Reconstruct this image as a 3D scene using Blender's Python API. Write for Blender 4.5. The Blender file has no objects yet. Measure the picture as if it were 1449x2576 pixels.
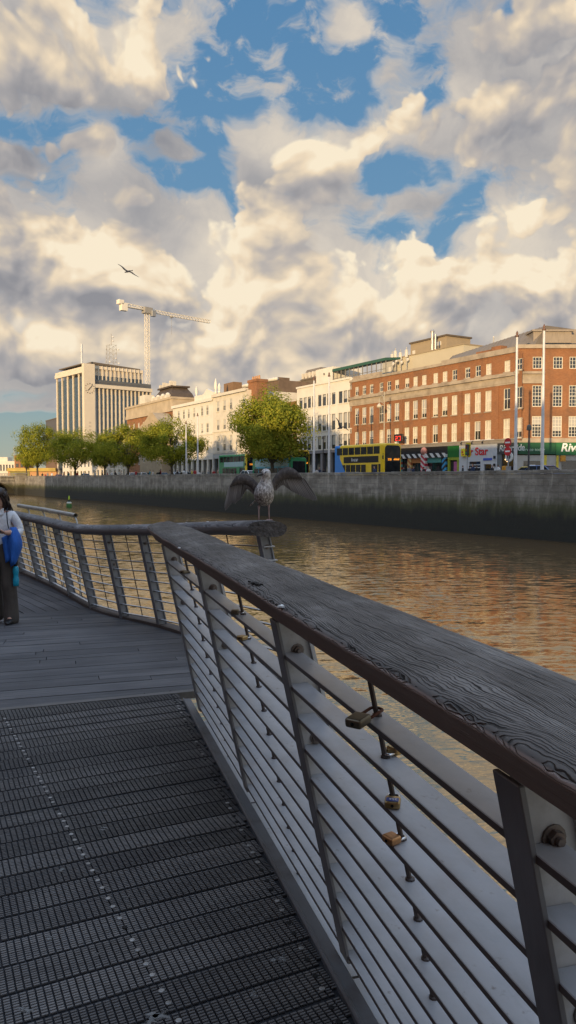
import bpy, math, random
import numpy as np
from mathutils import Vector, Matrix, Euler
random.seed(7); np.random.seed(7)
R = math.radians
COL = bpy.context.scene.collection
# ---------------------------------------------------------------- sky and light
F_PX, HOR = 1910.0, 1203.0
PITCH = math.atan((1288 - HOR) / F_PX)
CAM_H = 1.6
SUN_EL, SUN_DIR = math.radians(6.8), (-0.35, -0.937)     # where the sun stands

def pix_dir(u, v):
    a = (u - 724.5) / F_PX; b = (1288 - v) / F_PX
    return Vector((a, math.cos(PITCH) + b * math.sin(PITCH), b * math.cos(PITCH) - math.sin(PITCH)))

def az_el(u, v):
    d = pix_dir(u, v).normalized()
    return math.atan2(d.x, d.y), math.asin(d.z)

class NT:
    """small helper round a node tree"""
    def __init__(self, tree): self.t = tree; self.n = tree.nodes; self.l = tree.links
    def put(self, sock, val):
        if isinstance(val, bpy.types.NodeSocket): self.l.new(val, sock)
        elif val is not None: sock.default_value = val
    def node(self, kind, **kw):
        nd = self.n.new(kind)
        for k, v in kw.items(): setattr(nd, k, v)
        return nd
    def math(self, op, a, b=None, c=None, clamp=False):
        nd = self.node('ShaderNodeMath', operation=op, use_clamp=clamp)
        for i, x in enumerate((a, b, c)): self.put(nd.inputs[i], x) if x is not None else None
        return nd.outputs[0]
    def vmath(self, op, a, b=None, c=None, out=0):
        nd = self.node('ShaderNodeVectorMath', operation=op)
        for i, x in enumerate((a, b, c)): self.put(nd.inputs[i], x) if x is not None else None
        return nd.outputs[out]
    def mix(self, f, a, b, blend='MIX'):
        nd = self.node('ShaderNodeMix', data_type='RGBA', blend_type=blend)
        self.put(nd.inputs[0], f); self.put(nd.inputs[6], a); self.put(nd.inputs[7], b)
        return nd.outputs[2]
    def noise(self, vec, scale, detail=4, rough=.55, dist=0., lac=2.0, out='Fac', dim='3D'):
        nd = self.node('ShaderNodeTexNoise', noise_dimensions=dim)
        if vec is not None: self.l.new(vec, nd.inputs['Vector'])
        nd.inputs['Scale'].default_value = scale; nd.inputs['Detail'].default_value = detail
        nd.inputs['Roughness'].default_value = rough; nd.inputs['Distortion'].default_value = dist
        nd.inputs['Lacunarity'].default_value = lac
        return nd.outputs[out]
    def ramp(self, fac, stops, interp='LINEAR'):
        nd = self.node('ShaderNodeValToRGB'); cr = nd.color_ramp; cr.interpolation = interp
        while len(cr.elements) < len(stops): cr.elements.new(.5)
        for e, (p, c) in zip(cr.elements, stops):
            e.position = p; e.color = (c, c, c, 1) if isinstance(c, (int, float)) else (*c, 1)
        self.put(nd.inputs[0], fac)
        return nd.outputs[0]
    def maprange(self, v, a, b, c=0., d=1., smooth=True):
        nd = self.node('ShaderNodeMapRange', interpolation_type='SMOOTHSTEP' if smooth else 'LINEAR')
        for i, x in enumerate((v, a, b, c, d)): self.put(nd.inputs[i], x)
        return nd.outputs[0]

# where the sky is covered (+) or open (-), and where the cloud is bright or grey: photo pixels u, v, half width, half height, weight
BASE_COVER, LIT = .22, (.62, .55, .60)
COVER = [
    (620, 70, 160, 120, -.46), (730, 220, 120, 100, -.32), (560, 310, 70, 150, -.52), (850, 30, 190, 60, -.26), (370, 315, 110, 40, -.42), (190, 315, 60, 26, -.25), (40, 325, 60, 26, -.42), (425, 450, 130, 30, -.55),
    (1000, 25, 90, 60, -.44), (1075, 200, 50, 60, -.55), (940, 140, 90, 40, -.22), (970, 440, 100, 40, -.52), (1110, 590, 50, 60, -.62), (1170, 530, 35, 36, -.3),
    (60, 450, 60, 22, -.4), (40, 1130, 190, 75, -1.0), (30, 985, 80, 24, -.45), (75, 1020, 140, 18, .45), (150, 940, 150, 40, .3),
    (230, 130, 240, 150, .35), (1290, 220, 200, 260, .4), (255, 390, 60, 80, .5), (440, 385, 70, 36, .65), (80, 390, 110, 45, .4), (760, 400, 150, 110, .35), (1000, 310, 90, 60, .3), (870, 60, 60, 60, .25),
    (750, 720, 900, 130, .5), (850, 930, 800, 110, .9), (100, 640, 300, 140, .3),
]
TONE = [
    (720, 800, 430, 90, .26), (1150, 800, 250, 50, .10), (700, 930, 600, 50, .06),
    (250, 90, 220, 110, .26), (60, 130, 80, 130, -.22), (180, 260, 200, 55, -.22), (330, 300, 90, 50, -.28), (440, 390, 90, 50, -.36), (70, 400, 120, 55, -.34), (250, 375, 60, 55, .30), (300, 480, 50, 60, -.25),
    (760, 355, 140, 50, .24), (720, 460, 190, 45, -.26), (900, 100, 160, 120, .22), (1010, 320, 80, 50, .22), (1290, 200, 220, 240, -.24), (1150, 240, 70, 50, .22), (1400, 40, 120, 60, .10),
    (1080, 450, 70, 30, .30), (1060, 520, 90, 35, -.24), (1290, 540, 70, 50, .36), (1320, 660, 190, 70, .44), (1300, 765, 260, 40, -.25), (560, 620, 90, 50, .36), (330, 660, 120, 40, .40), (620, 710, 200, 60, .32), (180, 650, 90, 55, .30),
    (880, 560, 200, 70, .16), (960, 680, 150, 80, .32), (1060, 800, 120, 50, .26), (220, 752, 290, 38, -.34), (290, 545, 120, 50, -.20), (60, 530, 120, 50, .10),
    (840, 810, 140, 28, -.20), (1200, 860, 380, 50, -.02), (760, 910, 500, 50, -.02), (100, 840, 55, 38, .55), (380, 880, 130, 38, .30), (200, 950, 260, 50, -.26), (60, 1020, 200, 30, -.22), (10, 815, 20, 30, .4), (1000, 1000, 900, 90, .02),
]
def make_world():
    w = bpy.data.worlds.new('World'); bpy.context.scene.world = w; w.use_nodes = True
    w.cycles.sampling_method = 'MANUAL'; w.cycles.sample_map_resolution = 256
    T = NT(w.node_tree); T.n.clear()
    tc = T.node('ShaderNodeTexCoord').outputs['Generated']
    sep = T.node('ShaderNodeSeparateXYZ'); T.l.new(tc, sep.inputs[0])
    X, Y, Z = sep.outputs
    az = T.math('ARCTAN2', X, Y); el = T.math('ARCSINE', Z)
    elp = T.math('MAXIMUM', el, 0.0)
    comb = T.node('ShaderNodeCombineXYZ'); T.put(comb.inputs[0], az); T.put(comb.inputs[1], el)
    P = comb.outputs[0]                                           # (azimuth, elevation)
    # --- the cloud field as a group so it can be read at several places
    g = bpy.data.node_groups.new('cloud_field', 'ShaderNodeTree')
    g.interface.new_socket('P', in_out='INPUT', socket_type='NodeSocketVector')
    g.interface.new_socket('D', in_out='OUTPUT', socket_type='NodeSocketFloat')
    G = NT(g); gi = G.node('NodeGroupInput'); go = G.node('NodeGroupOutput')
    pv = G.vmath('MULTIPLY', gi.outputs[0], (1.0, 1.15, 1.0))
    wv = G.noise(pv, 5.0, 2, .5, out='Color', dim='2D')
    pw = G.vmath('ADD', pv, G.vmath('MULTIPLY', G.vmath('SUBTRACT', wv, (.5, .5, .5)), (.08, .07, 0)))
    big = G.noise(pw, 6.5, 2, .5, dim='2D')
    wf = G.noise(pw, 28.0, 2, .55, out='Color', dim='2D')
    pf = G.vmath('ADD', pw, G.vmath('MULTIPLY', G.vmath('SUBTRACT', wf, (.5, .5, .5)), (.016, .014, 0)))
    def puffs(scale, det):
        vor = G.node('ShaderNodeTexVoronoi', feature='SMOOTH_F1', voronoi_dimensions='2D'); vor.inputs['Scale'].default_value = scale
        vor.inputs['Detail'].default_value = det; vor.inputs['Roughness'].default_value = .5; vor.inputs['Smoothness'].default_value = .5
        G.l.new(pf, vor.inputs['Vector']); return G.math('SUBTRACT', .45, vor.outputs['Distance'])
    fine = G.noise(pw, 14.0, 7, .57, dim='2D')
    d = G.math('MULTIPLY', G.math('SUBTRACT', big, .5), 1.0)
    d = G.math('ADD', d, G.math('MULTIPLY', puffs(9, 2.6), .80))
    d = G.math('ADD', d, G.math('MULTIPLY', puffs(24, 2.2), .34))
    d = G.math('ADD', d, G.math('MULTIPLY', G.math('SUBTRACT', fine, .5), .30))
    G.l.new(d, go.inputs[0])
    def field(vec):
        nd = T.node('ShaderNodeGroup'); nd.node_tree = g; T.l.new(vec, nd.inputs[0]); return nd.outputs[0]
    wob = T.noise(P, 8.0, 3, .55, out='Color', dim='2D')
    Pw = T.vmath('ADD', P, T.vmath('MULTIPLY', T.vmath('SUBTRACT', wob, (.5, .5, .5)), (.09, .06, 0)))
    def bumps(lst, q0):
        acc = None
        for u, v, su, sv, wt in lst:
            a0, e0 = az_el(u, v)
            q = T.vmath('MULTIPLY', T.vmath('SUBTRACT', q0, (a0, e0, 0)), (F_PX / su, F_PX / sv, 0))
            k = T.math('MULTIPLY', T.math('EXPONENT', T.math('MULTIPLY', T.vmath('DOT_PRODUCT', q, q, out=1), -1.0)), wt)
            acc = k if acc is None else T.math('ADD', acc, k)
        return acc
    acc = T.math('ADD', bumps(COVER, Pw), BASE_COVER)
    tacc = bumps(TONE, Pw)
    D0 = field(P); D1 = field(T.vmath('ADD', P, (-.005, .011, 0))); D2 = field(T.vmath('ADD', P, (-.02, .04, 0)))
    DD = T.math('ADD', D0, acc)
    thin = T.maprange(el, .62, .95, 1., .45)
    cover = T.math('MULTIPLY', T.maprange(DD, .02, .19), thin)                       # heaped clouds in front
    nA = T.noise(T.vmath('MULTIPLY', Pw, (1.0, 1.8, 1)), 6.0, 5, .55, dim='2D')
    wisp = T.noise(T.vmath('MULTIPLY', Pw, (1.0, 1.7, 1)), 13.0, 5, .58, dim='2D')
    sheet = T.math('ADD', T.math('MULTIPLY', T.math('SUBTRACT', nA, .5), 1.5), T.math('ADD', acc, .26 - BASE_COVER))
    sheet = T.math('ADD', sheet, T.math('MULTIPLY', T.math('SUBTRACT', wisp, .5), .9))
    coverA = T.math('MULTIPLY', T.maprange(sheet, .05, .46, 0., .96), thin)           # a soft grey sheet behind them
    coverA = T.math('MAXIMUM', coverA, T.math('MULTIPLY', T.maprange(wisp, .50, .72, 0., .85), T.math('MULTIPLY', T.maprange(el, .10, .2), thin)))
    lit = T.math('ADD', T.math('MULTIPLY', T.math('SUBTRACT', D0, D1), LIT[0]), T.math('MULTIPLY', T.math('SUBTRACT', D0, D2), LIT[1]))
    lum = T.math('ADD', T.math('ADD', lit, tacc), LIT[2])
    lum = T.math('ADD', lum, T.math('MULTIPLY', T.maprange(DD, .0, .30), -.12))
    glow = T.math('MAXIMUM', T.maprange(el, .56, 1.15, 1.0, 4.4), T.maprange(Y, .6, -.3, 1.0, 1.4))   # gain added to the unseen sky overhead and behind, lifting the dark foreground
    ccol = T.ramp(lum, [(0.0, (.30, .30, .325)), (.25, (.41, .395, .40)), (.45, (.54, .49, .45)), (.62, (.70, .60, .48)), (.80, (.90, .74, .54)), (1.0, (1.0, .87, .66))])
    lumA = T.math('ADD', T.math('ADD', T.math('MULTIPLY', tacc, .75), .50), T.math('MULTIPLY', T.math('SUBTRACT', T.noise(Pw, 10.0, 6, .6, dim='2D'), .5), .62))
    lumA = T.math('ADD', lumA, T.math('MULTIPLY', T.maprange(coverA, .25, .8, .16, 0.), 1.))
    colA = T.ramp(lumA, [(0.0, (.27, .275, .31)), (.3, (.41, .395, .395)), (.5, (.55, .51, .475)), (.7, (.74, .66, .56)), (1.0, (.95, .82, .64))])
    ccol = T.mix(cover, colA, ccol)
    cover = T.math('MAXIMUM', cover, coverA)
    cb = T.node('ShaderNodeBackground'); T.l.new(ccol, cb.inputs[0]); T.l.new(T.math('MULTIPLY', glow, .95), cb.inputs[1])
    # clear sky: Nishita, plus a deep blue that pales to turquoise at the horizon
    sky = T.node('ShaderNodeTexSky', sky_type='NISHITA'); sky.sun_disc = False
    sky.sun_elevation = SUN_EL; sky.sun_rotation = math.atan2(SUN_DIR[0], SUN_DIR[1]); sky.air_density = 1.0; sky.dust_density = .6; sky.ozone_density = 2.0
    blue = T.ramp(T.math('DIVIDE', elp, 1.57), [(0.0, (.80, .74, .56)), (.02, (.62, .70, .62)), (.06, (.42, .62, .70)), (.14, (.27, .53, .80)), (.35, (.17, .42, .76)), (1.0, (.07, .22, .50))])
    s1 = T.node('ShaderNodeBackground'); T.l.new(sky.outputs[0], s1.inputs[0]); s1.inputs[1].default_value = 0.05
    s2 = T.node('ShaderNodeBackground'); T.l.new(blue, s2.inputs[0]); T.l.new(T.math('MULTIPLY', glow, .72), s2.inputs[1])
    sm = T.node('ShaderNodeMixShader'); sm.inputs[0].default_value = .75
    T.l.new(s1.outputs[0], sm.inputs[1]); T.l.new(s2.outputs[0], sm.inputs[2])
    m = T.node('ShaderNodeMixShader'); T.l.new(cover, m.inputs[0]); T.l.new(sm.outputs[0], m.inputs[1]); T.l.new(cb.outputs[0], m.inputs[2])
    o = T.node('ShaderNodeOutputWorld'); T.l.new(m.outputs[0], o.inputs[0])

def make_camera_and_sun():
    sc = bpy.context.scene
    cd = bpy.data.cameras.new('camera'); cam = bpy.data.objects.new('camera', cd); sc.collection.objects.link(cam)
    cam.location = (0, 0, CAM_H); cam.rotation_euler = (math.pi / 2 - PITCH, 0, 0)
    cd.sensor_fit = 'VERTICAL'; cd.angle = 2 * math.atan(1288 / F_PX); cd.clip_start = .05; cd.clip_end = 6000
    sc.camera = cam
    sd = bpy.data.lights.new('sun', 'SUN'); sd.energy = 5.0; sd.angle = math.radians(.6); sd.color = (1.0, .71, .37)
    so = bpy.data.objects.new('sun', sd); sc.collection.objects.link(so)
    c = math.cos(SUN_EL); tosun = Vector((SUN_DIR[0] * c, SUN_DIR[1] * c, math.sin(SUN_EL)))
    so.rotation_euler = tosun.to_track_quat('Z', 'Y').to_euler(); so.location = (-20, -20, 40)
    sc.view_settings.view_transform = 'Standard'; sc.view_settings.look = 'None'; sc.view_settings.exposure = 0
    sc.render.engine = 'CYCLES'
# ---------------------------------------------------------------- mesh and object helpers
class MB:
    """collects faces; build() links them as ONE mesh object"""
    def __init__(self): self.v = []; self.f = []; self.m = []; self.M = None; self.mi = 0
    def _add(self, vs, fs):
        o = len(self.v)
        if self.M is not None: vs = [tuple(self.M @ Vector(p)) for p in vs]
        self.v += [tuple(p) for p in vs]; self.f += [tuple(i + o for i in f) for f in fs]; self.m += [self.mi] * len(fs)
        return self
    def quad(self, a, b, c, d): return self._add([a, b, c, d], [(0, 1, 2, 3)])
    def box(self, x0, x1, y0, y1, z0, z1):
        v = [(x0, y0, z0), (x1, y0, z0), (x1, y1, z0), (x0, y1, z0), (x0, y0, z1), (x1, y0, z1), (x1, y1, z1), (x0, y1, z1)]
        return self._add(v, [(0, 3, 2, 1), (4, 5, 6, 7), (0, 1, 5, 4), (1, 2, 6, 5), (2, 3, 7, 6), (3, 0, 4, 7)])
    def cbox(self, x0, x1, y0, y1, z0, z1, c):
        """box with chamfered vertical and top edges"""
        def ring(z, i):
            return [(x0 + i + c, y0 + i, z), (x1 - i - c, y0 + i, z), (x1 - i, y0 + i + c, z), (x1 - i, y1 - i - c, z), (x1 - i - c, y1 - i, z), (x0 + i + c, y1 - i, z), (x0 + i, y1 - i - c, z), (x0 + i, y0 + i + c, z)]
        return self.loft([ring(z0 + c, 0)[:], ring(z1 - c, 0), ring(z1, c * .9)] if True else [], cap=True)
    def loft(self, rings, cap=True, closed=True):
        n = len(rings[0]); vs = [p for r in rings for p in r]; fs = []
        for k in range(len(rings) - 1):
            for i in range(n if closed else n - 1):
                j = (i + 1) % n
                fs.append((k * n + i, k * n + j, (k + 1) * n + j, (k + 1) * n + i))
        if cap and closed:
            fs.append(tuple(reversed(range(n)))); fs.append(tuple(range((len(rings) - 1) * n, len(rings) * n)))
        return self._add(vs, fs)
    def prism(self, poly, z0, z1):
        return self.loft([[(x, y, z0) for x, y in poly], [(x, y, z1) for x, y in poly]])
    def tube(self, pts, rad, seg=8, cap=True):
        pts = [Vector(p) for p in pts]; rads = rad if isinstance(rad, (list, tuple)) else [rad] * len(pts); rings = []
        up = Vector((0, 0, 1)); prev = None
        for i, p in enumerate(pts):
            d = (pts[min(i + 1, len(pts) - 1)] - pts[max(i - 1, 0)])
            d = d.normalized() if d.length > 1e-9 else Vector((0, 0, 1))
            if prev is None:
                a = d.cross(up if abs(d.z) < .95 else Vector((1, 0, 0))).normalized()
            else:
                a = (prev - d * prev.dot(d)); a = a.normalized() if a.length > 1e-6 else d.orthogonal().normalized()
            prev = a; b = d.cross(a)
            rings.append([tuple(p + (a * math.cos(t) + b * math.sin(t)) * rads[i]) for t in [2 * math.pi * k / seg for k in range(seg)]])
        return self.loft(rings, cap)
    def bar(self, a, b, w, h=None):
        """square bar between two points"""
        a = Vector(a); b = Vector(b); d = (b - a).normalized(); h = h or w
        u = d.cross(Vector((0, 0, 1)) if abs(d.z) < .9 else Vector((1, 0, 0))).normalized(); q = d.cross(u)
        def ring(p): return [tuple(p + u * sx * w / 2 + q * sy * h / 2) for sx, sy in ((-1, -1), (1, -1), (1, 1), (-1, 1))]
        return self.loft([ring(a), ring(b)])
    def lathe(self, prof, seg=16, c=(0, 0, 0)):
        rings = [[(c[0] + r * math.cos(2 * math.pi * k / seg), c[1] + r * math.sin(2 * math.pi * k / seg), c[2] + z) for k in range(seg)] for r, z in prof]
        return self.loft(rings)
    def ball(self, c, r, seg=12, rings=8):
        r = r if isinstance(r, (tuple, list)) else (r, r, r)
        return self.loft([[(c[0] + r[0] * math.sin(t) * math.cos(2 * math.pi * k / seg), c[1] + r[1] * math.sin(t) * math.sin(2 * math.pi * k / seg), c[2] - r[2] * math.cos(t)) for k in range(seg)]
                          for t in [math.pi * (i + .03) / (rings + .06) for i in range(rings + 1)]])
    def build(self, name, mats, parent=None, loc=(0, 0, 0), rot=0, smooth=False, fix=True, sharp=None):
        me = bpy.data.meshes.new(name); me.from_pydata(self.v, [], self.f)
        mats = mats if isinstance(mats, (list, tuple)) else [mats]
        for m in mats: me.materials.append(m)
        if len(mats) > 1: me.polygons.foreach_set('material_index', self.m)
        if fix:
            import bmesh
            bm = bmesh.new(); bm.from_mesh(me); bmesh.ops.recalc_face_normals(bm, faces=bm.faces); bm.to_mesh(me); bm.free()
        if smooth:
            me.polygons.foreach_set('use_smooth', [True] * len(me.polygons))
            if sharp: me.set_sharp_from_angle(angle=R(sharp))
        me.update()
        return link(name, me, parent, loc, rot)

def link(name, me, parent=None, loc=(0, 0, 0), rot=0):
    o = bpy.data.objects.new(name, me); COL.objects.link(o); o.location = loc
    o.rotation_euler = rot if isinstance(rot, (tuple, list, Euler)) else (0, 0, rot)
    if parent is not None: o.parent = parent
    return o

def tag(o, label=None, cat=None, group=None, kind=None):
    if label: o['label'] = label
    if cat: o['category'] = cat
    if group: o['group'] = group
    if kind: o['kind'] = kind
    return o

def thing(name, label, cat, loc=(0, 0, 0), rot=0, group=None):
    return tag(link(name, None, None, loc, rot), label, cat, group)

def copy_tree(o, parent=None):
    c = o.copy(); COL.objects.link(c); c.parent = parent
    for ch in list(o.children): copy_tree(ch, c)
    return c

def add_bevel(o, w, seg=2):
    b = o.modifiers.new('soften', 'BEVEL'); b.width = w; b.segments = seg; b.limit_method = 'ANGLE'; b.angle_limit = R(40)
    return o

def text(body, size, parent, loc, rot, mat, name='lettering', extrude=.02, offset=0., shear=0., align='LEFT', spacing=1.0):
    c = bpy.data.curves.new(name, 'FONT'); c.body = body; c.size = size; c.extrude = extrude; c.offset = offset; c.shear = shear
    c.align_x = align; c.space_character = spacing; c.materials.append(mat)
    t = bpy.data.objects.new(name, c); COL.objects.link(t); bpy.context.view_layer.update()
    me = bpy.data.meshes.new_from_object(t.evaluated_get(bpy.context.evaluated_depsgraph_get())); bpy.data.objects.remove(t)
    return link(name, me, parent, loc, rot)

# ---------------------------------------------------------------- the river's own axes: s runs right along the far quay, n away from the camera side
QS, QN = Vector((.511, -.8596)), Vector((.8596, .511))
QROT = math.atan2(QS.y, QS.x)
GROUND, WATER, WALL_N, WALL_TOP = 1.25, -3.3, 48.0, 2.25
def qp(s, n, z=0.): return (s * QS.x + n * QN.x, s * QS.y + n * QN.y, z)
def q_at(u, v, n):
    """where the line of sight through a photo point meets the upright plane n: (s, z)"""
    d = pix_dir(u, v); k = n / (d.x * QN.x + d.y * QN.y)
    return (d.x * QS.x + d.y * QS.y) * k, CAM_H + d.z * k
def g_at(u, v, z=0.):
    d = pix_dir(u, v); k = (z - CAM_H) / d.z
    return Vector((d.x * k, d.y * k, z))
def y_at(u, v, Y):
    d = pix_dir(u, v); k = Y / d.y
    return Vector((d.x * k, Y, CAM_H + d.z * k))

# ---------------------------------------------------------------- materials
MATS = {}
def new_mat(name):
    m = bpy.data.materials.new(name); m.use_nodes = True; T = NT(m.node_tree)
    b = next(n for n in T.n if n.type == 'BSDF_PRINCIPLED'); MATS[name] = m
    return m, T, b

def mat(name, col, rough=.7, metal=0., var=.18, scale=3., bump=.0, bscale=40., spec=.4, dirt=None, dscale=1.2, damt=.5, coat=0., stretch=None):
    """a plain surface with uneven colour, dirt patches and a fine bump"""
    if name in MATS: return MATS[name]
    m, T, b = new_mat(name)
    v = T.node('ShaderNodeTexCoord').outputs['Object']
    if stretch: v = T.vmath('MULTIPLY', v, stretch)
    n = T.noise(v, scale, 5, .6)
    lo = tuple(c * (1 - var) for c in col); hi = tuple(min(1, c * (1 + var)) for c in col)
    c = T.ramp(n, [(.25, lo), (.75, hi)])
    if dirt:
        d = T.maprange(T.noise(v, dscale, 6, .65), .42, .72, 0, damt)
        c = T.mix(d, c, (*dirt, 1))
    T.l.new(c, b.inputs['Base Color'])
    b.inputs['Roughness'].default_value = rough; b.inputs['Metallic'].default_value = metal; b.inputs['Specular IOR Level'].default_value = spec
    b.inputs['Coat Weight'].default_value = coat
    T.l.new(T.math('ADD', T.math('MULTIPLY', n, .25), rough - .12), b.inputs['Roughness'])
    if bump:
        bp = T.node('ShaderNodeBump'); bp.inputs['Strength'].default_value = 1.; bp.inputs['Distance'].default_value = bump
        T.l.new(T.noise(v, bscale, 4, .6), bp.inputs['Height']); T.l.new(bp.outputs[0], b.inputs['Normal'])
    return m

def brick_mat(name, c1, c2, mortar, scale=1., bw=.22, bh=.075, dirt=(.10, .07, .05), axis='xz'):
    m, T, b = new_mat(name)
    co = T.node('ShaderNodeTexCoord').outputs['Object']
    sp = T.node('ShaderNodeSeparateXYZ'); T.l.new(co, sp.inputs[0])
    cb = T.node('ShaderNodeCombineXYZ'); T.l.new(T.math('ADD', sp.outputs[0], sp.outputs[1]), cb.inputs[0]); T.l.new(sp.outputs[2], cb.inputs[1])
    br = T.node('ShaderNodeTexBrick'); T.l.new(cb.outputs[0], br.inputs['Vector'])
    br.inputs['Scale'].default_value = 1.; br.inputs['Brick Width'].default_value = bw; br.inputs['Row Height'].default_value = bh
    br.inputs['Mortar Size'].default_value = bh * .10; br.inputs['Mortar Smooth'].default_value = .3
    br.inputs['Color1'].default_value = (*c1, 1); br.inputs['Color2'].default_value = (*c2, 1); br.inputs['Mortar'].default_value = (*mortar, 1)
    n = T.noise(co, .35, 6, .65); d = T.maprange(n, .40, .75, 0, .55)
    c = T.mix(d, br.outputs['Color'], (*dirt, 1))
    st = T.noise(T.vmath('MULTIPLY', co, (1.2, 1.2, .12)), 1.6, 5, .6)
    c = T.mix(T.maprange(st, .5, .8, 0, .35), c, (*[x * .5 for x in c1], 1))
    T.l.new(c, b.inputs['Base Color']); b.inputs['Roughness'].default_value = .85
    bp = T.node('ShaderNodeBump'); bp.inputs['Distance'].default_value = .012; T.l.new(br.outputs['Fac'], bp.inputs['Height']); bp.invert = True; T.l.new(bp.outputs[0], b.inputs['Normal'])
    return m

def glass_mat(name, col=(.02, .025, .03), rough=.06, var=0.):
    m, T, b = new_mat(name)
    co = T.node('ShaderNodeTexCoord').outputs['Object']
    T.l.new(T.ramp(T.noise(co, 1.7, 3), [(.3, tuple(c * .6 for c in col)), (.7, tuple(c * 1.5 for c in col))]), b.inputs['Base Color'])
    b.inputs['Roughness'].default_value = rough; b.inputs['IOR'].default_value = 1.6; b.inputs['Specular IOR Level'].default_value = .9
    bp = T.node('ShaderNodeBump'); bp.inputs['Distance'].default_value = .01; T.l.new(T.noise(co, 1.3, 2), bp.inputs['Height']); T.l.new(bp.outputs[0], b.inputs['Normal'])
    return m

def emit_mat(name, col, s):
    m, T, b = new_mat(name); b.inputs['Base Color'].default_value = (*[c * .4 for c in col], 1)
    b.inputs['Emission Color'].default_value = (*col, 1); b.inputs['Emission Strength'].default_value = s
    return m

def stripe_mat(name, c1, c2, width, slope=1.0, axis=(1, 0, 1)):
    """diagonal painted stripes"""
    m, T, b = new_mat(name)
    co = T.node('ShaderNodeTexCoord').outputs['Object']
    q = T.vmath('DOT_PRODUCT', co, tuple(a / width for a in axis), out=1)
    f = T.math('GREATER_THAN', T.math('FRACT', q), .5)
    n = T.noise(co, 2.5, 4)
    c = T.mix(f, (*c1, 1), (*c2, 1)); c = T.mix(T.maprange(n, .4, .8, 0, .25), c, (.12, .11, .10, 1))
    T.l.new(c, b.inputs['Base Color']); b.inputs['Roughness'].default_value = .55
    return m

def wood_mat(name, dark, mid, light, line=.0055, swirl=.05, brown=None, bump=.004):
    """weathered timber: swirling ridged grain along local x, cracks, silver and brown zones"""
    m, T, b = new_mat(name)
    co = T.node('ShaderNodeTexCoord').outputs['Object']
    sp = T.node('ShaderNodeSeparateXYZ'); T.l.new(co, sp.inputs[0])
    yy = T.math('ADD', sp.outputs[1], T.math('MULTIPLY', sp.outputs[2], .55))
    cb = T.node('ShaderNodeCombineXYZ'); T.l.new(sp.outputs[0], cb.inputs[0]); T.l.new(yy, cb.inputs[1])
    base = cb.outputs[0]
    big = T.math('SUBTRACT', T.noise(T.vmath('MULTIPLY', base, (1.5, 4.5, 1)), 1.0, 1, .5), .5)
    med = T.math('SUBTRACT', T.noise(T.vmath('MULTIPLY', base, (9.0, 16.0, 1)), 1.0, 3, .55), .5)
    yw = T.math('ADD', yy, T.math('ADD', T.math('MULTIPLY', big, swirl * 2.6), T.math('MULTIPLY', med, swirl * .8)))
    ph = T.math('MULTIPLY', yw, 1.0 / line)
    tri = T.math('ABSOLUTE', T.math('SUBTRACT', T.math('FRACT', ph), .5))            # 0 .. .5
    lnoise = T.noise(T.vmath('MULTIPLY', base, (9, 90, 1)), 1.0, 4, .6)
    ridge = T.maprange(T.math('ADD', tri, T.math('MULTIPLY', T.math('SUBTRACT', lnoise, .5), .75)), .02, .22)
    ph2 = T.math('MULTIPLY', yw, .31 / line)
    crack = T.maprange(T.math('ADD', T.math('ABSOLUTE', T.math('SUBTRACT', T.math('FRACT', ph2), .5)), T.math('MULTIPLY', T.math('SUBTRACT', lnoise, .45), .34)), .0, .075)
    patch = T.noise(base, 3.2, 5, .6)
    along = T.noise(T.vmath('MULTIPLY', base, (1.2, 7, 1)), 1.0, 4, .6)
    body = T.ramp(T.math('ADD', T.math('MULTIPLY', patch, .5), T.math('MULTIPLY', along, .5)), [(.36, tuple(.62 * a for a in mid)), (.50, mid), (.66, light)])
    c = T.mix(T.math('ADD', T.math('MULTIPLY', ridge, .62), .38), (*dark, 1), body)
    c = T.mix(crack, (*[x * .3 for x in dark], 1), c)
    if brown:                                                                          # brown on down-facing flanks, lightened to stand in for missing bounce light from below
        nz = T.node('ShaderNodeNewGeometry'); s2 = T.node('ShaderNodeSeparateXYZ'); T.l.new(nz.outputs['Normal'], s2.inputs[0])
        c = T.mix(T.maprange(T.math('ADD', s2.outputs[2], T.math('MULTIPLY', T.math('SUBTRACT', patch, .5), .5)), .0, .5, .85, 0.), c, (*brown, 1))
    T.l.new(c, b.inputs['Base Color']); b.inputs['Roughness'].default_value = .85
    b.inputs['Specular IOR Level'].default_value = .22
    bp = T.node('ShaderNodeBump'); bp.inputs['Distance'].default_value = bump
    T.l.new(T.math('MULTIPLY', ridge, crack), bp.inputs['Height']); T.l.new(bp.outputs[0], b.inputs['Normal'])
    return m
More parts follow.
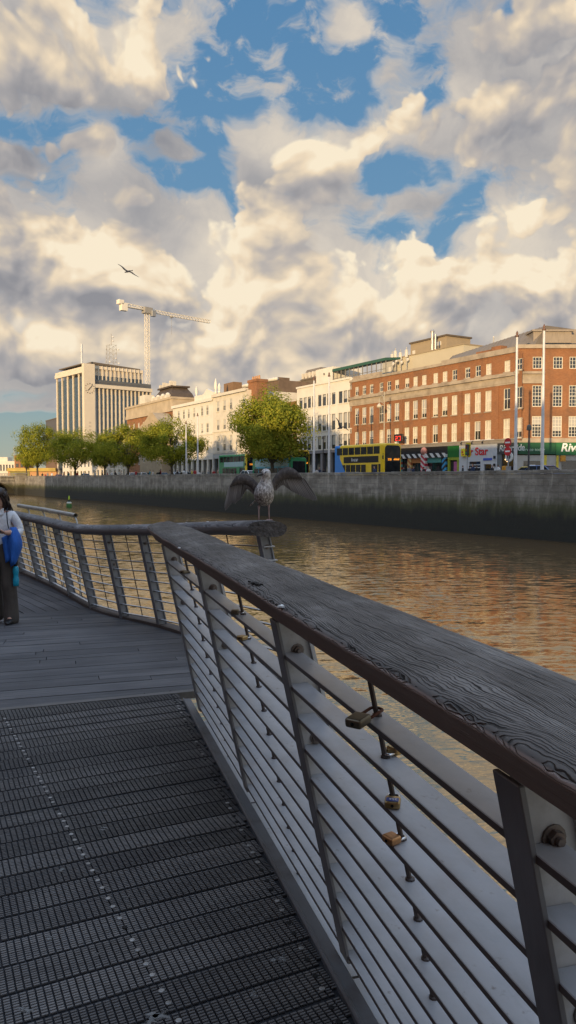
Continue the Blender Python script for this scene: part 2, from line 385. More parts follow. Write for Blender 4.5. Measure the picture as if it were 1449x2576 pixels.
# ---------------------------------------------------------------- ground, water
def make_setting():
    m, T, b = new_mat('river_water')
    co = T.node('ShaderNodeTexCoord').outputs['Object']
    b.inputs['Base Color'].default_value = (.10, .066, .036, 1); b.inputs['Roughness'].default_value = .05; b.inputs['IOR'].default_value = 5.2; b.inputs['Specular Tint'].default_value = (1., .85, .62, 1)
    # ripples: long crests lying across the view of the river, steep along it; slopes set straight on the normal
    ps = T.node('ShaderNodeNewGeometry').outputs['Position']
    wv = T.vmath('ADD', ps, T.vmath('MULTIPLY', T.vmath('SUBTRACT', T.noise(ps, .35, 2, out='Color'), (.5, .5, .5)), (1.2, 1.2, 0)))
    calm = T.maprange(T.noise(T.vmath('MULTIPLY', ps, (.6, 1, 1)), .09, 3, .6), .36, .64, .55, 1.15)
    n1 = T.noise(T.vmath('MULTIPLY', wv, (.8, 2.6, 1)), 1.0, 3, .55, out='Color'); n2 = T.noise(T.vmath('MULTIPLY', wv, (3.6, 11.0, 1)), 1.0, 3, .6, out='Color')
    s1 = T.vmath('SUBTRACT', n1, (.5, .5, .5)); s2 = T.vmath('SUBTRACT', n2, (.5, .5, .5))
    sl = T.vmath('ADD', T.vmath('MULTIPLY', s1, (.12, .52, 0)), T.vmath('MULTIPLY', s2, (.16, .46, 0)))
    sc = T.node('ShaderNodeVectorMath', operation='SCALE'); T.l.new(sl, sc.inputs[0]); T.l.new(calm, sc.inputs['Scale'])
    T.l.new(T.vmath('NORMALIZE', T.vmath('ADD', sc.outputs[0], (0, -.036, 1))), b.inputs['Normal'])
    B = MB(); B.quad((-420, -14, 0), (300, -14, 0), (300, WALL_N + .5, 0), (-420, WALL_N + .5, 0))
    tag(B.build('river_water', m, None, (0, 0, WATER), QROT), kind='structure')
    gm = mat('paving_ground', (.16, .15, .14), .9, var=.2, scale=.5, bump=.01)
    B = MB(); B.box(-3000, 1500, WALL_N + .6, 4000, -8, 0); B.box(-3000, -400, -300, WALL_N + .59, -8, -.01)
    tag(B.build('ground', gm, None, (0, 0, GROUND), QROT), kind='structure')
    rm = mat('road_asphalt', (.055, .055, .06), .85, var=.2, scale=.8, bump=.006, bscale=60)
    B = MB(); B.quad((-260, 51.2, 0), (60, 51.2, 0), (60, 61.5, 0), (-260, 61.5, 0))
    tag(B.build('road', rm, None, (0, 0, GROUND + .004), QROT), kind='structure')
    pm = mat('pavement_slabs', (.25, .24, .22), .85, var=.15, scale=1.2)
    B = MB(); B.box(-260, 60, 61.5, 65.9, 0, .12); B.box(-260, 60, 48.7, 51.2, 0, .12)
    tag(B.build('pavement', pm, None, (0, 0, GROUND + .006), QROT), kind='structure')
    B = MB(); B.box(-420, 300, -300, -12, -8, 0)
    tag(B.build('ground', gm, None, (0, 0, GROUND - .3), QROT), kind='structure')
    wl = mat('road_paint', (.7, .7, .66), .7)
    B = MB()
    for k in range(-60, 12): B.quad((k * 4., 56.3, 0), (k * 4. + 2, 56.3, 0), (k * 4. + 2, 56.42, 0), (k * 4., 56.42, 0))
    tag(B.build('road_markings', wl, None, (0, 0, GROUND + .009), QROT), kind='structure')

def clip_poly(sub, clip):
    """convex clip, clip counter-clockwise"""
    out = list(sub)
    for i in range(len(clip)):
        a = clip[i]; b = clip[(i + 1) % len(clip)]; src = out; out = []
        side = lambda p: (b[0] - a[0]) * (p[1] - a[1]) - (b[1] - a[1]) * (p[0] - a[0])
        for j in range(len(src)):
            p = src[j]; q = src[(j + 1) % len(src)]; sp_, sq = side(p), side(q)
            if sp_ >= 0: out.append(p)
            if (sp_ >= 0) != (sq >= 0):
                k = sp_ / (sp_ - sq); out.append((p[0] + (q[0] - p[0]) * k, p[1] + (q[1] - p[1]) * k))
        if not out: return []
    return out

NR_ANG = R(16.5)
NT_, NM = Vector((-math.sin(NR_ANG), math.cos(NR_ANG))), Vector((math.cos(NR_ANG), math.sin(NR_ANG)))
def nr(t, q): return (NT_.x * t + NM.x * q, NT_.y * t + NM.y * q)       # near railing: t along, q out to the river
NR_ROT = math.pi / 2 + NR_ANG
BASE_Q, RAIL_Q = .885, .64
DROP = -.19

def far_path():
    pts = [y_at(673, 1308, 6.0), y_at(525, 1312, 7.1), y_at(354, 1319, 8.6), y_at(250, 1320, 9.4), y_at(187, 1317, 10.2), y_at(100, 1298, 12.2), y_at(20, 1283, 14.2), y_at(-60, 1272, 16.6), y_at(-140, 1264, 19.6)]
    out = []
    for i in range(len(pts) - 1):
        p0 = pts[max(i - 1, 0)]; p1 = pts[i]; p2 = pts[i + 1]; p3 = pts[min(i + 2, len(pts) - 1)]
        for k in range(12):
            t = k / 12
            out.append(.5 * ((2 * p1) + (p2 - p0) * t + (2 * p0 - 5 * p1 + 4 * p2 - p3) * t * t + (3 * p1 - p0 - 3 * p2 + p3) * t ** 3))
    return out + [pts[-1]]

def far_frame(P, i):
    d = (P[min(i + 1, len(P) - 1)] - P[max(i - 1, 0)]).to_2d().normalized()
    return d, Vector((-d.y, d.x))                                     # along, inward

def make_decks():
    bl0, bl1 = g_at(480, 1738), g_at(0, 1785); d = (bl1 - bl0).normalized(); blL = bl0 + d * 8; blR = bl0 - d * .06
    F = far_path()
    fb0, fb1 = g_at(226, 1529, DROP), g_at(0, 1549, DROP); d2 = (fb1 - fb0).normalized(); fbL = fb0 + d2 * 7
    base = []
    for i in range(0, len(F), 6):
        _, inn = far_frame(F, i); base.append(F[i].to_2d() - inn * .26)
    # --- near deck: anti-slip grooved boards, cells standing up from a plate
    ang = R(26); dx, dy = math.cos(ang), math.sin(ang)
    poly = [nr(-1.6, BASE_Q - .075), nr(5.9, BASE_Q - .075), (blL.x, blL.y), (-8, -2.0)]
    # keep what lies on the near side of the boundary
    nb = Vector((-(blL - blR).y, (blL - blR).x)).normalized()
    if nb.y > 0: nb = -nb
    near = [tuple(p) for p in clip_poly(poly, [(blR.x + 3 * (blR - blL).x / 8, blR.y + 3 * (blR - blL).y / 8), (blL.x * 1.5 - blR.x * .5, blL.y * 1.5 - blR.y * .5), (-12, -6), (6, -6)])]
    B = MB(); B.mi = 0; B.prism(near, -.06, -.009)
    e = np.array([(-dy), dx]); a = np.array([dx, dy])
    BW, CL, CW = .149, .0245, .0118
    ro = np.array([blR.x, blR.y]); rd = np.array([(blL - blR).x, (blL - blR).y]); rd /= np.linalg.norm(rd)
    tq = np.array([NM.x, NM.y])
    V, Fc, MI = [], [], []
    for row in range(-4, 46):
        c0 = row * BW + .35
        n_in = 11
        rng = random.Random(row); shift = rng.uniform(0, CL); tilt = rng.uniform(-.0015, .0015); skew = rng.uniform(-.0016, .0016)
        us = np.arange(-3.6, 3.2, CL) + shift
        for k in range(n_in):
            y0 = c0 + .0075 + k * (BW - .015) / n_in; y1 = y0 + (BW - .015) / n_in - .0036
            x0 = us; x1 = us + CL - .0042
            cx = (x0 + x1) / 2; cy = (y0 + y1) / 2
            px = a[0] * cx + e[0] * cy; py = a[1] * cx + e[1] * cy
            ok = (px * tq[0] + py * tq[1] < BASE_Q - .085) & (py > .75) & (np.abs(px) < .40 * py + .5)
            ok &= ((px - ro[0]) * (-rd[1]) + (py - ro[1]) * rd[0]) > .03 if ((-3 - ro[0]) * (-rd[1]) + (1 - ro[1]) * rd[0]) > 0 else ((px - ro[0]) * (-rd[1]) + (py - ro[1]) * rd[0]) < -.03
            x0 = x0[ok]; x1 = x1[ok]
            if not len(x0): continue
            z1 = tilt + skew * (k - 5) * .3 + np.random.uniform(-.0006, .0006, len(x0)); z0 = np.full(len(x0), -.0095); s = .0010
            for (xx, yy, zz) in ((x0, y0, z0), (x1, y0, z0), (x1, y1, z0), (x0, y1, z0), (x0 + s, y0 + s, z1), (x1 - s, y0 + s, z1), (x1 - s, y1 - s, z1), (x0 + s, y1 - s, z1)):
                yv = np.full(len(x0), yy)
                V.append(np.stack([a[0] * xx + e[0] * yv, a[1] * xx + e[1] * yv, zz], 1)); MI.append((len(x0),))
    # blocks of eight corner arrays -> faces (studs and stains follow)
    verts = []; faces = []; o = len(B.v)
    for q in range(0, len(V), 8):
        blk = np.stack(V[q:q + 8], 1); n = blk.shape[0]; verts.append(blk.reshape(-1, 3))
        ids = o + np.arange(n)[:, None] * 8
        for f in ((4, 5, 6, 7), (0, 1, 5, 4), (1, 2, 6, 5), (2, 3, 7, 6), (3, 0, 4, 7)): faces.append(ids + np.array(f)[None, :])
        o += n * 8
    allv = np.concatenate([np.array(B.v)] + verts); fl = list(B.f) + np.concatenate(faces).tolist()
    mi = [0] * len(B.f) + [1] * (len(fl) - len(B.f))
    # studs in two rows, some gone
    S = MB()
    for row in range(-4, 46):
        for off in (.042, .105):
            cy = row * BW + .35 + off
            for (ua, va, ub, vb) in ((8, 1802, 393, 2470), (430, 1742, 760, 2390)):
                A_, B_ = g_at(ua, va), g_at(ub, vb)
                ya = e[0] * A_.x + e[1] * A_.y; yb = e[0] * B_.x + e[1] * B_.y; k = (cy - ya) / (yb - ya)
                if k < -.02 or k > 1.5: continue
                p = A_.lerp(B_, k); gone = random.random() < (.22 if ua == 8 else .62)
                if p.y < .8: continue
                S.mi = 3 if gone else 2
                r = .0078
                S.lathe([(r * 1.25, -.002), (r * 1.25, .0018 if gone else .0022), (r * .8, .0034 if not gone else .002)], 10, (p.x, p.y, 0))
    S.mi = 4; rs = random.Random(12)
    for u, v, r in ((388, 2560, .028), (420, 2540, .012), (700, 2410, .02), (395, 1945, .016), (438, 1925, .010), (390, 1880, .009), (255, 2085, .014), (150, 2190, .012), (590, 2290, .013), (545, 2265, .010), (320, 2255, .009), (60, 2545, .013), (240, 2400, .008), (200, 1950, .010), (480, 2120, .010), (300, 2010, .008), (120, 2360, .010), (640, 2500, .011)):
        p = g_at(u, v, 0)
        for _ in range(3): dropping(S, p.x + rs.uniform(-1, 1) * r, p.y + rs.uniform(-1, 1) * r, .0022, r * rs.uniform(.3, .8), rs)
    n0 = len(allv); allv = np.concatenate([allv, np.array(S.v)]); fl += [[i + n0 for i in f] for f in S.f]; mi += S.m
    me = bpy.data.meshes.new('grating_deck'); me.from_pydata(allv.tolist(), [], fl)
    deep = mat('deck_gap', (.016, .017, .02), .9)
    cm, T, b = new_mat('grooved_board')
    co = T.node('ShaderNodeTexCoord').outputs['Object']
    al = T.vmath('DOT_PRODUCT', co, (dx, dy, 0), out=1); ac = T.vmath('DOT_PRODUCT', co, (-dy, dx, 0), out=1)
    bi = T.math('FLOOR', T.math('DIVIDE', T.math('SUBTRACT', ac, .35), BW))
    wn = T.node('ShaderNodeTexWhiteNoise', noise_dimensions='1D'); T.l.new(bi, wn.inputs['W'])
    geo = T.node('ShaderNodeNewGeometry')
    v1 = T.math('ADD', T.math('MULTIPLY', wn.outputs['Value'], .5), T.math('MULTIPLY', geo.outputs['Random Per Island'], .22))
    cbx = T.node('ShaderNodeCombineXYZ'); T.l.new(al, cbx.inputs[0]); T.l.new(T.math('MULTIPLY', ac, 4.), cbx.inputs[1])
    v1 = T.math('ADD', v1, T.math('MULTIPLY', T.noise(cbx.outputs[0], 2.2, 5, .6), .7))
    c = T.ramp(v1, [(.30, (.054, .051, .050)), (.62, (.102, .097, .094)), (1.0, (.18, .171, .165))])
    c = T.mix(T.maprange(T.noise(co, 3.2, 6, .7), .55, .75, 0, .35), c, (.20, .19, .18, 1))
    d_ = T.maprange(T.noise(co, .9, 5, .65), .40, .66, 0, .75)
    c = T.mix(d_, c, (.042, .040, .044, 1))
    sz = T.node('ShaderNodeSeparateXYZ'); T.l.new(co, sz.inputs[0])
    c = T.mix(T.maprange(sz.outputs[2], -.008, -.001), (.012, .012, .014, 1), c)  # cells darken toward the groove floor: dirt and painted-in occlusion
    T.l.new(c, b.inputs['Base Color']); b.inputs['Roughness'].default_value = .62; b.inputs['Specular IOR Level'].default_value = .45
    stud = mat('steel_stud', (.31, .30, .285), .5, .4, var=.3, scale=14, dirt=(.12, .11, .10), dscale=9, damt=.7)
    for m_ in (deep, cm, stud, mat('stud_hole', (.008, .008, .008), .9), mat('pale_stain', (.17, .17, .165), .9, var=.4, scale=30)): me.materials.append(m_)
    me.polygons.foreach_set('material_index', mi); me.update()
    tag(link('grating_deck', me), kind='structure')
    # --- middle deck: grey planks on a gentle ramp
    nv = Vector((nb.x, nb.y))
    L = abs((Vector((fb0.x, fb0.y)) - Vector((blR.x, blR.y))).dot(nv))
    def zmid(x, y): return DROP * max(0., min(1., abs((Vector((x, y)) - Vector((blR.x, blR.y))).dot(nv)) / (L * .96)))
    br_ = [b_ for b_ in base if b_.y < fb0.y + .2]
    ctr = [Vector((blR.x, blR.y)), Vector(nr(5.75, BASE_Q)), br_[0], br_[2], br_[-1], Vector((fb0.x, fb0.y)) + Vector((.02, .03)), Vector((fbL.x, fbL.y)), Vector((blL.x, blL.y))]
    hull = convex_hull(ctr)
    def planks(name, mt, hull, ang, w, zf, gap, zoff=0., thick=.04):
        B = MB(); ca, sa = math.cos(ang), math.sin(ang); r_ = random.Random(5)
        ps = [(-sa * p[0] + ca * p[1]) for p in hull]; k = math.floor(min(ps) / w)
        while k * w < max(ps):
            y0, y1 = k * w + gap / 2, (k + 1) * w - gap / 2; k += 1
            cuts = [-40]; x = -14 + r_.uniform(0, 3)
            while x < 14: cuts.append(x); x += r_.uniform(2.4, 3.6)
            cuts.append(40)
            for x0, x1 in zip(cuts, cuts[1:]):
                x0 += .003; x1 -= .003
                rect = [(ca * x - sa * y, sa * x + ca * y) for x, y in ((x0, y0), (x1, y0), (x1, y1), (x0, y1))]
                pl = clip_poly(rect, hull)
                if len(pl) < 3: continue
                dz = r_.uniform(-.002, .002) + zoff
                B.loft([[(x, y, zf(x, y) + dz - thick) for x, y in pl], [(x, y, zf(x, y) + dz) for x, y in pl]])
        return tag(B.build(name, mt), kind='structure')
    planks('plank_deck', plank_mat('grey_planks', R(16.5), (.062, .062, .068), (.17, .165, .165)), hull, R(16.5), .142, zmid, .006)
    # metal nosing where the two decks meet
    B = MB(); n2 = Vector((nb.x, nb.y, 0))
    a0 = blR; a1 = blL
    B.loft([[tuple(a0 + n2 * .03 + Vector((0, 0, -.05))), tuple(a0 - n2 * .035 + Vector((0, 0, -.05))), tuple(a0 - n2 * .035 + Vector((0, 0, .002))), tuple(a0 + n2 * .03 + Vector((0, 0, .004)))],
            [tuple(a1 + n2 * .03 + Vector((0, 0, -.05))), tuple(a1 - n2 * .035 + Vector((0, 0, -.05))), tuple(a1 - n2 * .035 + Vector((0, 0, .002))), tuple(a1 + n2 * .03 + Vector((0, 0, .004)))]])
    tag(B.build('deck_nosing_strip', mat('worn_nosing', (.11, .105, .10), .6, .2, var=.3, scale=6)), kind='structure')
    # --- far deck: planks running with the walk
    base2 = [b_ for b_ in base if b_.y > fb0.y - 1.2]
    hull2 = [Vector((fb0.x, fb0.y)), *[b_ + Vector((.0, 0)) for b_ in base2[1:]], Vector((-14, 20)), Vector((fbL.x, fbL.y))]
    hull2 = convex_hull(hull2)
    planks('far_plank_deck', plank_mat('brown_planks', R(124), (.06, .058, .064), (.15, .145, .15)), hull2, R(124), .15, lambda x, y: DROP - .012, .012)
    # timber edge under the far railing and the dark sides of the decks
    B = MB()
    pts = []
    for i in range(0, len(F), 3):
        d_, inn = far_frame(F, i); b0 = F[i].to_2d() - inn * .20; b1 = F[i].to_2d() - inn * .36
        z = zmid(b0.x, b0.y) if b0.y < fb0.y else DROP
        pts.append([(b0.x, b0.y, z - .12), (b1.x, b1.y, z - .12), (b1.x, b1.y, z + .03), (b0.x, b0.y, z + .03)])
    B.loft(pts)
    tag(B.build('deck_edge_beam', mat('edge_timber', (.085, .068, .060), .8, var=.3, scale=3, stretch=(1, 1, 4))), kind='structure')

def convex_hull(P):
    P = sorted({(round(p[0], 5), round(p[1], 5)) for p in P})
    def half(pts):
        h = []
        for p in pts:
            while len(h) >= 2 and (h[-1][0] - h[-2][0]) * (p[1] - h[-2][1]) - (h[-1][1] - h[-2][1]) * (p[0] - h[-2][0]) <= 0: h.pop()
            h.append(p)
        return h
    a, b = half(P), half(P[::-1])
    return a[:-1] + b[:-1]

def plank_mat(name, ang, lo, hi):
    m, T, b = new_mat(name)
    co = T.node('ShaderNodeTexCoord').outputs['Object']
    al = T.vmath('DOT_PRODUCT', co, (math.cos(ang), math.sin(ang), 0), out=1); ac = T.vmath('DOT_PRODUCT', co, (-math.sin(ang), math.cos(ang), 0), out=1)
    cb = T.node('ShaderNodeCombineXYZ'); T.l.new(T.math('MULTIPLY', al, 1.1), cb.inputs[0]); T.l.new(T.math('MULTIPLY', ac, 24.), cb.inputs[1])
    g = T.noise(cb.outputs[0], 1.5, 7, .66)
    isl = T.node('ShaderNodeNewGeometry').outputs['Random Per Island']
    big = T.noise(co, .8, 4, .6)
    f = T.math('ADD', T.math('MULTIPLY', g, .75), T.math('ADD', T.math('MULTIPLY', isl, .22), T.math('MULTIPLY', T.math('SUBTRACT', big, .5), .7)))
    c = T.ramp(f, [(.22, tuple(x * .6 for x in lo)), (.45, lo), (.85, hi)])
    T.l.new(c, b.inputs['Base Color']); b.inputs['Roughness'].default_value = .7; b.inputs['Specular IOR Level'].default_value = .4
    bp = T.node('ShaderNodeBump'); bp.inputs['Distance'].default_value = .004; T.l.new(g, bp.inputs['Height']); T.l.new(bp.outputs[0], b.inputs['Normal'])
    return m

# ---------------------------------------------------------------- railings
def near_ring():
    p = [(.114, 1.262), (.098, 1.281), (.0, 1.292), (-.110, 1.291), (-.149, 1.272), (-.147, 1.215), (-.112, 1.168), (-.02, 1.160), (.022, 1.163), (.050, 1.195), (.085, 1.235)]
    for _ in range(2):
        p = [((a[0] * (1 - k) + b[0] * k), (a[1] * (1 - k) + b[1] * k)) for a, b in zip(p, p[1:] + p[:1]) for k in (.25, .75)]
    return [(y, z - 1.28) for y, z in p][::-1]

def rail_ring(w, h, n=22, taper=0.):
    """rounded section: y to the inner side, z from 0 (top) down to -h"""
    out = []
    for k in range(n):
        t = 2 * math.pi * k / n; c, s = math.cos(t), math.sin(t)
        y = math.copysign(abs(c) ** .62, c) * w / 2; z = math.copysign(abs(s) ** .62, s) * h / 2 - h / 2
        z -= (y / (w / 2)) ** 2 * .010 * (1 if s > 0 else -1)
        if taper: y *= 1 - taper * max(0., min(1., (-z - h * .30) / (h * .7))) ** 1.3
        out.append((y, z))
    return out

LEAN = (BASE_Q - RAIL_Q) / 1.14
def post_meshes(h=1.15, wtop=.088, wbot=.115, x=0.):
    """a leaning post standing at y = 0 with y inward; flange, web with two bolts, seat plate"""
    F = MB(); y1 = LEAN * h
    F.loft([[(x - .036, -.006, 0), (x + .036, -.006, 0), (x + .036, .006, 0), (x - .036, .006, 0)], [(x - .036, y1 - .006, h), (x + .036, y1 - .006, h), (x + .036, y1 + .006, h), (x - .036, y1 + .006, h)]])
    Wb = MB()
    Wb.loft([[(x - .006, -.006 - wbot, 0), (x + .006, -.006 - wbot, 0), (x + .006, -.0065, 0), (x - .006, -.0065, 0)], [(x - .006, y1 - .006 - wtop, h), (x + .006, y1 - .006 - wtop, h), (x + .006, y1 - .0065, h), (x - .006, y1 - .0065, h)]])
    Wb.loft([[(x - .022, -.0185 - wbot, 0), (x + .022, -.0185 - wbot, 0), (x + .022, -.0065 - wbot, 0), (x - .022, -.0065 - wbot, 0)], [(x - .022, y1 - .0185 - wtop, h), (x + .022, y1 - .0185 - wtop, h), (x + .022, y1 - .0065 - wtop, h), (x - .022, y1 - .0065 - wtop, h)]])
    Wb.box(x - .030, x + .030, y1 - .085, y1 - .008, h - .002, h + .012)
    bolts = []
    for zb in (h - .10, h * .66, h * .42, h * .18):
        K = MB(); yb = LEAN * zb - .055
        for sx in (-1, 1):
            x0 = x + sx * .006
            def ring(r, xx, n=6): return [(xx, yb + r * math.cos(2 * math.pi * k / n + .3), zb + r * math.sin(2 * math.pi * k / n + .3)) for k in range(n)]
            def ringc(r, xx): return [(xx, yb + r * math.cos(2 * math.pi * k / 12), zb + r * math.sin(2 * math.pi * k / 12)) for k in range(12)]
            K.loft([ringc(.021, x0), ringc(.021, x0 + sx * .004)]); K.loft([ring(.015, x0 + sx * .004), ring(.014, x0 + sx * .014)]); K.loft([ringc(.008, x0 + sx * .014), ringc(.0065, x0 + sx * .022)])
        bolts.append(K)
    return F, Wb, bolts

STEEL = []
def steel_mats():
    if STEEL: return STEEL
    paint = mat('railing_paint', (.47, .48, .49), .42, .0, var=.10, scale=5, dirt=(.22, .18, .15), dscale=7., damt=.55, bump=.0006, bscale=60)
    flange = mat('weathered_flange', (.23, .235, .25), .48, .25, var=.3, scale=4, dirt=(.085, .065, .055), dscale=3.2, damt=.85, bump=.0008, bscale=50, stretch=(1, 1, .35))
    slat, T, b = new_mat('painted_slat')
    co = T.node('ShaderNodeTexCoord').outputs['Object']
    n = T.noise(T.vmath('MULTIPLY', co, (1, 1, 1)), 6., 5, .6)
    c = T.ramp(n, [(.3, (.33, .345, .37)), (.7, (.43, .44, .46))])
    c = T.mix(T.maprange(T.noise(co, 24., 5, .7), .60, .74, 0, .8), c, (.14, .115, .10, 1)); c = T.mix(T.maprange(T.noise(T.vmath('MULTIPLY', co, (1, 3, 1)), 9., 6, .7), .48, .78, 0, .22), c, (.20, .185, .175, 1))
    c = T.mix(T.maprange(T.noise(co, 2.4, 5, .65), .50, .80, 0, .5), c, (.27, .22, .19, 1))
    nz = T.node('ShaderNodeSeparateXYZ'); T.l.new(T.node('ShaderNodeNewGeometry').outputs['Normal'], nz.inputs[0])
    c = T.mix(T.maprange(nz.outputs[2], .2, .8), (.085, .068, .062, 1), c)         # edges and undersides are dark brown
    T.l.new(c, b.inputs['Base Color']); b.inputs['Roughness'].default_value = .40; b.inputs['Specular IOR Level'].default_value = .5
    bp = T.node('ShaderNodeBump'); bp.inputs['Distance'].default_value = .0008; T.l.new(T.noise(co, 18, 4), bp.inputs['Height']); T.l.new(bp.outputs[0], b.inputs['Normal'])
    bolt = mat('old_bolt', (.20, .18, .17), .5, .6, var=.3, scale=30, dirt=(.10, .05, .03), dscale=30, damt=.7)
    rod = mat('dark_rod', (.085, .07, .065), .5, .3, var=.3, scale=12)
    STEEL.extend((paint, flange, slat, bolt, rod)); return STEEL

SLAT_Z = [1.04 - .1015 * k for k in range(13)]
NEAR_T = [-.40, .985, 2.31, 3.74, 5.13]
def dropping(B, x, y, z, r, rng):
    n = 13; ring = []
    for k in range(n):
        t = 2 * math.pi * k / n; q = r * rng.choice((.35, .6, .9, 1.25)); ring.append((x + q * math.cos(t) * 1.7, y + q * math.sin(t) * .8))
    B.loft([[(a, b, z - .004) for a, b in ring], [(x + (a - x) * .8, y + (b - y) * .8, z + .0004) for a, b in ring]])

def make_near_railing():
    root = thing('railing', 'leaning steel railing with broad weathered timber handrail along the grooved deck', 'railing', (0, 0, 0), NR_ROT, 'boardwalk railings')
    paint, flange, slat, bolt, rod = steel_mats()
    wood = wood_mat('weathered_handrail', (.050, .044, .039), (.150, .133, .119), (.29, .265, .24), line=.0042, swirl=.034, brown=(.50, .40, .35))
    white = mat('bird_lime', (.62, .62, .60), .8, var=.15, scale=40)
    # handrail: lofted with worn waves, mitred far end
    from mathutils import noise as mn
    sec = near_ring(); B = MB(); rings = []
    xs = [-1.5 + .045 * k for k in range(int(6.35 / .045))]
    xs = [x for x in xs if x < 4.86] + [4.9, 5.0]
    for x in xs:
        ring = []
        for (y, z) in sec:
            amp = .0035 + .010 * max(0., (x - 2.6) / 2.6)
            w_ = mn.noise(Vector((x * 2.2, y * 6, z * 4))) * amp + mn.noise(Vector((x * 7, y * 14, z * 8))) * amp * .35
            top = 1 if z > -.05 else .3
            xe = x
            if x > 4.6: xe = x + (-(y) / .134 + 1) * .36 * min(1, (x - 4.6) / .4)
            ring.append((xe, -RAIL_Q + y * (1 + w_ * 1.2), 1.28 + z + w_ * top))
        rings.append(ring)
    B.mi = 0; B.loft(rings)
    rng = random.Random(3); B.mi = 1
    for u, v, r in [(880, 1625, .016), (965, 1617, .013), (708, 1516, .012), (792, 1511, .010), (640, 1430, .011), (560, 1452, .012), (520, 1392, .010), (590, 1440, .008), (1205, 1725, .008), (700, 1462, .008), (620, 1406, .009), (980, 1640, .006), (450, 1372, .010), (1320, 1790, .007), (760, 1560, .006)]:
        p = g_at(u, v, 1.283); t = p.x * NT_.x + p.y * NT_.y; q = p.x * NM.x + p.y * NM.y
        zz = 1.28 - .010 * ((q - RAIL_Q) / .134) ** 2
        if abs(q - RAIL_Q) < .12: dropping(B, t, -q, zz + .002, r, rng)
    B.mi = 2
    for u, v, r in ((640, 1466, .016), (652, 1470, .012), (628, 1463, .008)):
        p = g_at(u, v, 1.285); dropping(B, p.x * NT_.x + p.y * NT_.y, -(p.x * NM.x + p.y * NM.y), 1.2868, r, rng)
    hr = B.build('handrail', [wood, white, mat('knot_hole', (.012, .010, .009), .9)], root, smooth=True, sharp=50)
    # knot hole in the timber
    for i, t in enumerate(NEAR_T):
        F, Wb, bolts = post_meshes(); po = F.build('post', flange, root, (t, -BASE_Q, 0)); add_bevel(po, .002, 1)
        w = Wb.build('post_web', paint, po)
        for K in bolts: K.build('bolt', bolt, po)
    for (t0, t1) in zip(NEAR_T, NEAR_T[1:]):
        for z in SLAT_Z:
            yf = LEAN * z - .002
            S = MB(); S.box(t0 + .0065, t1 - .0065, yf - .064, yf, z - .0105, z + .0045)
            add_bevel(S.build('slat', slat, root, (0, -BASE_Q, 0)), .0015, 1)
        tm = (t0 + t1) / 2 - .025; S = MB(); S.tube([(tm, LEAN * -.1 - .037, -.10), (tm, LEAN * 1.19 - .037, 1.19)], .0065, 8)
        for z in SLAT_Z: S.lathe([(.012, z + .0045), (.012, z + .009), (.008, z + .011)], 8, (tm, LEAN * z - .037, 0))
        S.build('tie_rod', rod, root, (0, -BASE_Q, 0), smooth=True, sharp=40)
    S = MB(); S.box(-1.6, 5.4, .020, .078, -.20, .012)
    S.box(-1.6, 5.4, .066, .0785, .0125, .020)
    add_bevel(S.build('edge_beam', mat('beam_paint', (.13, .135, .145), .5, .1, var=.3, scale=4, dirt=(.06, .05, .045), dscale=4, damt=.8), root, (0, -BASE_Q, 0)), .004, 1)

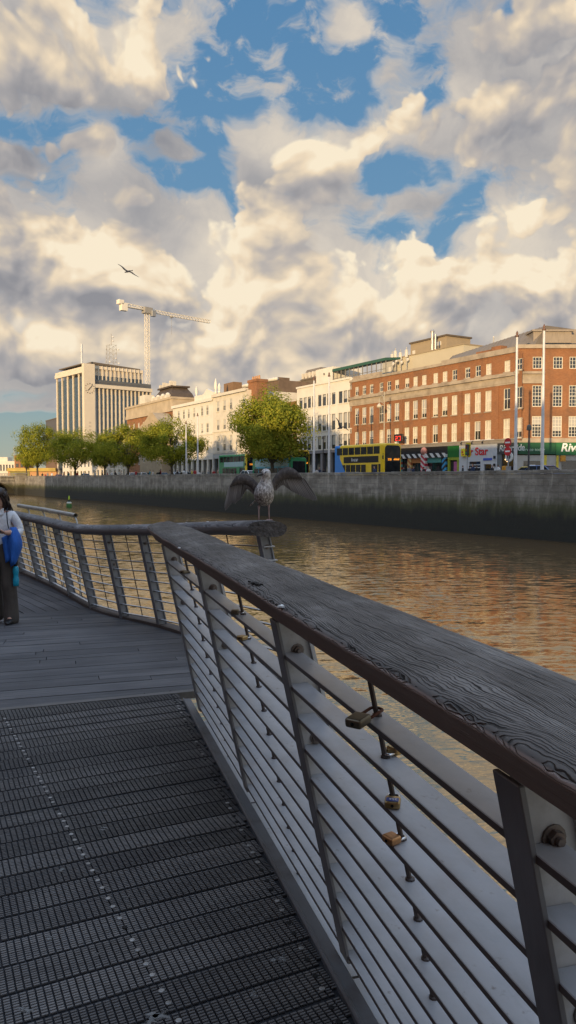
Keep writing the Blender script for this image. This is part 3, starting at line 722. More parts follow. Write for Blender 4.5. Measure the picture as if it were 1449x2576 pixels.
def make_far_railing():
    F = far_path(); p0 = F[0]; d0 = (F[24] - F[0]).to_2d(); rot = math.atan2(d0.y, d0.x)
    root = thing('railing', 'bent railing with a worn round timber handrail beyond the gap, a gull on its end', 'railing', (p0.x, p0.y, 0), rot, 'boardwalk railings')
    inv = Matrix.Rotation(-rot, 2)
    def loc(p2): return inv @ (Vector(p2) - p0.to_2d())
    paint, flange, slat, bolt, rod = steel_mats()
    wood = wood_mat('far_handrail_timber', (.10, .095, .093), (.19, .18, .178), (.34, .325, .32), line=.008, swirl=.02, brown=(.26, .235, .22))
    from mathutils import noise as mn
    sec = rail_ring(.225, .128, 24, .12); rings = []
    for i, P in enumerate(F):
        d, inn = far_frame(F, i); ring = []
        for (y, z) in sec:
            w_ = 1 + .05 * mn.noise(Vector((i * .35, y * 9, z * 9)))
            q = P.to_2d() + inn * (y * w_)
            if i < 4: q = q + d * (y / .1175) * (.13, .085, .045, .015)[i]                # mitred end
            l = loc(q); ring.append((l.x, l.y, P.z + z * w_ - (.008 if i == 0 else 0)))
        rings.append(ring)
    B = MB(); B.mi = 0; B.loft(rings); B.m[-2] = 2; B.mi = 1; rng = random.Random(8)
    for _ in range(8):
        i = rng.randrange(2, 60); l = loc(F[i].to_2d()); dropping(B, l.x, l.y + rng.uniform(-.07, .07), F[i].z + .001, .012, rng)
    B.build('handrail', [wood, MATS['bird_lime'], mat('split_end_grain', (.13, .118, .105), .95, var=.6, scale=30, bump=.02, bscale=40)], root, smooth=True, sharp=50)
    # posts
    def at_u(u):
        best = min(range(len(F)), key=lambda i: abs(724.5 + F_PX * F[i].x / F[i].y - u)); return best
    idx = [at_u(u) for u in (660, 485, 354, 262, 187, 135, 92, 58, 20, -20, -58, -92, -120)]
    spots = []
    for i in idx:
        d, inn = far_frame(F, i); l = loc(F[i].to_2d()); a = math.atan2(d.y, d.x) - rot; spots.append((F[i], l, a, inn))
    for (P, l, a, inn) in spots:
        h = P.z - .115 - DROP if P.y > 7.5 else P.z - .115
        zb = P.z - .118 - h
        po = None
        Fm, Wb, bolts = post_meshes(h, .075, .09)
        il = inv @ inn
        b = Vector((l.x, l.y)) - il * (LEAN * h - .02)
        po = Fm.build('post', flange, root, (b.x, b.y, zb), a); add_bevel(po, .002, 1)
        Wb.build('post_web', mat('far_post_paint', (.24, .25, .27), .5, .1, var=.25, scale=5, dirt=(.10, .085, .07), dscale=5, damt=.7), po)
        for K in bolts[:2]: K.build('bolt', bolt, po)
    n = 9
    for (A, la, aa, ia), (C, lc, ac, ic) in zip(spots, spots[1:]):
        ila, ilc = inv @ ia, inv @ ic
        for k in range(n):
            dz = .118 + .095 + .112 * k
            za, zc = A.z - dz, C.z - dz
            pa = Vector((la.x, la.y)) - ila * (LEAN * (dz - .118)); pc = Vector((lc.x, lc.y)) - ilc * (LEAN * (dz - .118))
            dd = (pc - pa).normalized() * .01; pa += dd; pc -= dd
            S = MB()
            S.loft([[(pa.x, pa.y, za - .0045), (pa.x - ila.x * .040, pa.y - ila.y * .040, za - .0045), (pa.x - ila.x * .040, pa.y - ila.y * .040, za + .0045), (pa.x, pa.y, za + .0045)],
                    [(pc.x, pc.y, zc - .0045), (pc.x - ilc.x * .040, pc.y - ilc.y * .040, zc - .0045), (pc.x - ilc.x * .040, pc.y - ilc.y * .040, zc + .0045), (pc.x, pc.y, zc + .0045)]])
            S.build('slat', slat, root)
        pm = (Vector((la.x, la.y)) + Vector((lc.x, lc.y))) / 2; im = (ila + ilc) / 2; zm = (A.z + C.z) / 2
        o = im * -.037
        S = MB(); e = pm - im * (LEAN * 1.0)
        S.tube([(pm.x + o.x, pm.y + o.y, zm - .11), (e.x + o.x, e.y + o.y, zm - .11 - 1.0)], .006, 6); S.build('tie_rod', rod, root, smooth=True)
    # stub plates on the free end post
    (P, l, a, inn) = spots[0]; il = inv @ inn; S = MB(); S.M = Matrix.Translation((0, 0, 0))
    ca, sa = math.cos(a), math.sin(a)
    for k in range(9):
        dz = .118 + .095 + .112 * k; b = Vector((l.x, l.y)) - il * (LEAN * (dz - .118))
        S.M = Matrix.Translation((b.x, b.y, P.z - dz)) @ Matrix.Rotation(a, 4, 'Z')
        S.box(-.050, .008, -.085, .012, -.004, .004)
    S.build('end_plate', paint, root)
    return F
# ---------------------------------------------------------------- animals, person, small things near the walk
def feather_mats():
    m, T, b = new_mat('mottled_plumage')
    co = T.node('ShaderNodeTexCoord').outputs['Object']
    n = T.noise(T.vmath('MULTIPLY', co, (70, 70, 34)), 1.0, 4, .7, .6); s = T.node('ShaderNodeSeparateXYZ'); T.l.new(co, s.inputs[0])
    lo = T.ramp(n, [(.40, (.085, .068, .058)), (.50, (.22, .195, .18)), (.60, (.52, .50, .48))])
    hi = T.ramp(n, [(.38, (.19, .175, .165)), (.50, (.42, .41, .40)), (.62, (.70, .69, .68))])
    c = T.mix(T.maprange(s.outputs[2], .15, .34), lo, hi); c = T.mix(1., c, (.98, .92, .87, 1), 'MULTIPLY'); T.l.new(c, b.inputs['Base Color']); b.inputs['Roughness'].default_value = .8
    bp = T.node('ShaderNodeBump'); bp.inputs['Distance'].default_value = .003; T.l.new(n, bp.inputs['Height']); T.l.new(bp.outputs[0], b.inputs['Normal'])
    m2, T, b = new_mat('wing_coverts')
    co = T.node('ShaderNodeTexCoord').outputs['Object']; n = T.noise(T.vmath('MULTIPLY', co, (50, 50, 30)), 1., 4, .7)
    T.l.new(T.ramp(n, [(.35, (.040, .031, .027)), (.60, (.095, .078, .070)), (.75, (.20, .18, .165))]), b.inputs['Base Color']); b.inputs['Roughness'].default_value = .8
    m3, T, b = new_mat('flight_feather')
    geo = T.node('ShaderNodeNewGeometry'); co = T.node('ShaderNodeTexCoord').outputs['UV']; s = T.node('ShaderNodeSeparateXYZ'); T.l.new(co, s.inputs[0])
    e = T.maprange(s.outputs[0], .42, .62)
    c = T.mix(e, (.27, .255, .25, 1), (.075, .064, .060, 1)); c = T.mix(T.maprange(s.outputs[1], .35, 1.), c, (.11, .10, .098, 1))
    c = T.mix(T.maprange(T.math('ABSOLUTE', T.math('SUBTRACT', s.outputs[0], .5)), .49, .45), (.50, .48, .46, 1), c)
    c = T.mix(T.math('MULTIPLY', geo.outputs['Random Per Island'], .3), c, (.06, .052, .05, 1))
    T.l.new(c, b.inputs['Base Color']); b.inputs['Roughness'].default_value = .7
    return m, m2, m3

def catmull(pts, n):
    out = []
    for i in range(len(pts) - 1):
        p0, p1, p2, p3 = (Vector(pts[max(i - 1, 0)]), Vector(pts[i]), Vector(pts[i + 1]), Vector(pts[min(i + 2, len(pts) - 1)]))
        for k in range(n):
            t = k / n; out.append(.5 * ((2 * p1) + (p2 - p0) * t + (2 * p0 - 5 * p1 + 4 * p2 - p3) * t * t + (3 * p1 - p0 - 3 * p2 + p3) * t ** 3))
    return out + [Vector(pts[-1])]

def feathers(roots, tips, w, name, mt, parent, curve=0., order=1, thick=.0012):
    """a fan of overlapping blades from roots to tips"""
    V, Fc, UV = [], [], []
    n = len(roots); rows = 9
    for i, (a, t) in enumerate(zip(roots, tips)):
        a = Vector(a); t = Vector(t); d = (t - a).normalized(); side = d.cross(Vector((0, 1, 0))).normalized(); o = len(V); wi = w[i] if isinstance(w, list) else w
        lift = Vector((0, order * i * .0016, 0))
        for r in range(rows + 1):
            k = r / rows; prof = min(1., k * 5 + .45) * (1 - max(0, (k - .72) / .28) ** 2.2 * .93)
            c = a.lerp(t, k) + side * curve * math.sin(k * math.pi) + lift + Vector((0, .004 * math.sin(k * 3), 0))
            for j, q in enumerate((-1, -.1, 1)): V.append(c + side * wi * prof * q + Vector((0, -.0025 if j == 1 else 0, 0))); UV.append(((q + 1) / 2, k))
        for r in range(rows):
            for j in range(2): Fc.append((o + r * 3 + j, o + r * 3 + j + 1, o + r * 3 + j + 4, o + r * 3 + j + 3))
    me = bpy.data.meshes.new(name); me.from_pydata([tuple(v) for v in V], [], Fc); me.materials.append(mt)
    uv = me.uv_layers.new(); 
    for li, l in enumerate(me.loops): uv.data[li].uv = UV[l.vertex_index]
    me.polygons.foreach_set('use_smooth', [True] * len(me.polygons)); me.update()
    return link(name, me, parent)

def gull_px(px, py, y=0.):
    S = .000704
    return ((px - 607) * S, y, (803 - py) * S)

def make_gull(F):
    plum, cov, ff = feather_mats()
    p = g_at(666, 1305, F[0].z); base = F[2]
    root = thing('gull', 'mottled grey young gull standing on the rail end with both wings spread', 'gull', ((664 - 724.5) / F_PX * F[3].y, F[3].y, F[3].z - .004), 0)
    P = gull_px
    # body: a chest-forward egg and neck, rings from tail to crown
    prof = [((612, 628), .030, .040, .060), ((610, 608), .055, .062, .045), ((608, 570), .076, .080, .022), ((606, 520), .085, .088, .004), ((607, 470), .084, .085, -.006), ((612, 420), .074, .072, -.008),
            ((620, 375), .056, .056, -.006), ((628, 335), .042, .044, -.006), ((632, 300), .036, .040, -.010), ((633, 272), .038, .045, -.016), ((632, 245), .039, .048, -.020), ((631, 222), .033, .042, -.020), ((630, 207), .019, .026, -.018)]
    B = MB(); rings = []
    for (c, rx, ry, y) in prof:
        x, _, z = P(*c); rings.append([(x + rx * math.cos(2 * math.pi * k / 20), y + ry * math.sin(2 * math.pi * k / 20), z + .010 * math.sin(2 * math.pi * k / 20)) for k in range(20)])
    B.loft(rings)
    body = B.build('body', plum, root, smooth=True)
    sd = body.modifiers.new('round', 'SUBSURF'); sd.levels = 1; sd.render_levels = 1
    dark = mat('gull_bill', (.03, .027, .027), .4); eye = mat('gull_eye', (.004, .004, .004), .1, spec=1.); pink = mat('gull_leg', (.36, .25, .235), .6, var=.2, scale=30)
    # bill points to its right, and slightly at us
    B = MB(); h = Vector(P(592, 262, -.045)); t = Vector(P(527, 283, -.075))
    d = t - h
    def bring(k, w, hh, drop=0):
        c = h + d * k; return [(c.x + 0, c.y + w * math.cos(a), c.z - drop + hh * math.sin(a)) for a in [2 * math.pi * q / 10 for q in range(10)]]
    B.loft([bring(-.15, .011, .013), bring(.25, .010, .012), bring(.6, .008, .0095), bring(.85, .0055, .0085, .002), bring(1.0, .002, .003, .009)]); B.build('bill', dark, root, smooth=True)
    for (c, y) in (((633, 239), -.0665), ((578, 243), -.035)):
        B = MB(); B.ball(P(*c, y), .0062, 10, 8); B.build('eye', eye, root, smooth=True)
    # dark smudge round the eye comes with a little mask patch in the plumage
    # wings
    def build_wing(lead, inner, prim_tips, sec_tips, wname):
        """lead: leading edge shoulder to wrist; inner: covert edge below it; feathers start along inner"""
        le = catmull([P(*q) for q in lead], 6); inn = catmull([P(*q) for q in inner], 6)
        m = min(len(le), len(inn)); B = MB(); top = []; 
        for i in range(m):
            a = Vector(le[int(i * (len(le) - 1) / (m - 1))]); b = Vector(inn[int(i * (len(inn) - 1) / (m - 1))])
            mid = (a + b) / 2
            top.append([tuple(a + Vector((0, .006, 0))), tuple(a + Vector((0, -.012, 0))), tuple(mid + Vector((0, -.018, 0))), tuple(b + Vector((0, -.008, 0))), tuple(b + Vector((0, .004, 0))), tuple(mid + Vector((0, .014, 0)))])
        B.loft(top); cv = B.build('wing', cov, root, smooth=True)
        allt = catmull([P(*q) for q in sec_tips], 5); pt = catmull([P(*q) for q in prim_tips], 5)
        ns, npr = 11, 11
        I = catmull([P(*q) for q in inner], 10)
        def samp(L, k): return Vector(L[min(len(L) - 1, int(round(k * (len(L) - 1))))])
        r1 = [samp(I, .05 + .50 * k / (ns - 1)) + Vector((0, 0, .012)) for k in range(ns)]; t1 = [samp(allt, k / (ns - 1)) for k in range(ns)]
        feathers(r1, t1, .017, 'secondary_feathers', ff, cv, order=.6)
        r2 = [samp(I, .52 + .48 * k / (npr - 1)) + Vector((0, .008, .006)) for k in range(npr)]; t2 = [samp(pt, k / (npr - 1)) for k in range(npr)]
        feathers(r2, t2, .0155, 'primary_feathers', ff, cv, order=.6)
        return cv
    # its left wing (image right)
    build_wing([(700, 345, 0), (735, 280, .015), (785, 225, .02), (835, 190, .02), (880, 178, .02), (945, 197, .02), (1005, 245, .02), (1050, 300, .02)],
               [(732, 440, .005), (755, 385, .01), (800, 345, .01), (850, 325, .012), (900, 318, .014), (950, 318, .016), (1000, 320, .018), (1052, 318, .02)],
               [(960, 478, .05), (1010, 508, .05), (1062, 527, .05), (1110, 550, .05), (1150, 562, .05), (1188, 578, .05), (1226, 572, .05)],
               [(742, 452, .02), (775, 425, .03), (812, 398, .03), (850, 396, .035), (885, 430, .04), (925, 462, .045)], 'wing')
    # its right wing (image left)
    build_wing([(548, 385, 0), (500, 330, .015), (440, 285, .02), (385, 265, .02), (330, 268, .02), (285, 292, .02), (240, 345, .02), (212, 405, .02)],
               [(505, 490, .005), (470, 440, .01), (425, 400, .01), (380, 385, .012), (335, 385, .014), (290, 390, .016), (250, 400, .018), (214, 412, .02)],
               [(320, 565, .05), (290, 585, .05), (262, 612, .05), (240, 600, .05), (212, 620, .05), (180, 660, .05), (152, 690, .05)],
               [(492, 500, .02), (460, 470, .03), (425, 445, .03), (395, 437, .035), (372, 480, .04), (340, 545, .045)], 'wing')
    # pale trailing fringe of the tertials and the tail tip seen at its side
    B = MB(); B.loft([[tuple(Vector(P(x, y, .06)) + Vector(o)) for o in ((-.008, 0, 0), (0, -.006, .004), (.008, 0, 0), (0, .006, -.004))] for x, y in ((520, 560), (490, 585), (462, 612), (440, 636))])
    B.build('tail', plum, root, smooth=True)
    for (kx, ky), (fx, fy), yy in (((549, 632), (546, 806), .0), ((658, 620), (668, 796), .03)):
        B = MB(); a = P(kx, ky, yy + .03); mid = P((kx + fx) / 2 - 2, (ky + fy) / 2 - 40, yy + .012); f = P(fx, fy, yy)
        B.tube([a, mid, P((kx + fx) / 2, (ky + fy) / 2 + 20, yy + .006), f], [.011, .0058, .0052, .0055], 8)
        for tx, ty in ((-.030, -.040), (0, -.052), (.028, -.038), (.004, .016)):
            B.tube([(f[0], f[1], f[2] + .003), (f[0] + tx * .6, f[1] + ty * .6, f[2] + .004), (f[0] + tx, f[1] + ty, f[2] + .001)], [.0045, .0038, .002], 6)
        B._add([(f[0], f[1], f[2] + .004), (f[0] - .028, f[1] - .037, f[2] + .002), (f[0], f[1] - .048, f[2] + .002), (f[0] + .026, f[1] - .035, f[2] + .002)], [(0, 1, 2), (0, 2, 3)])
        B.build('leg', pink, root, smooth=True)

def flying_gull(name, label, u, v, Y, pts_l, pts_r, yaw, col, span_px):
    c = y_at(u, v, Y); s = Y / F_PX
    root = thing('flying_gull', label, 'gull', c, 0, 'gulls in flight')
    m = mat(name, col, .8, var=.3, scale=3)
    B = MB(); bx = 8 * s
    ax = Vector((math.cos(yaw), math.sin(yaw), -.35)).normalized()
    q = ax.cross(Vector((0, 0, 1))).normalized(); w = q.cross(ax)
    L = span_px * .42 * s
    rings = []
    for k, r in ((-.5, .02), (-.42, .09), (-.2, .13), (.05, .14), (.25, .11), (.38, .085), (.46, .08), (.56, .03)):
        rings.append([tuple(ax * k * L + q * r * L * math.cos(t) + w * r * L * math.sin(t)) for t in [2 * math.pi * i / 10 for i in range(10)]])
    B.loft(rings); B.build('body', m, root, smooth=True)
    B = MB(); B.loft([[tuple(ax * k * L + q * r * L * math.cos(t) * 1.6 + w * r * L * math.sin(t) * .5 - w * .02 * L) for t in [2 * math.pi * i / 8 for i in range(8)]] for k, r in ((-.42, .05), (-.62, .12), (-.75, .13))]); B.build('tail', m, root)
    for pts in (pts_l, pts_r):
        B = MB(); P = catmull([Vector((x * s, 0, z * s)) + ax * (ch * s * .2) for x, z, ch in pts], 5); n = len(P); rings = []
        for i, p in enumerate(P):
            k = i / (n - 1); chord = (.30 * (1 - k) ** .6 + .03) * L * 1.1
            a = p + ax * chord * .5; b = p - ax * chord * .6 + Vector((0, 0, -.02 * L))
            rings.append([tuple(a), tuple(p + Vector((0, 0, .025 * L * (1 - k)))), tuple(b), tuple(p - Vector((0, 0, .012 * L)))])
        B.loft(rings); B.build('wing', m, root, smooth=True)

# ---- person
def skin_body(name, joints, bones, mats, parent, root_i=0, levels=2, smooth=True):
    """one continuous surface grown round connected joints: joints = [(x, y, z, rx, ry)]"""
    me = bpy.data.meshes.new(name); me.from_pydata([j[:3] for j in joints], bones, [])
    for m in (mats if isinstance(mats, (list, tuple)) else [mats]): me.materials.append(m)
    o = link(name, me, parent)
    sk = o.modifiers.new('grow', 'SKIN'); sk.use_smooth_shade = smooth
    if not me.skin_vertices: me.attributes  # layer is made by the modifier
    if len(me.skin_vertices) == 0:
        bpy.context.view_layer.objects.active = o; bpy.ops.object.select_all(action='DESELECT'); o.select_set(True)
        bpy.ops.mesh.customdata_skin_add()
    for i, sv in enumerate(me.skin_vertices[0].data):
        sv.radius = (joints[i][3], joints[i][4] if len(joints[i]) > 4 else joints[i][3]); sv.use_root = (i == root_i)
    sd = o.modifiers.new('round', 'SUBSURF'); sd.levels = levels; sd.render_levels = levels
    return o

def make_head(parent, c, yaw, pitch, skin, hair_m, lip, white, iris):
    """a head in metres, face to -y; returns nothing, adds head parts under parent"""
    import bmesh
    M = Matrix.Translation(c) @ Matrix.Rotation(yaw, 4, 'Z') @ Matrix.Rotation(pitch, 4, 'X')
    B = MB(); rings = []
    # (z, half width, front y, back y)
    prof = [(-.105, .030, -.070, .0), (-.098, .042, -.086, .022), (-.080, .054, -.092, .045), (-.055, .063, -.092, .066), (-.025, .069, -.090, .080), (.005, .073, -.087, .088), (.035, .075, -.086, .091), (.065, .073, -.083, .088), (.090, .063, -.068, .076), (.108, .042, -.045, .052), (.116, .015, -.016, .020)]
    n = 28
    for (z, w, f, bk) in prof:
        ring = []
        for k in range(n):
            t = 2 * math.pi * k / n; x = w * math.sin(t); y = (-f if False else 0)
            cs = math.cos(t); y = (f if cs > 0 else bk) * (abs(cs) ** .85) * (1 if cs > 0 else 1); 
            y = f * abs(cs) ** .8 if cs > 0 else bk * abs(cs) ** .8
            ax_ = abs(x)
            if cs > 0:
                # nose, sockets, mouth, chin
                if -.03 < z < .025: y -= .020 * math.exp(-(x / .011) ** 2) * (1 - abs(z + .022) / .05 if z < .02 else .2)
                y += .010 * math.exp(-((ax_ - .032) / .016) ** 2 - ((z - .012) / .018) ** 2)
                y -= .005 * math.exp(-(x / .02) ** 2 - ((z + .055) / .012) ** 2) + .006 * math.exp(-(x / .018) ** 2 - ((z + .092) / .014) ** 2)
            ring.append((x, y, z))
        rings.append(ring)
    B.M = M; B.loft(rings); h = B.build('head', skin, parent, smooth=True); sd = h.modifiers.new('round', 'SUBSURF'); sd.levels = 1; sd.render_levels = 1
    for sx in (-1, 1):
        B = MB(); B.M = M; B.ball((sx * .031, -.0725, .010), (.0115, .009, .0060), 12, 8); e = B.build('eye', white, parent, smooth=True)
        B = MB(); B.M = M; B.ball((sx * .031, -.0800, .0085), (.0052, .003, .0048), 10, 6); B.build('iris', iris, e, smooth=True)
        B = MB(); B.M = M; B.loft([[(sx * (.012 + .034 * k), -.0865 + .012 * k * k, .030 + .006 * math.sin(k * 2.6) + dz) for dz in (-.003, .003)] + [(sx * (.012 + .034 * k), -.080 + .012 * k * k, .030 + .006 * math.sin(k * 2.6) + dz) for dz in (.003, -.003)] for k in (0, .33, .66, 1.)]); B.build('eyebrow', hair_m, parent)
        B = MB(); B.M = M; B.loft([[(sx * (.070 + .010 * a), y + .012 * math.cos(q), z + .024 * math.sin(q)) for q in [2 * math.pi * i / 12 for i in range(12)]] for a, y, z in ((0, .008, .0), (.9, .012, .002), (1.3, .014, .002))]); B.build('ear', skin, parent, smooth=True)
    B = MB(); B.M = M
    B.loft([[(x, -.089 - .006 * math.cos(x / .025 * 1.5) + o[0], -.057 + o[1] + .002 * math.cos(x * 180)) for o in ((0.004, -.007), (-.002, -.004), (-.002, .004), (.004, .006))] for x in (-.023, -.014, -.005, .005, .014, .023)]); B.build('mouth', lip, parent, smooth=True)
    B = MB(); B.M = M; B.loft([[(w * x, y, z) for x in (-1, 0, 1)] + [(0, y2, z)] for w, y, y2, z in ((.004, -.088, -.080, .022), (.008, -.098, -.08, .0), (.013, -.109, -.082, -.022), (.010, -.096, -.08, -.034))]); B.build('nose', skin, parent, smooth=True)
    # hair: cap and long locks
    rng = random.Random(4); B = MB(); B.M = M
    cap = []
    for (z, w, f, bk) in prof[3:]:
        ring = []
        for k in range(n):
            t = 2 * math.pi * k / n; cs = math.cos(t); x = (w + .014) * math.sin(t); y = f * abs(cs) ** .8 if cs > 0 else (bk + .016) * abs(cs) ** .8
            hair_front = z > .058
            if cs > .15 and not hair_front: y = .004 + .03 * (1 - cs)
            elif cs > 0: y -= .010
            ring.append((x, y, z + (.012 if z > .08 else 0)))
        cap.append(ring)
    B.loft(cap)
    for k in range(46):
        a = rng.uniform(-2.25, 2.25) + math.pi; x = .080 * math.sin(a + math.pi) * 1.0; y = .085 * -math.cos(a + math.pi) * -1.0
        x = .082 * math.sin(rng.uniform(-1, 1) * 1.62); y = .01 + .085 * math.sqrt(max(0, 1 - (x / .084) ** 2)) - (.045 if abs(x) > .07 else 0)
        ln = rng.uniform(.20, .30); z0 = rng.uniform(.02, .09); wv = rng.uniform(.01, .03); ph = rng.uniform(0, 6); ou = 1 + rng.uniform(.1, .55)
        pts = [(x * (1 + (ou - 1) * q) + wv * .6 * math.sin(ph + q * 7), y + .012 * math.sin(ph * 2 + q * 6) + .02 * q, z0 - ln * q) for q in [i / 7 for i in range(8)]]
        B.tube(pts, [.013, .017, .018, .018, .016, .014, .011, .005], 7)
    for sx in (-1, 1):
        for k in range(5):
            y = -.055 + .022 * k; ph = rng.uniform(0, 6)
            B.tube([(sx * (.058 + .006 * k + .012 * math.sin(ph + q * 6) + .018 * q), y + .01 * math.sin(ph + q * 5) + .02 * q, .075 - .26 * q) for q in [i / 7 for i in range(8)]], [.012, .015, .017, .017, .015, .013, .01, .004], 7)
    B.build('hair', hair_m, parent, smooth=True)

def hand(parent, name, wrist, dirv, palm_n, thumb_side, skin, curl=.5):
    """palm with five bent fingers, each its own tapered chain rooted in the palm"""
    d = Vector(dirv).normalized(); n = Vector(palm_n).normalized(); s = d.cross(n).normalized() * thumb_side; w = Vector(wrist)
    B = MB()
    def ring(c, wd, th): return [tuple(c + s * wd * math.cos(t) + n * th * math.sin(t)) for t in [2 * math.pi * k / 12 for k in range(12)]]
    B.loft([ring(w - d * .02, .022, .017), ring(w + d * .01, .026, .016), ring(w + d * .045, .038, .014), ring(w + d * .08, .038, .012), ring(w + d * .09, .030, .008)])
    for i, (off, ln, r) in enumerate(((.028, .068, .0082), (.010, .078, .0085), (-.009, .072, .0080), (-.027, .056, .0070))):
        p = w + d * .078 + s * off; pts = [p]; dd = d.copy(); c = curl * (1 + .12 * i)
        for seg in (.45, .32, .25):
            dd = (dd + n * c * .75).normalized(); pts.append(pts[-1] + dd * ln * seg)
        B.tube(pts, [r, r * .98, r * .86, r * .62], 8)
    p = w + d * .022 + s * .026; B.tube([p, p + (d * .6 + s * .8).normalized() * .034, p + (d * .6 + s * .8).normalized() * .034 + (d * .95 + n * .35 + s * .1).normalized() * .030, p + (d * .6 + s * .8).normalized() * .034 + (d * .95 + n * .45).normalized() * .052], [.0125, .0105, .0095, .006], 8)
    return B.build(name, skin, parent, smooth=True)

def make_person():
    pos = g_at(3, 1566, DROP * .8)
    root = thing('person', 'woman in white shirt and dark trousers looking down at a phone while walking', 'person', (pos.x, pos.y, pos.z), R(4))
    skin = mat('skin', (.46, .27, .20), .5, var=.08, scale=6); hair_m = mat('brown_hair', (.022, .012, .009), .45, var=.5, scale=30, stretch=(1, 1, .15))
    shirt = mat('white_shirt', (.66, .68, .72), .85, var=.12, scale=9, bump=.022, bscale=11); trou = mat('dark_trousers', (.075, .064, .056), .85, var=.3, scale=7, bump=.022, bscale=8, stretch=(1.6, 1.6, .6))
    shoe = mat('black_shoe', (.012, .012, .013), .45); lip = mat('lips', (.34, .13, .12), .5); white = mat('eye_white', (.75, .73, .7), .2); iris = mat('iris', (.03, .02, .015), .15)
    # body (under the clothes), one continuous surface; x is her left (image right)
    J = [(0, 0, .90, .13, .10), (0, .005, 1.02, .115, .085), (0, 0, 1.17, .125, .09), (0, .01, 1.30, .12, .075), (0, .0, 1.365, .05, .05), (0, -.015, 1.44, .045, .045),
         (.155, .01, 1.315, .055), (.215, .02, 1.12, .042), (.155, -.20, 1.105, .032), (.125, -.255, 1.115, .024),
         (-.155, .01, 1.315, .055), (-.215, .02, 1.12, .042), (-.10, -.20, 1.10, .032), (-.045, -.255, 1.115, .024),
         (.085, 0, .84, .085), (.105, -.03, .48, .058), (.115, .02, .09, .038), (.125, -.10, .04, .033), (-.085, 0, .84, .085), (-.085, .02, .48, .058), (-.085, .12, .13, .038), (-.085, .04, .04, .033)]
    E = [(0, 1), (1, 2), (2, 3), (3, 4), (4, 5), (3, 6), (6, 7), (7, 8), (8, 9), (3, 10), (10, 11), (11, 12), (12, 13), (0, 14), (14, 15), (15, 16), (16, 17), (0, 18), (18, 19), (19, 20), (20, 21)]
    skin_body('body', J, E, skin, root)
    S = [(0, 0, .84, .17, .13), (0, 0, 1.06, .145, .108), (0, -.005, 1.18, .15, .115), (0, .01, 1.30, .145, .095), (0, .005, 1.365, .066, .062),
         (.150, .01, 1.305, .062), (.210, .02, 1.21, .062), (.232, .02, 1.09, .064), (.185, -.12, 1.095, .052), (.160, -.185, 1.105, .042),
         (-.150, .01, 1.305, .062), (-.210, .02, 1.21, .062), (-.232, .02, 1.09, .064), (-.15, -.12, 1.095, .052), (-.105, -.185, 1.10, .042)]
    skin_body('shirt', S, [(0, 1), (1, 2), (2, 3), (3, 4), (3, 5), (5, 6), (6, 7), (7, 8), (8, 9), (3, 10), (10, 11), (11, 12), (12, 13), (13, 14)], shirt, root)
    # collar and open shirt front
    B = MB()
    for sx in (-1, 1):
        B.loft([[(sx * .012, -.085, 1.30), (sx * .075, -.070, 1.325), (sx * .066, -.045, 1.39), (sx * .040, -.070, 1.375)], [(sx * .012, -.093, 1.30), (sx * .075, -.078, 1.325), (sx * .066, -.053, 1.395), (sx * .040, -.078, 1.38)]])
    B.build('collar', shirt, root)
    # trousers
    T_ = [(0, 0, 1.05, .140, .105), (0, 0, .90, .165, .125), (.092, 0, .80, .112, .105), (.106, -.025, .50, .100, .092), (.116, .005, .24, .098, .09), (.120, .010, .04, .104, .096), (.120, .010, -.03, .104, .096), (-.092, 0, .80, .112, .105), (-.088, .02, .50, .100, .092), (-.086, .075, .26, .098, .09), (-.085, .095, .07, .102, .095), (-.085, .10, .0, .102, .095)]
    t = skin_body('trousers', T_, [(0, 1), (1, 2), (2, 3), (3, 4), (4, 5), (5, 6), (1, 7), (7, 8), (8, 9), (9, 10), (10, 11)], trou, root, root_i=1)
    for x, y, z in ((.125, -.035, 0), (-.085, .07, .01)):
        B = MB(); B.loft([[(x + w * math.cos(q) , y + yy, z + .002 + hh * (.5 + .5 * math.sin(q))) for q in [2 * math.pi * k / 14 for k in range(14)]] for yy, w, hh in ((.10, .022, .06), (.075, .034, .085), (.02, .036, .085), (-.05, .044, .062), (-.11, .042, .045), (-.145, .026, .032), (-.155, .010, .02))]); B.build('shoe', shoe, root, smooth=True)
    make_head(root, (0, -.035, 1.51), R(-4), R(27), skin, hair_m, lip, white, iris)
    hand(root, 'hand', (.128, -.235, 1.112), (-.75, -.55, .12), (0, .35, .95), -1, skin, .55)
    hand(root, 'hand', (-.07, -.235, 1.105), (.65, -.6, .10), (0, .35, .95), 1, skin, .6)
    # phone, jacket, bag strap and bottle are held or carried: things of their own
    W = root.matrix_basis = Matrix.Translation(pos) @ Matrix.Rotation(R(4), 4, 'Z')
    def own(name, label, cat): return thing(name, label, cat, (pos.x, pos.y, pos.z), R(4))
    ph = own('phone', 'slim dark phone held in both hands of the woman in the white shirt', 'phone')
    B = MB(); B.M = Matrix.Translation((.035, -.335, 1.150)) @ Matrix.Rotation(R(-38), 4, 'X') @ Matrix.Rotation(R(8), 4, 'Y'); B.box(-.078, .078, -.037, .037, -.004, .004); add_bevel(B.build('case', mat('phone_case', (.03, .05, .08), .3), ph), .003)
    B = MB(); B.M = Matrix.Translation((.035, -.335, 1.150)) @ Matrix.Rotation(R(-38), 4, 'X') @ Matrix.Rotation(R(8), 4, 'Y'); B.box(-.073, .073, -.033, .033, .0042, .0048); B.build('screen', glass_mat('phone_screen'), ph)
    jk = own('jacket', 'bright blue jacket hanging over the forearm of the walking woman', 'jacket')
    blue = mat('blue_cloth', (.02, .115, .46), .75, var=.3, scale=5, bump=.03, bscale=9, stretch=(1.5, 1.5, .5))
    B = MB(); rings = []; n = 36
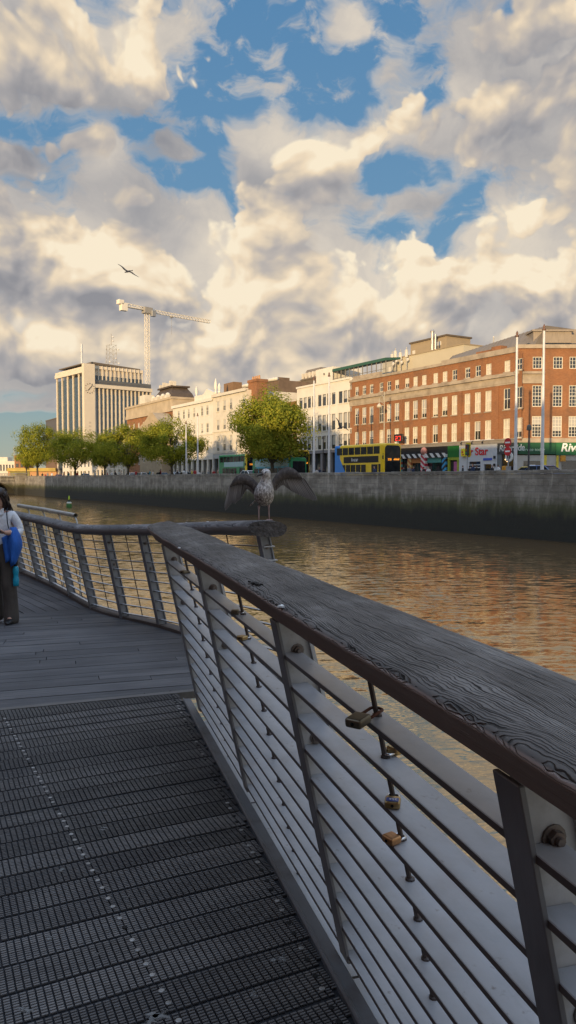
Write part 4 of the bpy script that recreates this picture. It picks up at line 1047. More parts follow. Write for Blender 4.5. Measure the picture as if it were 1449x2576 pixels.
    for k in range(15):
        q = k / 14; z = 1.165 - .40 * q; cx = .190 + .012 * math.sin(q * 3) + .005 * q; rx = (.034 + .050 * math.sin(min(1, q * 1.9) * 1.57) - .055 * max(0, q - .6) / .4); ry = .05 + .07 * math.sin(min(1., q * 2.2) * 1.57) * (1 - .35 * q)
        rings.append([(cx + rx * math.cos(a) * (1 + .12 * math.sin(a * 7 + q * 2) * q), -.10 + ry * math.sin(a) * (1 + .15 * math.sin(a * 5 + 1 + q * 3) * q), z + (.03 * math.sin(a * 3) * q) - .05 * q * (.5 - .5 * math.cos(a - .3))) for a in [2 * math.pi * i / n for i in range(n)]])
    B.loft(rings); B.build('drape', blue, jk, smooth=True)
    B = MB(); B.loft([[(.10 + .035 * q + .030 * math.cos(a) * (1 - .2 * q) * 1.2, -.14 + .030 * math.sin(a), 1.06 - .30 * q + .02 * math.cos(a)) for a in [2 * math.pi * i / 14 for i in range(14)]] for q in [i / 9 for i in range(10)]]); B.build('sleeve', blue, jk, smooth=True)
    bt = own('water_bottle', 'turquoise plastic water bottle with black cap hanging under the blue jacket', 'bottle')
    B = MB(); B.lathe([(.006, .455), (.034, .46), (.036, .50), (.036, .545), (.030, .575), (.030, .600), (.036, .625), (.036, .665), (.026, .690), (.018, .70)], 20, (.212, -.10, 0)); m, T, b = new_mat('turquoise_plastic'); b.inputs['Base Color'].default_value = (.01, .38, .58, 1); b.inputs['Roughness'].default_value = .25; b.inputs['Transmission Weight'].default_value = .25; B.build('flask', m, bt, smooth=True)
    B = MB(); B.lathe([(.022, .70), (.024, .705), (.024, .745), (.014, .752)], 16, (.212, -.10, 0)); B.tube([(.195, -.10, .745), (.20, -.10, .80), (.215, -.10, .815), (.23, -.10, .79), (.232, -.10, .745)], .004, 8); B.build('cap', mat('black_cap', (.012, .012, .014), .5), bt, smooth=True, sharp=40)
    bag = own('bag_strap', 'thin dark bag strap crossing the white shirt from the shoulder', 'strap')
    B = MB(); pts = [(.105, .03, 1.395), (.112, -.06, 1.385), (.120, -.108, 1.32), (.135, -.135, 1.22), (.150, -.14, 1.15)]
    B.loft([[(x - .006, y, z), (x + .006, y, z), (x + .006, y - .004, z), (x - .006, y - .004, z)] for x, y, z in catmull(pts, 4)]); B.build('strap_band', mat('strap_dark', (.02, .025, .04), .7), bag)

# ---- padlocks on the tie rods
def make_padlocks():
    brass = mat('brass', (.50, .36, .17), .34, .9, var=.2, scale=30, dirt=(.20, .12, .05), dscale=25); cop = mat('copper_brass', (.54, .29, .13), .36, .9, var=.2, scale=30, dirt=(.22, .10, .05), dscale=25)
    steel = mat('bright_steel', (.62, .62, .62), .18, 1., var=.1, scale=20); rust = mat('rusty_shackle', (.13, .055, .035), .8, .3, var=.4, scale=40); gun = mat('tarnished_brass', (.20, .17, .12), .4, .8, var=.3, scale=20)
    ink = mat('lock_label_blue', (.02, .06, .28), .4); white = mat('lock_print_white', (.8, .8, .8), .5); hole = mat('keyhole', (.005, .005, .005), .9)
    tm, tm2, tm3 = [(NEAR_T[i] + NEAR_T[i + 1]) / 2 - .025 for i in (1, 2, 3)]
    def lock(label, t, z, head, w, h, d, sh, body_m, sh_m, face=None, tilt=0., lift=.0, roll=0.):
        """lies on the slat at height z; head: direction (degrees from inward) of the body from the rod"""
        yr = -BASE_Q + LEAN * z - .037
        wx, wy = NT_.x * t + NM.x * (-yr), NT_.y * t + NM.y * (-yr)
        root = thing('padlock', label, 'padlock', (wx, wy, z + .0045 + lift), (tilt, roll, NR_ROT + math.radians(head)), 'padlocks left on the railing')
        # local: shackle loop round origin, body along +y
        y0 = sh; B = MB()
        B.box(-w / 2, w / 2, y0, y0 + h, .0015, d + .0015); add_bevel(B.build('lock_body', body_m, root), d * .28, 3)
        r = w * .36; B = MB(); pts = [(-r, y0 + .006, d / 2)] + [(-r * math.cos(a), -.004 - r * .6 * math.sin(a) + .008, d / 2) for a in [math.pi * k / 10 for k in range(11)]] + [(r, y0 + .006, d / 2)]
        B.tube(pts, w * .085, 8); B.build('shackle', sh_m, root, smooth=True)
        B = MB(); B.lathe([(w * .10, 0), (w * .10, .0012), (w * .06, .0014)], 12); k = B.build('keyhole', hole, root, (0, y0 + h + .0002, d / 2 + .001), (R(-90), 0, 0))
        if face:
            B = MB(); B.box(-w * .40, w * .40, y0 + h * .42, y0 + h * .92, d + .0016, d + .0022); f = B.build('face_plate', ink, root)
            text('256', w * .36, f, (-w * .30, y0 + h * .52, d + .0024), (0, 0, 0), white, 'printed_digits', .0002)
        return root
    lock('long rusty-shackled padlock on the top slat, largest and nearest the handrail', tm, SLAT_Z[0], 38, .042, .052, .022, .062, gun, rust, tilt=R(-4), lift=.006)
    lock('silver padlock seen shackle first, on the slat below the rusty lock', tm, SLAT_Z[1], 205, .036, .030, .018, .020, brass, steel)
    lock('square brass padlock with a blue label, third down the rod', tm, SLAT_Z[2], 62, .036, .038, .018, .026, brass, steel, face=True)
    lock('coppery brass padlock with a keyhole in its end, lowest on the rod', tm, SLAT_Z[3], 18, .036, .034, .019, .016, cop, steel)
    lock('brass padlock on the second slat of the middle bay', tm2, SLAT_Z[1], 30, .036, .034, .018, .018, brass, steel)
    lock('dull dark padlock on the top slat of the middle bay', tm2, SLAT_Z[0], -20, .034, .032, .018, .018, gun, steel)
    lock('small tarnished padlock on the top slat of the bay beyond, under the rail end', tm3, SLAT_Z[0], 30, .036, .034, .018, .018, gun, gun)

def make_river_things():
    # green buoy
    s, _ = q_at(174, 1272, 40)
    p = g_at(174, 1277, WATER)
    root = thing('buoy', 'small green channel buoy with a yellow-green topmark floating on the river', 'buoy', (p.x, p.y, WATER))
    gr = mat('buoy_green', (.035, .13, .03), .5, var=.2, scale=2); ye = mat('buoy_topmark', (.45, .62, .05), .5); pale = mat('buoy_pale', (.55, .58, .50), .6)
    Y = p.y; u = Y / F_PX * 1.0
    B = MB(); B.lathe([(5.5 * u, -2 * u), (6.8 * u, 1 * u), (6.8 * u, 7 * u), (5.5 * u, 10 * u)], 18); B.build('float', gr, root, smooth=True, sharp=40)
    B = MB(); B.lathe([(5.6 * u, 10.02 * u), (6.2 * u, 11 * u), (6.2 * u, 13 * u), (2.2 * u, 15 * u)], 18); B.build('collar', pale, root, smooth=True, sharp=40)
    B = MB(); B.lathe([(3.4 * u, 14 * u), (2.6 * u, 18 * u), (1.6 * u, 20 * u)], 12); B.build('cage', mat('buoy_dark', (.02, .035, .02), .6), root)
    B = MB(); B.lathe([(2.4 * u, 20.02 * u), (2.0 * u, 24 * u), (.9 * u, 29 * u), (.2 * u, 30.5 * u)], 12); B.build('topmark', ye, root, smooth=True)
    # pale pipe gangway rail over the water beyond the railing
    a, b = y_at(47, 1272, 21.5), y_at(190, 1297, 18.5)
    root = thing('handrail_pipe', 'pale grey steel pipe rail on hoops standing over the water beyond the railing', 'pipe rail', tuple(a))
    steel = mat('pale_pipe', (.42, .41, .37), .45, .2, var=.15, scale=4, dirt=(.2, .18, .14), dscale=3)
    B = MB(); d = b - a; ends = [Vector((0, 0, 0)), d]
    B.tube([ends[0], d * .5 + Vector((0, 0, .01)), d], .055, 14, cap=False)
    B.tube([ends[0] + d * .002, d * .998], .045, 14, cap=False); B.build('pipe', steel, root, smooth=True)
    B = MB(); B.lathe([(.060, 0), (.060, .06)], 14); 
    B = MB(); B.tube([d * .60 - d.normalized() * .05, d * .60 + d.normalized() * .05], .064, 14); B.build('sleeve', steel, root, smooth=True, sharp=40)
    for k in (.17, .45, .72, .98):
        c = d * k; B = MB(); n = d.normalized(); q = Vector((n.y, -n.x, 0)).normalized()
        B.tube([c + Vector((0, 0, -.02)), c + q * .0 + n * .12 + Vector((0, 0, -.10)), c + n * .26 + Vector((0, 0, -.32)), c + n * .30 + Vector((0, 0, -.9)), c + n * .30 + Vector((0, 0, -4.2))], .022, 8); B.build('hoop', steel, root, smooth=True)
# ---------------------------------------------------------------- far quay: wall, bridge, poles, vehicles, people
def make_quay_wall():
    m, T, b = new_mat('quay_stone')
    co = T.node('ShaderNodeTexCoord').outputs['Object']; sp = T.node('ShaderNodeSeparateXYZ'); T.l.new(co, sp.inputs[0])
    cb = T.node('ShaderNodeCombineXYZ'); T.l.new(sp.outputs[0], cb.inputs[0]); T.l.new(sp.outputs[2], cb.inputs[1])
    br = T.node('ShaderNodeTexBrick'); T.l.new(cb.outputs[0], br.inputs['Vector']); br.inputs['Scale'].default_value = 1.; br.inputs['Brick Width'].default_value = 1.5; br.inputs['Row Height'].default_value = .52
    br.inputs['Mortar Size'].default_value = .014; br.inputs['Mortar Smooth'].default_value = .5
    br.inputs['Color1'].default_value = (.20, .185, .165, 1); br.inputs['Color2'].default_value = (.29, .27, .24, 1); br.inputs['Mortar'].default_value = (.125, .118, .108, 1)
    c = T.mix(T.maprange(T.noise(T.vmath('MULTIPLY', co, (.7, 1, 1.6)), .42, 8, .74), .38, .62, 0, .85), br.outputs['Color'], (.115, .102, .088, 1))
    c = T.mix(T.maprange(T.noise(T.vmath('MULTIPLY', co, (1, 1, .22)), .8, 6, .7), .50, .70, 0, .75), c, (.46, .43, .38, 1))
    c = T.mix(T.maprange(T.noise(T.vmath('MULTIPLY', co, (1, 1, .10)), .8, 5, .65), .55, .8, 0, .6), c, (.06, .058, .052, 1))
    edge = T.math('MULTIPLY', T.math('SUBTRACT', T.noise(T.vmath('MULTIPLY', co, (1, 1, .35)), .8, 6, .72), .5), 2.2)
    h = T.math('ADD', sp.outputs[2], edge)
    c = T.mix(T.maprange(h, .35, -.85), c, (.060, .062, .030, 1))                       # green weed, then black wet stone
    c = T.mix(T.maprange(h, -.55, -1.75), c, (.018, .019, .016, 1))
    T.l.new(c, b.inputs['Base Color']); b.inputs['Roughness'].default_value = .85
    bp = T.node('ShaderNodeBump'); bp.inputs['Distance'].default_value = .05; T.l.new(T.math('ADD', T.math('MULTIPLY', br.outputs['Fac'], -.4), T.noise(co, 2.2, 6, .7)), bp.inputs['Height']); T.l.new(bp.outputs[0], b.inputs['Normal'])
    s0, _ = q_at(62, 1205, WALL_N); s1 = 60.
    root = thing('quay_wall', 'long grey stone quay wall with a black tide line across the river', 'wall', qp(0, WALL_N, 0), QROT)
    B = MB(); B.loft([[(x, -.25, WATER - 2), (x, .6, WATER - 2), (x, .6, 1.95), (x, 0, 1.95)] for x in (s0, s1)]); B.build('river_face', m, root)
    B = MB(); x = s0; rng = random.Random(2)
    while x < s1:
        L = rng.uniform(1.5, 2.4); z = WALL_TOP + rng.uniform(-.03, .03)
        B.cbox(x + .006, x + L - .006, -.06 + rng.uniform(-.01, .01), .62, 1.951, z, .02); x += L
    B.build('coping', m, root)
    # end pier with a light niche, where the bridge springs
    B = MB(); B.cbox(s0 - 3.2, s0 - .02, -2.2, .6, WATER - 1, 2.75, .08); B.cbox(s0 - 3.5, s0 + .28, -2.5, .9, 2.76, 3.15, .1)
    tag(B.build('bridge_pier', m, None, qp(0, WALL_N, 0), QROT), 'squat stone pier where the quay wall meets the bridge', 'pier')
    root = thing('bridge', 'low stone arch bridge with a balustrade across the river far upstream', 'bridge', qp(s0 - 3.3, WALL_N - 2.2, 0), QROT)
    # spans run towards -n from the pier: local x = -y
    B = MB(); W_, z1 = 16.5, 1.95
    for k in range(3):
        n0 = -k * (W_ + 2.4); pts = [(0, z1), (0, WATER - 1)]
        front = []; 
        arc = [(-(W_ / 2) + (W_ / 2) * math.cos(t), WATER + .2 + 4.0 * math.sin(t)) for t in [math.pi * i / 22 for i in range(23)]]
        for (x0, q0), (x1, q1) in zip(arc, arc[1:]):
            B.loft([[(-42, n0 + x0, q0), (-42, n0 + x1, q1), (-42, n0 + x1, z1), (-42, n0 + x0, z1)], [(0, n0 + x0, q0), (0, n0 + x1, q1), (0, n0 + x1, z1), (0, n0 + x0, z1)]])
        B.box(-42, .9, n0 - W_ - 2.4, n0 - W_, WATER - 1, z1)
    B.build('arches', m, root)
    B = MB(); B.box(-42, .35, -60, .0, z1 + .005, z1 + .28); B.build('cornice', m, root)
    B = MB(); B.box(-.25, .1, -60, 0, 2.85, 3.02); B.box(-.25, .1, -60, 0, z1 + .285, z1 + .42)
    for k in range(130): B.box(-.16, .01, -60 + .46 * k, -60 + .46 * k + .18, z1 + .42, 2.85)
    B.build('balustrade', mat('pale_stone', (.30, .29, .27), .8, var=.15, scale=.6), root)

POLE = {}
def make_poles():
    white = mat('pole_white', (.62, .62, .63), .45, .1, var=.06, scale=2, dirt=(.35, .33, .3), dscale=1.5)
    dark = mat('pole_dark', (.05, .05, .055), .5, .3)
    defs = [(1369, 818, 50.2, 'tallest white flagpole with a pointed finial, right of the corner with white sash windows'), (1301, 835, 50.2, 'white flagpole in front of the grey shopfront next to the no-entry signs'),
            (828, 938, 50.2, 'white flagpole just left of the blue and yellow bus'), (790, 948, 50.2, 'white flagpole at the right edge of the big riverside tree'),
            (497, 1040, 50.2, 'thin white flagpole in front of the long cream terrace'), (468, 1060, 50.2, 'slim grey-white flagpole beside the tree crown at the cream terrace')]
    for u, v, n, lab in defs:
        s, z = q_at(u, v, n); H = z - GROUND
        root = thing('flagpole', lab, 'flagpole', qp(s, n, GROUND), QROT, 'white flagpoles along the far quay')
        B = MB(); r = .15
        B.lathe([(r * 1.6, 0), (r * 1.6, .5), (r, .6), (r * .85, H * .45), (r * .8, H * .45 + .05), (r * .62, H - .45)], 14); B.build('shaft', white, root, smooth=True, sharp=40)
        B = MB(); B.lathe([(r * .62, H - .45), (r * 1.0, H - .42), (r * 1.05, H - .30), (r * .5, H - .22), (r * .75, H - .12), (r * .15, H + .1)], 12); B.build('finial', mat('finial', (.18, .10, .07), .5, .3), root, smooth=True)
    # street lamps
    for u, v, n, lab in [(967, 985, 63.2, 'tall ornate lamp standard in front of the red brick facade'), (1331, 1083, 50.5, 'slim dark lamp post before the green shopfront'), (813, 1105, 62.5, 'grey lamp post before the dark shop windows of the white building')]:
        s, z = q_at(u, v, n); H = z - GROUND
        root = thing('street_lamp', lab, 'lamp post', qp(s, n, GROUND), QROT, 'lamp posts on the far quay')
        m_ = mat('lamp_cream', (.42, .38, .30), .5) if u == 967 else dark
        B = MB(); B.lathe([(.16, 0), (.16, .7), (.09, .9), (.07, H * .75), (.05, H)], 12); B.build('post', m_, root, smooth=True, sharp=40)
        if u == 967:
            B = MB(); B.tube(catmull([(0, 0, H - 1.2), (-.4, 0, H - .5), (-1., 0, H - .8), (-1.1, 0, H - 1.5)], 5), .05, 8); B.tube([(-.05, 0, H - 1.6), (-1.0, 0, H - 1.2)], .03, 6); B.build('bracket', m_, root)
            B = MB(); B.lathe([(.10, 0), (.34, -.3), (.30, -.5), (.10, -.6)], 12, (-1.1, 0, H - 1.5)); B.build('lantern', mat('lantern', (.55, .5, .4), .4), root, smooth=True)
        else:
            B = MB(); B.lathe([(.08, H), (.22, H + .05), (.18, H + .42), (.05, H + .5)], 10); B.build('lantern', mat('lantern_dark', (.10, .10, .09), .4), root)
    # no-entry signs
    s, z = q_at(1279, 1131, 50.8); red = mat('sign_red', (.52, .025, .03), .45); wh = mat('sign_white', (.8, .8, .8), .45); grey = mat('sign_grey', (.30, .30, .31), .5)
    root = thing('traffic_sign', 'pair of round red no-entry signs, one above the other on a grey post', 'road sign', qp(s, 50.8, GROUND), QROT)
    B = MB(); B.tube([(0, 0, 0), (0, 0, z - GROUND + 1.0)], .055, 10); B.box(-.28, .28, .0, .05, .3, 1.4); B.build('post', grey, root)
    for zz in (z - GROUND + .62, z - GROUND - .15):
        B = MB(); B.M = Matrix.Translation((0, -.07, zz)) @ Matrix.Rotation(R(90), 4, 'X'); B.lathe([(.40, 0), (.40, .03), (.38, .035)], 24); d = B.build('disc', red, root)
        B = MB(); B.box(-.27, .27, -.112, -.106, zz - .065, zz + .065); B.build('bar', wh, d)
    # small yellow signal / sign in front of the white shop, dark red lit sign on the facade corner, round white sign
    s, z = q_at(1176, 1122, 51.0)
    root = thing('traffic_light', 'traffic light with a yellow backing in front of the white shop', 'traffic light', qp(s, 51.0, GROUND), QROT)
    B = MB(); B.tube([(0, 0, 0), (0, 0, z - GROUND)], .055, 8); B.build('post', grey, root)
    B = MB(); B.cbox(-.17, .17, -.15, .10, z - GROUND - .9, z - GROUND + .15, .03); hd = B.build('signal_head', dark, root)
    B = MB(); B.box(-.30, .30, .105, .125, z - GROUND - 1.05, z - GROUND + .3); B.build('backing_board', mat('signal_yellow', (.65, .48, .02), .5), root)
    for k, col in enumerate(((.25, .02, .02), (.3, .15, .01), (.02, .2, .08))):
        B = MB(); B.M = Matrix.Translation((0, -.151, z - GROUND - .08 - .3 * k)) @ Matrix.Rotation(R(90), 4, 'X'); B.lathe([(.10, 0), (.10, .02), (.05, .03)], 12); B.build('lens', mat('lens_%d' % k, col, .2), hd)

def make_led_sign():
    s, z = q_at(1003, 1111, 64.6); r = thing('led_sign', 'dark hanging sign with red lit marks above the nose of the yellow bus', 'sign', qp(s, 64.6, z), QROT)
    B = MB(); B.cbox(-.9, .9, -.12, .12, 0, 1.0, .03); c = B.build('case', mat('led_case', (.03, .02, .02), .5), r)
    red = emit_mat('led_red', (1., .05, .03), 1.2); B = MB()
    for x0, x1, z0, z1 in ((-.55, -.1, .62, .74), (-.2, -.1, .45, .62), (-.55, -.1, .36, .47), (-.55, -.45, .2, .36), (-.55, -.1, .12, .22), (.1, .55, .62, .74), (.45, .55, .2, .62), (.1, .55, .12, .22)): B.box(x0, x1, -.128, -.121, z0, z1)
    B.build('lit_marks', red, c)
    B = MB(); B.bar((0, .1, .5), (0, 1.35, .5), .08); B.build('bracket', MATS['led_case'], r)

CARP = {}
def make_vehicles():
    dkg = glass_mat('vehicle_glass', (.012, .013, .015)); _b = next(n for n in dkg.node_tree.nodes if n.type == 'BSDF_PRINCIPLED'); _b.inputs['IOR'].default_value = 1.33; _b.inputs['Specular IOR Level'].default_value = .35; tyre = mat('tyre_rubber', (.018, .018, .018), .8); hub = mat('hub_grey', (.25, .25, .26), .4, .6)
    yel = mat('bus_yellow', (.88, .58, .012), .35, var=.06, coat=.4, dirt=(.35, .25, .05), dscale=.8, damt=.3); blu = mat('bus_blue', (.015, .22, .66), .35, var=.06, coat=.4); blk = mat('bus_black', (.015, .015, .017), .35)
    grn = mat('bus_green', (.012, .22, .085), .4, var=.08, coat=.3); teal = mat('bus_pale_teal', (.36, .52, .52), .4, var=.06); lblu = mat('bus_light_blue', (.10, .42, .55), .4)
    amber = emit_mat('led_amber', (1.0, .33, .02), 1.6); white = mat('bus_white', (.78, .78, .78), .4); lampm = mat('lamp_lens', (.6, .6, .58), .15)
    def bus(label, s_front, n, L, H, side_m, front_m, rear_m, lower_m, decks=2, advert=None, W=2.5, dest=True):
        root = thing('double_decker_bus' if decks == 2 else 'coach', label, 'bus', qp(s_front, n, GROUND + .004), QROT, 'buses on the far quay')
        # x from -L (rear) to 0 (front), y 0 (river side) .. W
        def rnd(x, ins=0., c=.22, dz=0.):
            z0, z1 = .32, H - dz
            return [(x, ins, z0), (x, W - ins, z0), (x, W - ins, z1 - c), (x, W - ins - c * .35, z1 - c * .3), (x, W - ins - c, z1), (x, ins + c, z1), (x, ins + c * .35, z1 - c * .3), (x, ins, z1 - c)]
        B = MB(); B.loft([rnd(-L, .12, .22, .1), rnd(-L + .12), rnd(-L * .88)]); B.build('rear_body', rear_m, root)
        B = MB(); B.loft([rnd(-L * .88 + .003), rnd(-.55)]); B.build('body', side_m, root)
        B = MB(); B.loft([rnd(-.547), rnd(-.12, .02, .25, .02), rnd(-.02, .07, .30, .08)]); B.build('front_body', front_m, root)
        B = MB(); B.box(-L * .86, -.56, -.012, .1, .33, .62); B.build('skirt', lower_m, root)
        def pane(x0, x1, z0, z1, m_=dkg, nm='window', y=-.016): 
            P = MB(); P.cbox(x0, x1, y, y + .05, z0, z1, .03); return P.build(nm, m_, root)
        if decks == 2:
            n_ = 7; x0, x1 = -L * .95, -.75; w = (x1 - x0) / n_
            for k in range(n_): pane(x0 + k * w + .04, x0 + (k + 1) * w - .04, H - 1.22, H - .32)
            n_ = 5; x0, x1 = -L * .86, -L * .34; w = (x1 - x0) / n_
            for k in range(n_): pane(x0 + k * w + .04, x0 + (k + 1) * w - .04, 1.02, 1.95)
            pane(-2.35, -1.15, .95, 1.95); pane(-1.05, -.62, .7, 1.98)
            bd = pane(-L * .80, -L * .10, 2.12, 2.92, advert or blk, 'advert_band', -.014)
            # two-deck windscreen
            Wd = MB(); y0, y1, z0, z1 = .13, W - .13, .62, H - .24
            def rr(x, i, rb=.34, rt=.42):
                out = []
                for cy, cz, r, a0 in ((y1 - i - rb, z0 + i + rb, rb, -90), (y1 - i - rt, z1 - i - rt, rt, 0), (y0 + i + rt, z1 - i - rt, rt, 90), (y0 + i + rb, z0 + i + rb, rb, 180)):
                    for k in range(6): t_ = R(a0 + 18 * k); out.append((x + .03 * (1 - ((cy + r * math.cos(t_) - W / 2) / (W / 2)) ** 2), cy + r * math.cos(t_), cz + r * math.sin(t_)))
                return out
            Wd.loft([rr(-.06, 0), rr(.005, .02), rr(.012, .06)]); Wd.build('windscreen', dkg, root, smooth=True, sharp=30)
            B = MB(); B.box(.02, .050, .30, W - .30, 2.255, 2.715); db = B.build('destination_box', blk, root)
            if dest:
                t = text('25B', .34, db, (.056, .50, 2.36), (R(90), 0, R(90)), amber, 'destination_letters', .004)
                B = MB()
                for k in range(9): B.box(.0505, .056, 1.35 + k * .09, 1.41 + k * .09, 2.40, 2.40 + .10 + .06 * (k % 3))
                B.build('destination_leds', amber, db)
        else:
            n_ = 7; x0, x1 = -L * .95, -.75; w = (x1 - x0) / n_
            for k in range(n_): pane(x0 + k * w + .05, x0 + (k + 1) * w - .05, 1.05, 1.75)
            pane(-L * .92, -.8, 1.95, H - .35, advert or teal, 'advert_band', -.014)
            B = MB(); B.loft([[(.0, .2, 1.0), (.0, W - .2, 1.0), (.0, W - .3, H - .5), (.0, .3, H - .5)], [(.03, .25, 1.05), (.03, W - .25, 1.05), (.03, W - .35, H - .55), (.03, .35, H - .55)]]); B.build('windscreen', dkg, root)
        for y in (.35, W - .35):
            B = MB(); B.cbox(-.03, .03, y - .18, y + .18, .62, .80, .02); B.build('headlight', lampm, root)
        for x in (-L * .75, -2.6):
            for y in (.0, W - .30):
                B = MB(); B.M = Matrix.Translation((x, y, .48)) @ Matrix.Rotation(R(-90), 4, 'X'); B.lathe([(.30, 0), (.46, .01), (.48, .06), (.48, .24), (.46, .29), (.30, .30)], 20); wl = B.build('wheel', tyre, root, smooth=True, sharp=40)
                B = MB(); B.M = Matrix.Translation((x, y - .004, .48)) @ Matrix.Rotation(R(-90), 4, 'X'); B.lathe([(.05, -.02), (.26, .0), (.28, .05)], 14); B.build('rim', hub, wl)
        B = MB(); B.tube([(-.1, -.05, H - 1.2), (.15, -.25, H - 1.15), (.18, -.28, H - 1.45)], .025, 6); B.cbox(.13, .22, -.36, -.2, H - 1.85, H - 1.42, .02); B.build('mirror', blk, root)
        return root
    s, _ = q_at(966, 1150, 53.0)
    b1 = bus('yellow and blue double-decker bus parked in front of the brick facade', s, 53.0, 9.9, 4.32, yel, yel, blu, blu)
    t = text('linear', .62, b1, (-6.3, -.022, 2.34), (R(90), 0, 0), white, 'advert_lettering', .004)
    # blue sweep at its tail
    B = MB(); B.loft([[(-9.0, -.018, .62), (-7.2, -.018, .62), (-8.3, -.018, 2.1), (-8.9, -.018, 3.0), (-9.0, -.018, 3.0)], [(-9.0, -.006, .62), (-7.2, -.006, .62), (-8.3, -.006, 2.1), (-8.9, -.006, 3.0), (-9.0, -.006, 3.0)]]); B.build('tail_sweep', blu, b1)
    s, _ = q_at(741, 1160, 55.2)
    bus('yellow-fronted double-decker bus half hidden behind the riverside tree', s, 55.2, 9.9, 4.35, yel, yel, blu, yel)
    s, _ = q_at(732, 1170, 52.2)
    bus('green and pale blue coach under the riverside tree', s, 52.2, 11.0, 3.15, lblu, grn, grn, grn, decks=1, advert=teal)
    s, _ = q_at(620, 1160, 54.0)
    bus('green double-decker bus with a yellow front edge by the cream terrace', s, 54.0, 9.8, 4.1, grn, yel, grn, grn, advert=teal)
    # cars: one of each body, then copies
    def car(label, s, n, paint, van=False, taxi=None):
        root = thing('parked_car' if not van else 'parked_van', label, 'car' if not van else 'van', qp(s, n, GROUND + .004), QROT, 'cars along the far quay')
        L, W, H = (4.4, 1.78, 1.48) if not van else (5.0, 1.95, 2.1)
        def sec(x, z0, z1, i, top): return [(x, i, z0), (x, W - i, z0), (x, W - i - .02, z1), (x, W - i - top, z1 + .10), (x, i + top, z1 + .10), (x, i + .02, z1)]
        B = MB(); B.loft([sec(0, .35, .55, .25, .15), sec(.15, .24, .68, .06, .12), sec(.9, .22, .78, 0, .1), sec(2.2, .22, .82, 0, .1), sec(3.7, .22, .82, 0, .1), sec(L - .15, .26, .76, .06, .12), sec(L, .38, .62, .2, .15)]); B.build('body', paint, root, smooth=True, sharp=35)
        xa, xb, xc, xd = (.95, 1.65, 3.25, 4.1) if not van else (.4, 1.1, 4.9, 4.98)
        B = MB(); B.loft([[(xa, .10, .88), (xa, W - .10, .88), (xd, W - .10, .88), (xd, .10, .88)], [(xb, .26, H - .05), (xb, W - .26, H - .05), (xc, W - .26, H - .05), (xc, .26, H - .05)]]); B.build('glasshouse', dkg, root)
        B = MB(); B.loft([[(xb - .08, .22, H - .06), (xb - .08, W - .22, H - .06), (xc + .08, W - .22, H - .06), (xc + .08, .22, H - .06)], [(xb + .05, .32, H), (xb + .05, W - .32, H), (xc - .05, W - .32, H), (xc - .05, .32, H)]]); B.build('roof', paint, root)
        for xx, xt in ((xa, xb), ((xa + xd) / 2, (xb + xc) / 2), (xd, xc)):
            for y, yt in ((.10, .26), (W - .10, W - .26)):
                B = MB(); B.bar((xx, y, .88), (xt, yt, H - .05), .07, .05); B.build('pillar', paint, root)
        for x in (.85, L - .85):
            for y in (0., W - .2):
                B = MB(); B.M = Matrix.Translation((x, y - .005, .31)) @ Matrix.Rotation(R(-90), 4, 'X'); B.lathe([(.18, -.01), (.30, .0), (.31, .05), (.31, .17), (.30, .21)], 16); w = B.build('wheel', tyre, root, smooth=True, sharp=40)
                B = MB(); B.M = Matrix.Translation((x, y - .02, .31)) @ Matrix.Rotation(R(-90), 4, 'X'); B.lathe([(.03, 0), (.17, .004)], 12); B.build('rim', hub, w)
        for y in (.28, W - .28):
            B = MB(); B.cbox(L - .06, L + .015, y - .17, y + .17, .56, .68, .015); B.build('headlight', lampm, root)
        if taxi:
            B = MB(); B.cbox(2.2, 2.5, .5, W - .5, H + .002, H + .16, .03); B.build('roof_sign', taxi, root)
        return root
    def paint(nm, c): return mat(nm, c, .3, .2, var=.04, coat=.6)
    cols = {'silver': paint('car_silver', (.42, .43, .45)), 'white': paint('car_white', (.72, .72, .72)), 'dark': paint('car_black', (.02, .02, .025)), 'blue': paint('car_blue', (.04, .10, .26)), 'ybl': paint('car_yellow_blue', (.55, .40, .05)), 'red': paint('car_red', (.30, .03, .03))}
    for u, n, c, lab in [(1340, 52.6, 'blue', 'blue car in front of the green shopfront'), (1318, 57.5, 'ybl', 'yellow car behind the blue car at the green shopfront'), (610, 50.0 + 1.4, 'white', 'white and grey car passing left of the spread-winged gull'), (455, 52.6, 'silver', 'silver car under the tree crown by the cream terrace'),
                         (428, 52.6, 'white', 'white car just left of the silver car below the tree crown'), (395, 52.6, 'dark', 'dark car in the shade under the right-hand trees of the row'), (345, 52.6, 'silver', 'pale silver car below the tower'), (318, 52.6, 'white', 'white car parked behind the silver car below the tower'), (205, 52.6, 'blue', 'dark blue car beneath the darkest tree'), (140, 55., 'red', 'dull red car by the leftmost trees')]:
        s, _ = q_at(u, 1195, n); car(lab, s - 2.2, n, cols[c], taxi=white if c == 'ybl' else None)

